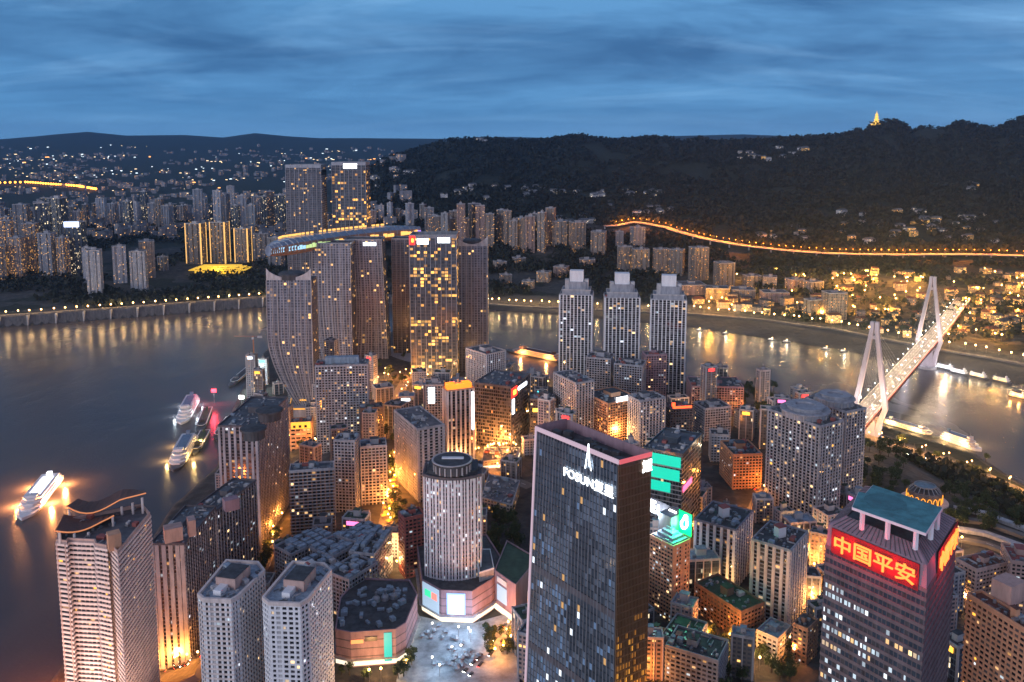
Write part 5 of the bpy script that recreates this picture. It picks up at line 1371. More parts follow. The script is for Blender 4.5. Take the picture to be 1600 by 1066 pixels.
# cable stayed bridge
T1 = Vector((*P(1357, 690, 0), 0)); T2 = Vector((*P(1449, 575, 0), 0))
bd = (T2 - T1).normalized(); bs = Vector((bd.y, -bd.x, 0))
br = thing('cable_stayed_bridge', tuple(T1), 'long lit cable stayed bridge with two pale diamond towers across the right river arm', 'bridge')
def bz(s): return 50 + 10 * sm((s - 500) / 500)
sS = [-300 + 10 * k for k in range(118)]
cl = [T1 + bd * s + Vector((0, 0, float(bz(s)))) for s in sS]
dk_ = MB(); bw = 13.0
for a, b in zip(cl[:-1], cl[1:]):
    q = [a - bs * bw, a + bs * bw, b + bs * bw, b - bs * bw]; dn = Vector((0, 0, -1.6))
    dk_.add(q + [p + dn for p in q], [(0, 1, 2, 3), (1, 5, 6, 2), (4, 0, 3, 7), (7, 6, 5, 4)])
M['bridgeroad'] = mat('bridge_road', (.24, .21, .19), var=.2, scale=.1)
dko = dk_.build('deck', M['bridgeroad'], br)
mk = MB()
for off in (-8.5, -4.2, 0, 4.2, 8.5):
    for a, b in list(zip(cl[:-1], cl[1:]))[::1 if off == 0 else 2]:
        u = Vector((0, 0, .03)); e = bs * (.22)
        mk.add([a + bs * off - e + u, a + bs * off + e + u, b + bs * off + e + u, b + bs * off - e + u], [(0, 1, 2, 3)])
tag(mk.build('lane_marking', M['paint'], dko), kind='stuff')
for side in (-1, 1):
    tr = MB()
    for a, b in zip(cl[:-1:1], cl[1::1]):
        p0, p1 = a + bs * side * (bw - 1.2), b + bs * side * (bw - 1.2); lo = Vector((0, 0, -8)); hi = Vector((0, 0, -1.7)); mid = p0.lerp(p1, .5)
        tr.tube([p0 + lo, p1 + lo], .5, 4); tr.tube([p0 + lo, mid + hi], .35, 4); tr.tube([mid + hi, p1 + lo], .35, 4)
    tr.build('truss', M['redsteel'], br)
lo_ = MB()
for a, b in zip(cl[:-1], cl[1:]):
    q = [a - bs * (bw - 2), a + bs * (bw - 2), b + bs * (bw - 2), b - bs * (bw - 2)]; dn = Vector((0, 0, -8)); lo_.add([p + dn for p in q], [(0, 1, 2, 3)])
lo_.build('lower_deck', M['redsteel'], br)
for side in (-1, 1):
    rl = MB(); rl.tube([p + bs * side * (bw - .3) + Vector((0, 0, 1.2)) for p in cl], .22, 4)
    for p in cl: rl.tube([p + bs * side * (bw - .3), p + bs * side * (bw - .3) + Vector((0, 0, 1.2))], .12, 4)
    rl.build('railing', M['white'], br)
    sp_ = MB(); sp_.tube([p + bs * side * (bw + .5) + Vector((0, 0, -.4)) for p in cl], .4, 4)
    sp_.build('light_strip', glow('bridge_edge_light_red' if side > 0 else 'bridge_edge_light', (1, .18, .10) if side > 0 else (1, .75, .4), .9), br)
M['tower'] = mat('pale_bridge_concrete', (.56, .52, .54), var=.12)
for tb in (T1, T2):
    tp = tb + Vector((0, 0, 163)); mb = MB()
    for side in (-1, 1):
        prof_ = [(7, -4, 8, 10), (13, 30, 7, 9), (18.5, 48, 6.4, 8.5), (9.8, 105, 5.6, 7.6), (3.2, 150, 5, 7), (2.8, 163, 4.6, 6.4)]
        rows = []
        for (o, z, wx, wy) in prof_:
            c0 = tb + bs * side * o + Vector((0, 0, z))
            rows.append([c0 + bs * a * wx / 2 + bd * b * wy / 2 for a, b in ((-1, -1), (1, -1), (1, 1), (-1, 1))])
        for k in range(len(rows) - 1):
            for i in range(4):
                j = (i + 1) % 4; mb.add([rows[k][i], rows[k][j], rows[k + 1][j], rows[k + 1][i]], [(0, 1, 2, 3)])
        mb.add(rows[-1], [(0, 1, 2, 3)])
    for z, hw in ((46, 17.5), (140, 4.5)):
        c0 = tb + Vector((0, 0, z - (14 if z == 46 else 0))); a = math.atan2(bs.y, bs.x); mb.box(tuple(c0), (hw * 2 - 3, 5, 4), a)
    c0 = tb + Vector((0, 0, -6)); mb.box(tuple(c0), (16, 12, 38), math.atan2(bs.y, bs.x))
    tw = mb.build('bridge_tower', M['tower'], br)
    for z in (70, 20):
        for side in (-1, 1): 
            p = tb + bs * side * 30 - bd * 22 + Vector((0, 0, z)); lamp_light('tower_flood', tuple(p), 16000, (.95, .82, .95), 3, br)
    fb = MB().lathe((tb.x, tb.y, -5), [(15, 0), (15, 9), (12, 10), (.2, 10)], 24); fb.build('pier_base', M['concrete'], br)
    for side in (-1, 1):
        for k in range(9):
            for dr in (-1, 1):
                z = 120 + k * 4.2; s = 45 + k * 17
                a = tb + bs * side * (2.6 + 5 * (150 - z) / 45 if z < 150 else 2.6) + Vector((0, 0, z)); b = tb + bd * dr * s + bs * side * 11.5
                b.z = float(bz((b - T1).dot(bd))) + .2
                MB().tube([a, b], .16, 4).build('stay_cable', M['steel'], br)
for tb in (-190, 640, 760):
    c0 = T1 + bd * tb; 
    z0 = gz(c0.x, c0.y) - 2
    MB().box((c0.x, c0.y, z0), (16, 4, max(4, float(bz(tb)) - 12 - z0)), math.atan2(bs.y, bs.x)).build('pier', M['concrete'], br)
lb = make_lamp('bridge_lamp', 'slender warm lamp on the edge of the cable stayed bridge', 'lamps along the bridge', (1, .74, .45), 15000, M['lamp_w'], 8, .6)
LP = []
for k in range(2, 112, 4):
    for side in (-1, 1): LP.append(cl[k] + bs * side * (bw - .9))
lamp_row(lb, LP, True)

# orange hillside viaduct
vp = VPX[1:]
vpts = resample([base_at(u, v) for u, v in vp], 18)
for p in vpts: p.z = gz(p.x, p.y)
for _ in range(60):
    z_ = [p.z for p in vpts]
    for k in range(1, len(vpts) - 1): vpts[k].z = (z_[k - 1] + z_[k] + z_[k + 1]) / 3
for p in vpts: p.z = max(p.z + 9, gz(p.x, p.y) + 4)
vd = thing('viaduct', tuple(vpts[len(vpts) // 2]), 'long orange lit road viaduct along the foot of the dark ridge', 'viaduct')
mb = MB(); L, Rr = strip_pts(vpts, 26)
for k in range(len(vpts) - 1):
    dn = Vector((0, 0, -2)); up_ = Vector((0, 0, 1.1))
    mb.add([L[k], Rr[k], Rr[k + 1], L[k + 1], L[k] + dn, Rr[k] + dn, Rr[k + 1] + dn, L[k + 1] + dn], [(0, 1, 2, 3), (1, 5, 6, 2), (4, 0, 3, 7), (7, 6, 5, 4)])
mb.build('deck', mat('viaduct_road', (.36, .32, .28), var=.2), vd)
mb = MB()
for k in range(0, len(vpts) - 1):
    for S_ in (L,): mb.add([S_[k], S_[k + 1], S_[k + 1] + Vector((0, 0, .5)), S_[k] + Vector((0, 0, .5))], [(0, 1, 2, 3)])
mb.build('guard_wall', M['concrete'], vd)
for k in range(0, len(vpts), 3):
    z0 = gz(vpts[k].x, vpts[k].y) - 3; MB().box((vpts[k].x, vpts[k].y, z0), (4, 3, vpts[k].z - z0 - 2)).build('pier', M['concrete'], vd) if k < 240 else None
lo = make_lamp('road_lamp', 'orange sodium lamp on the hillside viaduct', 'orange lamps along the viaduct', (1, .25, .02), 52000, M['lamp_o'], 11, .9)
lamp_row(lo, [vpts[k] + Vector((0, 3 if k % 4 else -3, 0)) for k in range(2, len(vpts))], True)
# other lamp rows
lq = make_lamp('quay_lamp', 'warm globe lamp on the far left embankment', 'warm lamps along the left embankment', (1, .62, .25), 14000, M['lamp'], 9, 1.7)
lamp_row(lq, [Vector((x, float(np.interp(x, SHX, SHY)) + 14 + rnd.uniform(-1, 4), 21.2)) for x in np.arange(-1240, -400, 21.0)], True)
lr = make_lamp('shore_lamp', 'warm globe lamp along the right far bank road', 'warm lamps along the right bank road', (1, .66, .28), 14000, M['lamp'], 9, 1.6)
lamp_row(lr, ground_pts([(762, 472), (880, 478), (1080, 486), (1200, 496), (1300, 508), (1450, 538), (1600, 563), (1700, 580)], 62, 0, 4), True)
lt_ = make_lamp('town_lamp', 'yellow lamp among the old houses on the right bank slope', 'yellow lamps of the hillside town', (1, .40, .05), 72000, M['lamp'], 12, 1.5)
tp_ = []
for k in range(84):
    u = rnd.choice([rnd.uniform(1300, 1440), rnd.uniform(1480, 1600), rnd.uniform(1080, 1600)]); v = rnd.uniform(428, 535 if u > 1450 else 500)
    x, y, z = base_at(u, v); tp_.append(Vector((x, y, z)))
lamp_row(lt_, tp_, True)
lv = make_lamp('river_road_lamp', 'orange lamp along the riverside road near the bridge foot', 'orange lamps along the riverside road', (1, .45, .10), 15000, M['lamp'], 9, .8)
lamp_row(lv, [rv[k] + Vector((rnd.uniform(-2, 2), 8 if k % 2 else -8, 0)) for k in range(0, len(rv))], True)
ls_ = make_lamp('city_lamp', 'amber lamp in the lit streets between the towers', 'amber street lamps between the towers', (1, .31, .045), 15500, M['lamp'], 8, .8)
SP = []
for px, n, j in (([(618, 705), (612, 770), (602, 825)], 22, 5), ([(640, 590), (612, 640), (600, 690)], 8, 14), ([(585, 600), (640, 585)], 4, 5), ([(1130, 700), (1190, 770), (1180, 800)], 6, 5), ([(1085, 790), (1092, 900)], 5, 4),
                 ([(752, 712), (800, 700)], 9, 5), ([(800, 690), (770, 735), (790, 745)], 6, 8), ([(225, 1062), (262, 1046), (310, 1030)], 11, 7), ([(420, 870), (440, 800)], 5, 4), ([(1020, 1040), (1100, 1010), (1180, 1030)], 6, 8), ([(1270, 870), (1268, 960)], 5, 3), ([(1340, 680), (1380, 690)], 5, 8),
                 ([(770, 1040), (806, 985)], 5, 5), ([(560, 690), (600, 670)], 4, 6), ([(1150, 660), (1180, 650)], 3, 4), ([(630, 830), (632, 880)], 3, 3), ([(1200, 1010), (1250, 1040)], 3, 6), ([(1010, 1050), (975, 1090)], 3, 6), ([(440, 690), (500, 700)], 3, 5)):
    SP += ground_pts(px, n, 0, j)
lamp_row(ls_, SP, True)
lg_ = make_lamp('avenue_lamp', 'gold white lamp beside the busy avenues of the peninsula', 'gold white lamps of the avenues', (1, .50, .18), 13000, M['lamp'], 9, .8)
GP = []
for px, n, j in (([(455, 700), (520, 690), (585, 640), (600, 580)], 12, 6), ([(640, 585), (700, 600), (760, 600)], 8, 8), ([(700, 735), (752, 712), (835, 700)], 8, 6), ([(840, 600), (900, 590)], 5, 5), ([(1010, 640), (1075, 660), (1140, 650)], 7, 6), ([(1270, 800), (1276, 900), (1276, 1000)], 9, 3),
                 ([(1340, 700), (1310, 790)], 6, 4), ([(640, 830), (655, 900)], 4, 3), ([(560, 1062), (640, 1062)], 3, 4), ([(1040, 1055), (1180, 1045), (1260, 1010)], 9, 6), ([(1088, 900), (1180, 1000)], 6, 4), ([(1500, 830), (1500, 960)], 6, 4), ([(860, 640), (905, 720)], 5, 5), ([(445, 690), (455, 760), (430, 800)], 6, 4), ([(600, 880), (640, 905)], 4, 3), ([(985, 730), (1010, 760)], 3, 4)):
    GP += ground_pts(px, n, 0, j)
lamp_row(lg_, GP, True)
ff = Vector(fp(RT, .75, 60, 13)); ff.z = gz(ff.x, ff.y)  # mast and lamp added to throw a golden glow on the bronze side
fl = thing('flood_lamp', (ff[0], ff[1], ff[2]), 'added golden flood lamp and mast by the bronze side of the glass slab', 'flood lamp')
MB().tube([(ff[0], ff[1], ff[2] - 1), (ff[0], ff[1], ff[2] + 46)], .35, 6).build('pole', M['steel'], fl); MB().box((ff[0], ff[1], ff[2] + 36), (3, 1.2, 1.4)).build('lamp_head', M['lamp'], fl)
lamp_light('lamp_light', (ff[0] - 1, ff[1] - 2, ff[2] + 39), 45000, (1, .5, .08), 1.5, fl)
lw = make_lamp('plaza_lamp', 'white lamp on the bright paved plaza', 'white lamps on the plaza', (.60, .80, 1.0), 2600, M['lamp_w'], 9, .6)
lamp_row(lw, ground_pts([(660, 985), (700, 1000), (745, 990), (720, 1030), (670, 1050), (690, 1066), (760, 970)], 9, .4, 3), True)

# ------------------------------------------------------------------ boats
def hull(mb, Lh, Wh, h, mi=0, draft=1.2):
    n = 12; rows = []
    for k in range(n + 1):
        t_ = k / n; w = Wh / 2 * min(1, (1 - (max(0, t_ - .72) / .28) ** 2) ** .5 + .02) * (1 if t_ > .08 else .82 + 2.2 * t_)
        x = (t_ - .5) * Lh; sh = 1.5 * max(0, t_ - .6)
        rows.append([(x, -w, h + sh), (x, -w * .82, -draft), (x, w * .82, -draft), (x, w, h + sh)])
    for a, b in zip(rows[:-1], rows[1:]):
        for i in range(3): mb.add([a[i], a[i + 1], b[i + 1], b[i]], [(3, 2, 1, 0)], mi)
        mb.add([a[0], b[0], b[3], a[3]], [(0, 1, 2, 3)], mi)
    mb.add(rows[0], [(0, 1, 2, 3)], mi); mb.add(rows[-1], [(3, 2, 1, 0)], mi)
def ship(name, label, px, Wh, decks, hm, dm, lightm, roofm, cat='ship', group=None, power=0, lc=(1, .8, .5), lit=.8):
    a_, b_ = Vector(P(px[0], px[1], 0)), Vector(P(px[2], px[3], 0)); Lh = (b_ - a_).length; x, y = (a_ + b_) / 2; heading = math.degrees(math.atan2(b_.y - a_.y, b_.x - a_.x))
    r_ = thing(name, (0, 0, 0), label, cat, group)
    mb = MB(); hull(mb, Lh, Wh, 2.6); obs = [mb.build('hull', hm, r_)]
    z = 2.7
    for k in range(decks):
        l_, w_ = Lh * (.80 - .09 * k), Wh * (.88 - .07 * k); cx_ = -Lh * .04 - k * Lh * .015
        d_ = MB(); pl = [(cx_ - l_ / 2, -w_ / 2), (cx_ + l_ * .42, -w_ / 2), (cx_ + l_ / 2, -w_ * .22), (cx_ + l_ / 2, w_ * .22), (cx_ + l_ * .42, w_ / 2), (cx_ - l_ / 2, w_ / 2)]
        d_.prism(pl, z, z + 2.7, 0); o_ = d_.build('deck', dm, r_)
        g_ = MB(); n = int(l_ / 3.2)
        for i in range(n):
            for s in (-1, 1):
                if rnd.random() > lit: continue
                a = cx_ - l_ / 2 + (i + .2) * l_ * .92 / n; g_.add([(a, s * (w_ / 2 + .04), z + .7), (a + 2, s * (w_ / 2 + .04), z + .7), (a + 2, s * (w_ / 2 + .04), z + 2.1), (a, s * (w_ / 2 + .04), z + 2.1)], [(0, 1, 2, 3) if s < 0 else (3, 2, 1, 0)])
        if g_.v: tag(g_.build('window', lightm, o_), kind='stuff')
        MB().ring(pl, -.2, 1.0, z + 2.7, z + 2.95).build('deck_rim', M['white'], o_)
        z += 2.96
    MB().prism([(-Lh * .3, -Wh * .25), (Lh * .14, -Wh * .25), (Lh * .14, Wh * .25), (-Lh * .3, Wh * .25)], z, z + .6).build('sun_deck_roof', roofm, r_)
    MB().box((Lh * .2, 0, z), (Lh * .07, Wh * .5, 3.0)).build('bridge_house', dm, r_)
    MB().box((-Lh * .34, 0, z), (Lh * .05, Wh * .22, 4.2)).build('funnel', roofm, r_)
    MB().tube([(Lh * .2, 0, z + 3), (Lh * .2, 0, z + 9)], .25, 5, 0, .08).build('mast', M['steel'], r_)
    MB().tube([(-Lh * .42, -Wh * .46, 2.9), (Lh * .3, -Wh * .46, 3.0)], .22, 4).build('deck_light', lightm, r_); MB().tube([(-Lh * .42, Wh * .46, 2.9), (Lh * .3, Wh * .46, 3.0)], .22, 4).build('deck_light', lightm, r_)
    if power:
        for s in (-1, 1):
            for t_ in (-.3, .15): lamp_light('boat_light', (t_ * Lh, s * (Wh * .5 + 5), 7), power, lc, 1.5, r_)
    r_.location = (x, y, 0); r_.rotation_euler = (0, 0, R(heading))
    return r_
M['shipwarm'] = glow('ship_gold_lights', (1, .6, .2), 1.6); M['shipwhite'] = glow('ship_white_lights', (.95, .92, 1), 1.3); M['shippink'] = glow('ship_pink_lights', (1, .62, .95), 1.8); M['shiporange'] = glow('ship_orange_lights', (1, .42, .12), 1.3)
M['shipblue'] = mat('blue_deck_paint', (.16, .25, .36), var=.25)
ship('river_cruiser', 'white cruise ship with blue sun deck moored farther from the camera, dim lights', (303, 626, 283, 664), 21, 4, M['white'], M['white'], M['shipwhite'], M['shipblue'], power=6000, lc=(.8, .9, 1), lit=.45)
ship('river_cruiser', 'cruise ship with gold lit side and blue pool deck, moored nearest the twin slabs', (299, 687, 271, 738), 22, 4, M['hull'], M['white'], M['shipwarm'], M['shipblue'], power=24000, lc=(1, .6, .2), lit=.95)
ship('pleasure_boat', 'blazing white and pink pleasure boat out on the water at far left', (86, 748, 34, 814), 24, 3, M['white'], M['white'], M['shippink'], M['shipwhite'], power=150000, lc=(1, .36, .10), lit=1)
ship('pleasure_boat', 'orange lit pleasure boat moored behind the red sign tower', (880, 566, 792, 548), 22, 3, M['hull'], M['peach'], M['shiporange'], M['roofbrown'], power=60000, lc=(1, .42, .12), lit=1)
ship('pleasure_boat', 'long gold lit pontoon ship moored under the bridge foot', (1378, 660, 1468, 686), 15, 2, M['hull'], M['cream'], M['shipwarm'], M['roofblue'], power=30000, lc=(1, .65, .25), lit=.9)
ship('pleasure_boat', 'gold lit ship with blue roof moored right of the pontoon ship', (1472, 684, 1534, 706), 16, 3, M['white'], M['cream'], M['shipwarm'], M['shipblue'], power=20000, lc=(1, .65, .25), lit=.9)
ship('barge', 'dark barge lying between the two cruise ships and the quay', (326, 640, 312, 676), 13, 1, M['hull'], M['roofdark'], M['lit_dim'], M['mosgreen'], cat='barge', lit=.2)
ship('barge', 'dark green barge alongside the gold lit cruise ship', (322, 676, 303, 712), 13, 1, M['hull'], M['roofdark'], M['lit_dim'], M['mosgreen'], cat='barge', lit=.2)
ship('barge', 'dark landing pontoon nearest the tall riverside block', (362, 655, 338, 690), 14, 1, M['hull'], M['roofdark'], M['lit_dim'], M['roofgrey'], cat='barge', lit=.1)
ship('barge', 'dim barge at the tip of the quay below the crane', (398, 572, 358, 606), 14, 1, M['hull'], M['roofgrey'], M['lit_dim'], M['roofdark'], cat='barge', lit=.2)
for k, (u, v) in enumerate([(1478, 577), (1500, 584), (1530, 590), (1566, 597), (1592, 622)]):
    ship('ferry', ['small white lit ferry closest to the far bridge tower', 'small ferry with white lamps, second from the far bridge tower', 'small ferry with a tall white mast light, third from the far bridge tower', 'small dark ferry with warm lamps, fourth from the far bridge tower', 'orange lit ferry at the right edge of the river'][k], (u - 15, v - 3, u + 15, v + 4), 8, 2, M['hull'], M['white'], (M['shipwhite'], M['shipwhite'], M['shipwarm'], M['shipwarm'], M['shiporange'])[k], M['roofgrey'], cat='ferry', power=(1800, 1500, 2200, 1200, 12000)[k], lc=((.9, .95, 1), (1, .9, .7), (1, .8, .5), (1, .7, .4), (1, .45, .1))[k])
proto = None; SM = [(1092, 517), (1133, 522), (1205, 532), (1228, 535), (1290, 546), (1318, 550)]
for k, (u, v) in enumerate(SM):
    x, y = P(u, v, 0)
    if proto is None:
        proto = thing('moored_boat', (0, 0, 0), 'small moored boat with one bright lamp close under the far bank', 'boat', 'small boats moored along the far banks')
        mb = MB(); hull(mb, 16, 5, 1.3); mb.build('hull', M['hull'], proto); MB().box((-1, 0, 1.3), (7, 3.4, 2.3)).build('cabin', M['white'], proto)
        MB().ball((2, 0, 5.5), .7).build('lamp_head', M['lamp'], proto); MB().tube([(2, 0, 1.3), (2, 0, 5)], .12, 5).build('mast', M['steel'], proto)
        lamp_light('lamp_light', (2, 0, 7.6), 9000, (1, .85, .6), 1.0, proto); proto.location = (x, y, 0)
    else: copy_tree(proto, loc=(x, y, 0))
# ------------------------------------------------------------------ cars
def make_car(nm, label, m, group):
    r_ = thing(nm, (0, 0, 0), label, 'car', group)
    b_ = MB()
    for z0, z1, a, b in ((.35, .95, 1.0, 1.0), (.95, 1.45, .62, .86)): b_.box((-.15 if z0 > .5 else 0, 0, z0), (4.5 * a, 1.8 * b, z1 - z0))
    b_.build('body', m, r_)
    MB().box((-.15, 0, 1.0), (2.82, 1.58, .36)).build('car_window', M['glass'], r_)
    for x in (-1.4, 1.4):
        for y in (-.85, .85): MB().tube([(x, y - .1, .33), (x, y + .1, .33)], .33, 10).build('wheel', M['roofdark'], r_)
    for y in (-.6, .6):
        MB().box((2.27, y, .58), (.12, .4, .25)).build('headlight', M['headl'], r_); MB().box((-2.27, y, .62), (.12, .4, .2)).build('tail_light', M['taill'], r_)
    return r_
M['headl'] = glow('headlight_glow', (1, .92, .75), 40); M['taill'] = glow('tail_light_glow', (1, .04, .02), 22)
M['carwhite'] = mat('white_car_paint', (.6, .6, .6), rough=.3); M['cardark'] = mat('dark_car_paint', (.05, .05, .06), rough=.3)
cars = [make_car('car', 'pale car with lights on driving over the lit bridge', M['carwhite'], 'cars crossing the bridge'), make_car('car', 'dark car with lights on in a lit city street', M['cardark'], 'cars in the lit streets')]
first = [True, True]
def put_car(i, p, ang):
    if first[i]: first[i] = False; cars[i].location = p; cars[i].rotation_euler = (0, 0, ang)
    else: copy_tree(cars[i], loc=p, rotz=ang)
ba = math.atan2(bd.y, bd.x)
for k in range(34):
    s = rnd.uniform(-60, 780); lane = rnd.choice([-6.3, -2.2, 2.2, 6.3]); p = T1 + bd * s + bs * lane; p.z = float(bz(s)) + .05
    put_car(0, p, ba if lane > 0 else ba + math.pi)
def street_cars(px, n, dz=1.0):
    ps = ground_pts(px, 60, dz)
    for k in range(n):
        i = rnd.randrange(1, 58); d = ps[i + 1] - ps[i]; a = math.atan2(d.y, d.x); s = Vector((math.sin(a), -math.cos(a), 0)) * rnd.choice([-2.6, 2.6])
        put_car(1, ps[i] + s, a + (math.pi if rnd.random() < .5 else 0))
street_cars([(720, 1066), (775, 1010), (812, 955)], 16); street_cars([(235, 1052), (310, 1030)], 14, .4); street_cars([(1400, 706), (1470, 722), (1540, 745), (1600, 772)], 14, 2.2); street_cars([(1130, 690), (1190, 775)], 6, .4); street_cars([(640, 590), (610, 640)], 5, .4)
# ------------------------------------------------------------------ round hall with orange arches, pagoda, crane
x, y, z = base_at(1443, 800); z = 50
x, y = P(1443, 797, z)
rh = thing('round_hall', (x, y, z), 'round white hall with a ring of orange lit arches behind the green roof deck', 'hall'); FOOT.append((x, y, 30))
MB().lathe((x, y, z - 8), [(20, 0), (20, 16), (21, 16.5), (21, 18), (16, 18), (.2, 18)], 36).build('wall', M['cream'], rh)
dm_ = MB(); dm_.lathe((x, y, z + 10), [(15.0, 0), (15.0, 9), (14, 10.5), (.2, 9.5)], 36); dmo = dm_.build('upper_drum', M['darktile'], rh)
om = glow('orange_arch_light', (1, .38, .04), 1.1)
for k in range(18):
    a = 2 * math.pi * k / 18; ar = MB(); pts = []
    for j in range(9):
        t_ = math.pi * j / 8; pts.append((x + 15.6 * math.cos(a + .14 * math.cos(t_)), y + 15.6 * math.sin(a + .14 * math.cos(t_)), z + 10.5 + 6.5 * math.sin(t_) ** .8))
    ar.tube(pts, .38, 5); ar.build('arch', om, dmo)
    q = (x + 14 * math.cos(a), y + 14 * math.sin(a), z + 20); MB().tube([q, (x + 9 * math.cos(a), y + 9 * math.sin(a), z + 25)], .4, 5).build('roof_rib', M['steel'], rh)
MB().lathe((x, y, z + 24.4), [(9.6, 0), (9.6, .8), (8.6, .8), (8.6, 0)], 30).build('roof_ring', M['steel'], rh)
px_, py_, pz_ = PD(1369, 197, 3600); pz_ = gz(px_, py_)
pgd = thing('pagoda', (px_, py_, pz_), 'golden lit pagoda on the highest peak of the ridge', 'pagoda')
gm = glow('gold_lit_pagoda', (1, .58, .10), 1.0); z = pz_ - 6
MB().box((px_, py_, z), (44, 24, 8)).build('terrace', gm, pgd); z += 7
for k in range(4):
    w = 26 - k * 4.5; MB().lathe((px_, py_, z), [(w * .40, 0), (w * .40, 7.5), (w * .62, 8.0), (w * .36, 11)], 8).build('storey', gm, pgd); z += 10.6
MB().lathe((px_, py_, z), [(3, 0), (1.2, 6), (.2, 14)], 8).build('spire', gm, pgd)
x, y, z = base_at(397, 566); z = 8
cr = thing('tower_crane', (x, y, z), 'orange crane at the quay tip beside the leftmost sail tower', 'crane')
MB().tube([(x, y, z - 4), (x, y, z + 40)], 1.0, 4).build('mast', mat('orange_crane_paint', (.55, .2, .06)), cr); MB().tube([(x - 34, y, z + 40), (x + 10, y, z + 40)], .7, 4).build('jib', M['redsteel'], cr); MB().box((x + 12, y, z + 37), (8, 3, 3.5)).build('counterweight', M['concrete'], cr)
MB().box((x, y - 2, z + 35), (3, 3, 3.2)).build('cab', M['white'], cr)
# quay lights at the tip
for u, v, c_, pw, nm in ((395, 610, (.8, 1, .9), 60000, 'white flood lamp on the quay tip'), (335, 630, (1, .05, .08), 50000, 'red lamp mast on the landing stage'), (378, 640, (.95, 1, .95), 30000, 'pale lamp on the stage by the dark riverside block')):
    x, y, z = base_at(u, v); z = max(z, 1)
    l_ = thing('flood_lamp', (x, y, z), nm, 'flood lamp'); MB().tube([(x, y, z - 1), (x, y, z + 16)], .4, 6).build('pole', M['steel'], l_)
    MB().box((x, y, z + 16), (7, 2.5, 5)).build('lamp_head', glow('flood_' + nm.split()[0], c_, 4), l_); lamp_light('lamp_light', (x, y - 4, z + 24), pw, c_, 2, l_)
x, y = P(60, 1125, 0)
l_ = thing('flood_lamp', (x, y, 6), 'orange red flood lamp on the landing stage below the canopied tower', 'flood lamp'); MB().tube([(x, y, 0), (x, y, 14)], .4, 6).build('pole', M['steel'], l_); MB().box((x, y, 14), (4, 2, 3)).build('lamp_head', M['lamp_o'], l_); lamp_light('lamp_light', (x, y + 3, 22), 260000, (1, .22, .05), 3, l_)
# ------------------------------------------------------------------ trees
def make_tree(seed, h, w):
    r = random.Random(seed); g = np.random.default_rng(seed)
    tr_ = MB(); tr_.tube([(0, 0, -1), (.15, 0, h * .35), (.1, .2, h * .7)], .45, 7, 0, .12)
    for k in range(6):
        a = r.uniform(0, 6.28); z0 = h * r.uniform(.3, .55); tr_.tube([(.1, 0, z0), (math.cos(a) * w * .35, math.sin(a) * w * .35, z0 + h * .25)], .18, 5, 0, .05)
    n = 520; clumps = [(r.uniform(-.3, .3) * w, r.uniform(-.3, .3) * w, h * r.uniform(.45, .85), r.uniform(.18, .34) * w) for _ in range(9)]
    mb = MB()
    for k in range(n):
        c = clumps[k % 9]; d = g.normal(size=3); d /= np.linalg.norm(d); rr = c[3] * g.uniform(.6, 1.05)
        p = Vector((c[0] + d[0] * rr, c[1] + d[1] * rr, c[2] + d[2] * rr * .8)); a = Vector(g.normal(size=3)).normalized(); b = a.cross(Vector(g.normal(size=3))).normalized(); s = g.uniform(.35, .8)
        mb.add([p + a * s, p + b * s * .7, p - a * s, p - b * s * .7], [(0, 1, 2, 3)])
    return tr_, mb
TREES = []
def tree_kind(seed, h, w, label, group):
    a, b = make_tree(seed, h, w); r_ = thing('broadleaf_tree', (0, 0, 0), label, 'tree', group)
    a.build('trunk', M['bark'], r_); b.build('crown', M['leaf'], r_); return r_
used = {}
def trees(px_areas, label, group, n, proto_seed, hs=(.8, 1.3), zmax=None):
    ps = [tree_kind(proto_seed + k, 10 + 2 * k, 8 + k, label, group) for k in range(3)]; k = 0; tries = 0
    while k < n and tries < 6000:
        tries += 1; u0, v0, u1, v1 = rnd.choice(px_areas); x, y, z = base_at(rnd.uniform(u0, u1), rnd.uniform(v0, v1))
        if pen_dist(np.array([x]), np.array([y]))[0] < 4 and y < 1500: continue
        if any(math.hypot(x - f[0], y - f[1]) < f[2] * .85 for f in FOOT): continue
        t_ = ps[k] if k < 3 else copy_tree(ps[k % 3])
        s = rnd.uniform(*hs); t_.location = (x, y, z); t_.scale = (s, s, s * rnd.uniform(.9, 1.15)); t_.rotation_euler = (0, 0, rnd.uniform(0, 6.28)); k += 1
trees([(1345, 705, 1600, 790), (1480, 770, 1600, 830), (1330, 690, 1420, 760)], 'dark broadleaf tree on the slope between riverside road and round hall', 'trees on the riverside slope', 110, 100, (.8, 1.3))
trees([(1075, 612, 1210, 660), (1150, 600, 1260, 650)], 'dark broadleaf tree on the wooded bank left of the round topped towers', 'trees on the wooded bank', 44, 200, (.9, 1.4))
trees([(752, 790, 812, 890)], 'dark broadleaf tree beside the hotel tower and the glass slab', 'trees behind the hotel podium', 32, 300)
trees([(760, 985, 806, 1040), (520, 1030, 650, 1066)], 'leafy tree on the edge of the lit plaza', 'trees around the plaza', 26, 400, (.6, 1.0))
trees([(1100, 985, 1260, 1066), (1120, 1000, 1240, 1100)], 'dark tree among the low blocks left of the red sign tower', 'trees among the low blocks', 30, 500, (.7, 1.1))
trees([(405, 800, 445, 900), (590, 560, 650, 700), (600, 690, 640, 820), (460, 640, 600, 720)], 'dark tree along the amber lit inner streets', 'trees along the inner streets', 56, 600, (.8, 1.3))
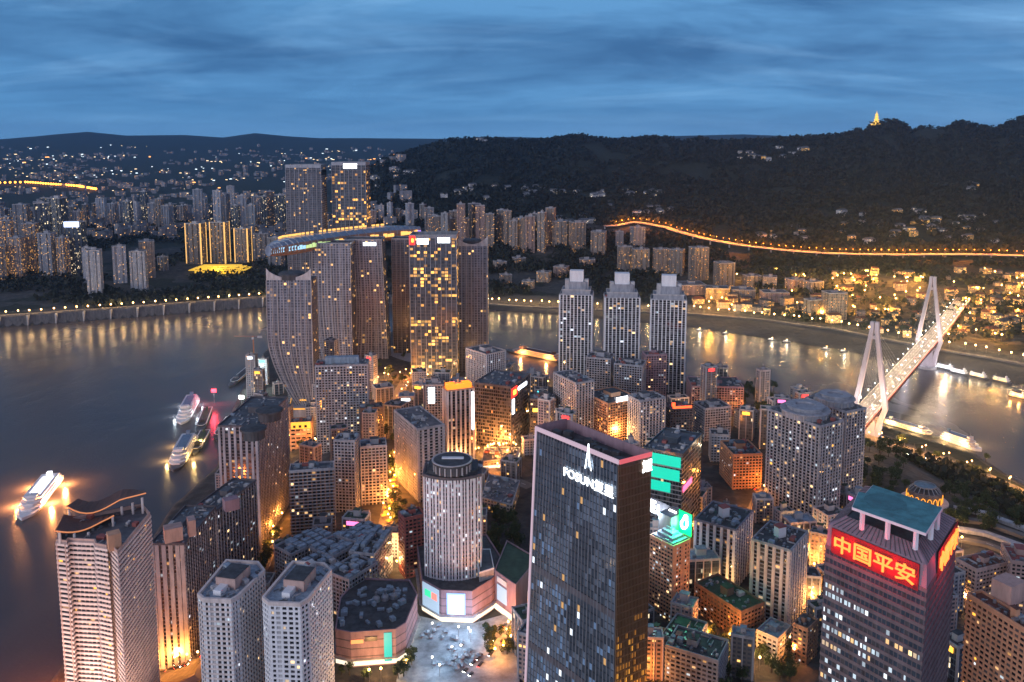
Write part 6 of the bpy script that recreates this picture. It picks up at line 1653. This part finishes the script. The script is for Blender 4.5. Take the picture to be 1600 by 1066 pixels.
# kiosks and parasols on the plaza
kp = None
for k, p in enumerate(ground_pts([(655, 1000), (690, 990), (720, 1010), (700, 1040), (740, 1025), (680, 1055)], 34, .9, 7)):
    if kp is None:
        kp = thing('market_stall', (0, 0, 0), 'small blue canopied stall on the bright plaza', 'stall', 'stalls on the plaza')
        MB().lathe((0, 0, 2.4), [(2.4, 0), (2.4, .3), (.1, 1.6)], 4).build('canopy', M['roofblue'], kp)
        for a, b in ((-1.4, -1.4), (1.4, -1.4), (1.4, 1.4), (-1.4, 1.4)): MB().tube([(a, b, -.5), (a, b, 2.5)], .08, 5).build('post', M['steel'], kp)
        MB().box((0, 0, -.4), (2.2, 1.2, 1.4)).build('counter', M['mauve'], kp); kp.location = p
    else: copy_tree(kp, loc=p, rotz=rnd.random() * 3)

# lit market hall and flat roofed blocks at the foot of the red sign tower
for lab, us, z0_, z1_, lit_ in (('low market hall with lit shop fronts at the foot of the red sign tower', [(752, 722), (806, 716), (812, 700), (758, 700)], 50, 62, True),
                          ('flat grey roofed block between market hall and hotel tower', [(752, 778), (800, 790), (812, 752), (764, 742)], 50, 66, False)):
    pl = clean([P(u, v, z1_) for u, v in us]); c = cen(pl); register(pl)
    mk_ = thing('market_hall' if lit_ else 'low_block', (c[0], c[1], z0_), lab, 'market' if lit_ else 'low block')
    MB().prism(pl, z0_ - 3, z1_, 0, 1, uv=True).build('wall', [W['house'], M['roofgrey']], mk_); MB().ring(pl, -.5, .3, z1_ - .5, z1_ + 1).build('parapet', M['greytile'], mk_)
    roof_mess(mk_, pl, z1_, rnd)
    if lit_: MB().ring(pl, -.05, .3, z0_ + 2, z0_ + 7).build('shop_front', M['shop'], mk_)

fs_ = None
for k, p in enumerate(ground_pts([(618, 715), (612, 770), (603, 822)], 18, .3, 4)):
    if fs_ is None:
        fs_ = thing('food_stall', (0, 0, 0), 'food stall under a glowing orange canopy in the narrow street', 'stall', 'orange stalls of the narrow street')
        MB().lathe((0, 0, 2.5), [(3.2, 0), (3.2, .35), (.1, 1.8)], 4).build('canopy', glow('orange_lit_canopy', (1, .33, .03), 1.5), fs_)
        for a, b in ((-1.8, -1.8), (1.8, -1.8), (1.8, 1.8), (-1.8, 1.8)): MB().tube([(a, b, -.5), (a, b, 2.6)], .09, 5).build('post', M['steel'], fs_)
        MB().box((0, 0, -.3), (2.8, 1.3, 1.3)).build('counter', M['mauve'], fs_); fs_.location = p
    else: copy_tree(fs_, loc=p, rotz=rnd.random() * 3)

for k, (lx, ly) in enumerate(((-330, 425), (-272, 412), (-212, 425))):  # lamps added out of view to brighten the canopied tower
    z = max(gz(lx, ly), 3); nm = ('left', 'middle', 'right')[k]
    l_ = thing('added_flood_lamp', (lx, ly, z), f'added warm flood lamp washing the canopied riverside tower from the quay, {nm} one of three', 'flood lamp', 'added flood lamps for the canopied tower')
    MB().tube([(lx, ly, z - 2), (lx, ly, z + 14)], .3, 6).build('pole', M['steel'], l_); MB().box((lx, ly, z + 14), (3, 1.4, 2)).build('lamp_head', M['lamp'], l_)
    d_ = bpy.data.lights.new('lamp_light', 'SPOT'); d_.energy = 230000; d_.color = (1, .62, .46); d_.spot_size = R(75); d_.spot_blend = .6; d_.shadow_soft_size = 1.5
    o_ = bpy.data.objects.new('lamp_light', d_); col.objects.link(o_); o_.parent = l_; o_.location = (0, 2, 18)
    o_.rotation_euler = (Vector((-262 + 20 * (k - 1), 505, 105)) - Vector((lx, ly + 2, z + 18))).to_track_quat('-Z', 'Y').to_euler()
# ------------------------------------------------------------------ filler blocks of the peninsula, the far cities and the hillside
def free(x, y, rad): return all(math.hypot(x - f[0], y - f[1]) > rad + f[2] * .85 for f in FOOT)
CLEAR = [(1370, 740, 1500, 870), (490, 985, 660, 1066), (588, 700, 640, 860), (630, 940, 830, 1066), (415, 800, 442, 900), (770, 700, 800, 740), (1330, 640, 1600, 800), (1150, 730, 1200, 810), (225, 1000, 320, 1066), (750, 790, 820, 900), (1480, 790, 1600, 860), (590, 590, 650, 640)]
NEON = {'neon_red': glow('neon_red', (1, .05, .05), 1.8), 'neon_white': glow('neon_white', (.8, .9, 1), 2.2), 'neon_amber': glow('neon_amber', (1, .45, .05), 2), 'neon_cyan': glow('neon_cyan', (.1, .8, .9), 1.3), 'neon_pink': glow('neon_pink', (1, .2, .5), 1.5)}
fill = []; tries = 0
while len(fill) < 170 and tries < 14000:
    tries += 1; u, v = rnd.uniform(330, 1500), rnd.uniform(560, 1060)
    x, y, z = base_at(u, v); rad = rnd.uniform(7, 13)
    if pen_dist(np.array([x]), np.array([y]))[0] < 26 or any(a < u < c and b < v < d for a, b, c, d in CLEAR): continue
    if not free(x, y, rad): continue
    h = rnd.uniform(14, 34) if v > 700 else rnd.uniform(16, 42)
    if v < 780 and (370 < u < 590 or 850 < u < 1010 or 1030 < u < 1110 or 1180 < u < 1290) and rnd.random() < .6: h = rnd.uniform(38, 72); rad = min(rad, rnd.uniform(7, 10))
    fill.append((u, x, y, z, rad, h)); FOOT.append((x, y, rad))
fill.sort()
desc = [('grey', 'grey block with a cluttered flat roof'), ('pinkw', 'pinkish block with a flat roof'), ('dark', 'dark block with a parapet roof'), ('pale', 'pale ribbed block with a flat roof'), ('glassy', 'blue grey glazed block with stair house')]
for k, (u, x, y, z, rad, h) in enumerate(fill):
    key, ds = desc[k % 5]; a = rnd.uniform(-.5, .5); ca, sa = math.cos(a), math.sin(a); w, d = rad * rnd.uniform(.8, 1.0), rad * rnd.uniform(.55, .8)
    pl = [(x + sx * w * ca - sy * d * sa, y + sx * w * sa + sy * d * ca) for sx, sy in ((-1, -1), (1, -1), (1, 1), (-1, 1))]
    fb_ = simple_tower(f'{ds}, {ordinal(k // 5 + 1)} of its kind from the left', 'city block', pl, z, z + h, W[key], rnd, name='city_block', detail=2,
                 roofm=rnd.choice([M['roofgrey'], M['roofdark'], M['roofblue'], M['mosgreen']]), wallm=rnd.choice([M['concrete'], M['greytile'], M['greytile'], M['cream']]), piers=(.8, .5, 5.5), notched=False)
    if k % 4 == 1:
        nm_ = ['neon_red', 'neon_white', 'neon_amber', 'neon_cyan', 'neon_pink'][(k // 4) % 5]; a_, b_ = max(((pl[i], pl[(i + 1) % 4]) for i in range(4)), key=lambda s_: facing(s_[0], s_[1], z) + .3 * math.dist(s_[0], s_[1]) / 20)
        panel(a_, b_, z + h - 5, z + h - 1.5, .4, .2, .75, .5).build('lit_sign', NEON[nm_], fb_)
    FOOT.pop()
def cluster(items, phrase, group, name='apartment_tower', cat='apartment tower', detail=1, **kw):
    """items: (u0,u1,vtop,vbase,wall key,look)"""
    items = sorted(items, key=lambda t: (t[0] + t[1]) / 2)
    for k, it in enumerate(items):
        u0, u1, vt, vb, key, look = it
        pl, z0, z1 = span_poly(u0, u1, vt, vb, rnd.uniform(.6, 1.0), rnd.uniform(-25, 25))
        simple_tower(f'{look}, {ordinal(k + 1)} from the left {phrase}', cat, pl, z0 - 4, z1, W[key], rnd, name=name, group=group, detail=detail, house=detail >= 1,
                     wallm=M['concrete'] if key in ('pale', 'glassy') else M['greytile'], roofm=M['roofgrey'], notched=(u1 - u0) > 8, **kw)
LOOK = {'grey': 'grey apartment tower', 'pale': 'pale slim apartment tower', 'dark': 'dark apartment tower', 'pinkw': 'pinkish apartment tower', 'tan': 'tan apartment tower', 'gold': 'tower full of gold windows', 'glassy': 'blue glass office tower', 'office': 'dark office tower'}
def spread(u0, u1, n, vt, vb, keys, w, seed):
    r = random.Random(seed); out = []
    for k in range(n):
        u = u0 + (u1 - u0) * (k + r.uniform(.1, .9)) / n; key = r.choice(keys); ww = r.uniform(*w)
        out.append((u - ww / 2, u + ww / 2, r.uniform(*vt), r.uniform(*vb), key, LOOK[key]))
    return out
it = [(0, 18, 345, 432, 'gold'), (14, 36, 372, 436, 'gold'), (22, 44, 320, 420, 'grey'), (36, 58, 350, 430, 'gold'), (52, 78, 318, 425, 'glassy'), (62, 84, 365, 432, 'grey'), (78, 100, 310, 415, 'glassy'), (88, 106, 372, 432, 'gold'), (128, 143, 388, 442, 'pale'), (134, 158, 392, 466, 'pale'), (173, 198, 386, 444, 'pale'), (203, 228, 394, 458, 'pale'), (214, 243, 378, 436, 'tan'),
      (-10, 8, 385, 440, 'gold'), (108, 122, 380, 425, 'grey'), (246, 262, 402, 424, 'grey')]
cluster([(*a, LOOK[a[4]]) for a in it], 'in the far left front row', 'front row towers of the left bank')
# tower with the blue white sign
pl, z0, z1 = span_poly(101, 131, 348, 428, .8, 6); a = simple_tower('blue glass tower with a blazing blue white roof sign on the far left bank', 'office tower', pl, z0 - 3, z1, W['glassy'], rnd, detail=1, house=False, name='office_tower')
panel(pl[0], pl[1], z1 - 12, z1 + 2, .5, .1, .9, .3).build('lit_sign', glow('blue_white_sign', (.55, .66, 1), 3.0), a)
it = []
for (u0, u1, vt, vb) in ((291, 319, 350, 413), (329, 356, 348, 412), (367, 391, 358, 411)): it.append((u0, u1, vt, vb))
for k, (u0, u1, vt, vb) in enumerate(it):
    pl, z0, z1 = span_poly(u0, u1, vt, vb, .7, -8); em = glow('gold_edge_light', (1, .55, .16), .9) if k == 0 else bpy.data.materials['gold_edge_light']
    a = simple_tower(f'apartment tower outlined in gold light, {ordinal(k + 1)} of three above the yellow hall', 'apartment tower', pl, z0 - 3, z1, W['tan'], rnd, group='gold outlined towers', piers=(2.2, .8, 200, em))
q = base_at(345, 425)
hl = thing('exhibition_hall', q, 'low curved hall blazing with yellow light below the gold outlined towers', 'hall'); mb = MB()
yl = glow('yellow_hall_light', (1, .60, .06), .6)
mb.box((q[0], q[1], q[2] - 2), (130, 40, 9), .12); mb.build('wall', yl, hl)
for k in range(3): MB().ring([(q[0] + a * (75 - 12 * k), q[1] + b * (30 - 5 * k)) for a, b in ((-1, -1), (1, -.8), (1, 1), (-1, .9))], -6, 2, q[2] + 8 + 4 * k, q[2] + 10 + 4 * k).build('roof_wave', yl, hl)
lamp_light('hall_light', (q[0], q[1] - 40, q[2] + 12), 90000, (1, .7, .12), 3, hl)
cluster(spread(130, 445, 26, (296, 322), (346, 368), ['pale', 'grey', 'glassy', 'pale', 'dark'], (10, 17), 3), 'in the back row beyond the left bank', 'back row towers of the left bank')
cluster(spread(-8, 128, 13, (312, 352), (385, 412), ['glassy', 'office', 'grey', 'gold', 'pale'], (12, 19), 14), 'in the far left third row', 'third row towers at the far left')
cluster(spread(-5, 130, 12, (300, 335), (350, 372), ['grey', 'glassy', 'dark', 'pale'], (10, 18), 4), 'in the second row at the far left', 'second row towers at the far left')
cluster([(354, 366, 291, 330, 'pale', 'lone tall pale tower'), (394, 420, 366, 412, 'grey', 'grey apartment tower'), (420, 442, 372, 420, 'grey', 'grey apartment tower')], 'of the group behind the gold outlined towers', 'towers behind the gold outlined ones')
cluster(spread(575, 662, 9, (314, 330), (345, 362), ['grey', 'pale', 'pinkw', 'dark'], (9, 15), 5), 'by the ridge foot', 'rear towers by the ridge foot')
cluster(spread(664, 862, 22, (318, 346), (376, 396), ['grey', 'pale', 'pinkw', 'tan', 'dark'], (12, 20), 6), 'in the dense row right of the skybridge', 'dense row right of the skybridge')
cluster([(838, 862, 347, 386, 'pinkw'), (862, 886, 346, 388, 'tan'), (889, 915, 348, 396, 'tan'), (922, 949, 363, 403, 'tan'), (962, 974, 362, 392, 'grey'), (985, 1008, 356, 392, 'grey'), (965, 988, 386, 428, 'tan'), (988, 1014, 390, 430, 'tan'), (1021, 1046, 390, 432, 'tan'), (1046, 1071, 391, 432, 'tan'), (1077, 1107, 388, 440, 'tan'), (1117, 1147, 412, 450, 'tan')] and
        [(*a, LOOK[a[4]]) for a in [(838, 862, 347, 386, 'pinkw'), (862, 886, 346, 388, 'tan'), (889, 915, 348, 396, 'tan'), (922, 949, 363, 403, 'tan'), (962, 974, 362, 392, 'grey'), (985, 1008, 356, 392, 'grey'), (965, 988, 386, 428, 'tan'), (988, 1014, 390, 430, 'tan'), (1021, 1046, 390, 432, 'tan'), (1046, 1071, 391, 432, 'tan'), (1077, 1107, 388, 440, 'tan'), (1117, 1147, 412, 450, 'tan')]],
        'on the right bank before the ridge', 'right bank towers before the ridge', detail=2)
lowb = [(1162, 1188, 432, 450), (1190, 1216, 434, 452), (1228, 1256, 438, 456), (1256, 1286, 442, 460), (1140, 1180, 454, 468), (1190, 1230, 458, 474), (1257, 1285, 470, 500), (1287, 1321, 459, 502), (1060, 1100, 446, 462), (1100, 1140, 452, 470), (838, 862, 426, 442), (864, 890, 418, 434), (800, 822, 404, 418), (770, 792, 410, 424), (905, 930, 406, 420), (780, 800, 430, 444), (815, 836, 440, 452)]
cluster([(*a, k_, l_) for a, (k_, l_) in zip(lowb, [('tan', 'low tan apartment block'), ('house', 'low pale apartment block'), ('pinkw', 'low pinkish apartment block')] * 6)], 'of the low blocks on the right bank', 'low blocks on the right bank', name='low_block', cat='low block', detail=1)
# lamp lit old town houses
r = random.Random(21); H_ = []
while len(H_) < 110:
    u = r.choice([r.uniform(1290, 1445), r.uniform(1470, 1610), r.uniform(1085, 1300)]); v = r.uniform(425, 530) if u > 1300 else r.uniform(468, 492)
    x, y, z = base_at(u, v); rad = r.uniform(7, 13)
    if not free(x, y, rad * .7) : continue
    q = Vector((x, y, 0)) - T1; 
    if abs((q - Vector((0, 0, q.z))).dot(bs)) < 22 and q.dot(bd) < 900: continue
    if y - float(np.interp(x, SHX, SHY)) < 125: continue
    FOOT.append((x, y, rad * .8)); H_.append((u, x, y, z, rad))
H_.sort()
def gable_house(label, x, y, z, rad, h, rot, wm, rm, group, name='town_house'):
    root = thing(name, (x, y, z - 2), label, 'house', group); ca, sa = math.cos(rot), math.sin(rot); w, d = rad, rad * .65
    def T(a, b, c): return (x + a * ca - b * sa, y + a * sa + b * ca, c)
    pl = [T(a * w, b * d, 0)[:2] for a, b in ((-1, -1), (1, -1), (1, 1), (-1, 1))]
    mb = MB().prism(pl, z - 2, z + h, uv=True, top=False); mb.build('wall', wm, root)
    e = 1.1; rh_ = d * .55
    vs = [T(-w * e, -d * e, z + h), T(w * e, -d * e, z + h), T(w * e, d * e, z + h), T(-w * e, d * e, z + h), T(-w * .8, 0, z + h + rh_), T(w * .8, 0, z + h + rh_)]
    MB().add(vs, [(0, 1, 5, 4), (1, 2, 5), (2, 3, 4, 5), (3, 0, 4), (3, 2, 1, 0)]).build('roof', rm, root)
    return root
for k, (u, x, y, z, rad) in enumerate(H_):
    lit_ = r.random() < .68
    gable_house('lamp lit gabled house of the hillside town above the right bank' if lit_ else 'dim gabled house of the hillside town above the right bank', x, y, z, rad, r.uniform(6, 17), r.uniform(-.5, .5), W['oldlit'] if lit_ else W['house'], M['roofbrown'] if r.random() < .5 else M['roofdark'],
                'lit houses of the right bank town' if lit_ else 'dim houses of the right bank town')
# pale houses scattered on the ridge
HS = []
for (u0, v0, u1, v1, n) in ((690, 300, 1040, 312, 26), (580, 268, 650, 296, 7), (700, 293, 860, 300, 8), (1300, 330, 1560, 385, 40), (1150, 232, 1260, 252, 16), (940, 320, 1060, 340, 10), (1180, 345, 1260, 380, 8), (1480, 290, 1540, 315, 4), (860, 335, 930, 352, 6), (740, 218, 790, 222, 5)):
    for k in range(n): HS.append((r.uniform(u0, u1), r.uniform(v0, v1)))
def hit(u, v):
    d = ray(u, v); lo = None
    for Y in np.arange(1900, 3650, 12.0):
        x = d[0] * Y / d[1]; z = HC + d[2] * Y / d[1]
        if z <= gz(x, Y): return x, Y, gz(x, Y)
    return None
ww = {k: winwall('hill_house_wall_' + k, c, lit=l_, pal=p_, S=1.2, bay=4, fh=4) for k, c, l_, p_ in (('pale', (.55, .56, .58), .12, 'cool'), ('lit', (.5, .35, .15), .7, 'gold'))}
for u, v in HS:
    h = hit(u, v)
    if h is None: continue
    lit_ = r.random() < (.30 if u > 1300 else .06)
    gable_house('gold lit house high on the dark wooded ridge' if lit_ else 'small pale house high on the dark wooded ridge', *h, r.uniform(8, 15), r.uniform(7, 14), r.uniform(-.6, .6), ww['lit' if lit_ else 'pale'], M['roofgrey'], 'lit ridge houses' if lit_ else 'pale ridge houses', name='ridge_house')
# countless far lights and blocks of the plain
mb = MB(); r2 = random.Random(31)
for k in range(1500):
    Y = 2700 * (10500 / 2700) ** r2.random(); u = r2.uniform(-200, 640); X = (u - 800) / F * (Y * CT + 40); z = gz(X, Y); s = r2.uniform(9, 26); h = r2.uniform(6, 30) if Y > 3600 else r2.uniform(10, 45)
    if vnoise(X, Y, 420, 2) < (.35 if Y < 3600 else .5): continue
    a = r2.uniform(0, 3); ca, sa = math.cos(a) * s, math.sin(a) * s
    mb.prism([(X - ca + sa * .5, Y - sa - ca * .5), (X + ca + sa * .5, Y + sa - ca * .5), (X + ca - sa * .5, Y + sa + ca * .5), (X - ca - sa * .5, Y - sa + ca * .5)], z - 4, z + h, 0, 1, uv=True)
W['plain'] = winwall('far_block_wall', (.26, .27, .30), bay=5, fh=4, lit=.07, S=1.8)
tag(mb.build('plain_city', [W['plain'], M['roofgrey']]), 'countless low blocks of the far plain on the left', 'city', kind='stuff')
mb = MB()
def dots(n, us, Ys, mi, s=(2, 5), clump=.5):
    for k in range(n):
        Y = Ys[0] * (Ys[1] / Ys[0]) ** r2.random(); u = r2.uniform(*us); X = (u - 800) / F * (Y * CT + 40)
        if vnoise(X, Y, 500, 8) < clump: continue
        q = r2.uniform(*s) * Y / 6000; mb.box((X, Y, gz(X, Y) + r2.uniform(8, 22)), (q * r2.uniform(1, 4), q, q * .8), r2.uniform(-.2, .2), mi)
dots(300, (-150, 660), (5200, 10500), 0); dots(170, (-150, 660), (5200, 10500), 1); dots(90, (-150, 660), (3600, 6000), 0); dots(46, (-150, 640), (3600, 9000), 2, (4, 9))
tag(mb.build('plain_lights', [glow('far_warm_lights', (1, .72, .38), 2.2), glow('far_white_lights', (.8, .95, 1), 2.4), glow('far_orange_lights', (1, .4, .1), 2.5)]), 'scattered lights of the far plain on the left', 'city lights', kind='stuff')
# orange far road at left
fp_ = [base_at(u, v) for u, v in ((-60, 288), (0, 289), (40, 288), (80, 291), (120, 294), (150, 299))]
mb = MB()
for k, p in enumerate(resample(fp_, 26)):
    z = gz(p.x, p.y); mb.tube([(p.x, p.y, z), (p.x, p.y, z + 12)], .4, 4, 0); mb.ball((p.x, p.y, z + 14), 2.8 if p.x > -2050 else 6.5, 1, 5)
tag(mb.build('far_road_lamps', [M['steel'], M['lamp_o']]), 'string of orange lamps on the far road at the left edge', 'road lamps', kind='stuff')
# ------------------------------------------------------------------ the air
bpy.context.view_layer.update()
HAZE = 3.4e-5
if HAZE:
    mh = bpy.data.materials.new('pale_air'); mh.use_nodes = True; t = mh.node_tree; t.nodes.clear()
    out = N(t, 'ShaderNodeOutputMaterial'); pv = N(t, 'ShaderNodeVolumePrincipled')
    pv.inputs['Color'].default_value = (.38, .66, 1.0, 1); pv.inputs['Density'].default_value = HAZE; pv.inputs['Anisotropy'].default_value = 0.75
    t.links.new(pv.outputs[0], out.inputs['Volume'])
    hz = MB().box((0, 7900, -10), (54000, 18600, 700)).build('haze', mh)
    tag(hz, kind='stuff')
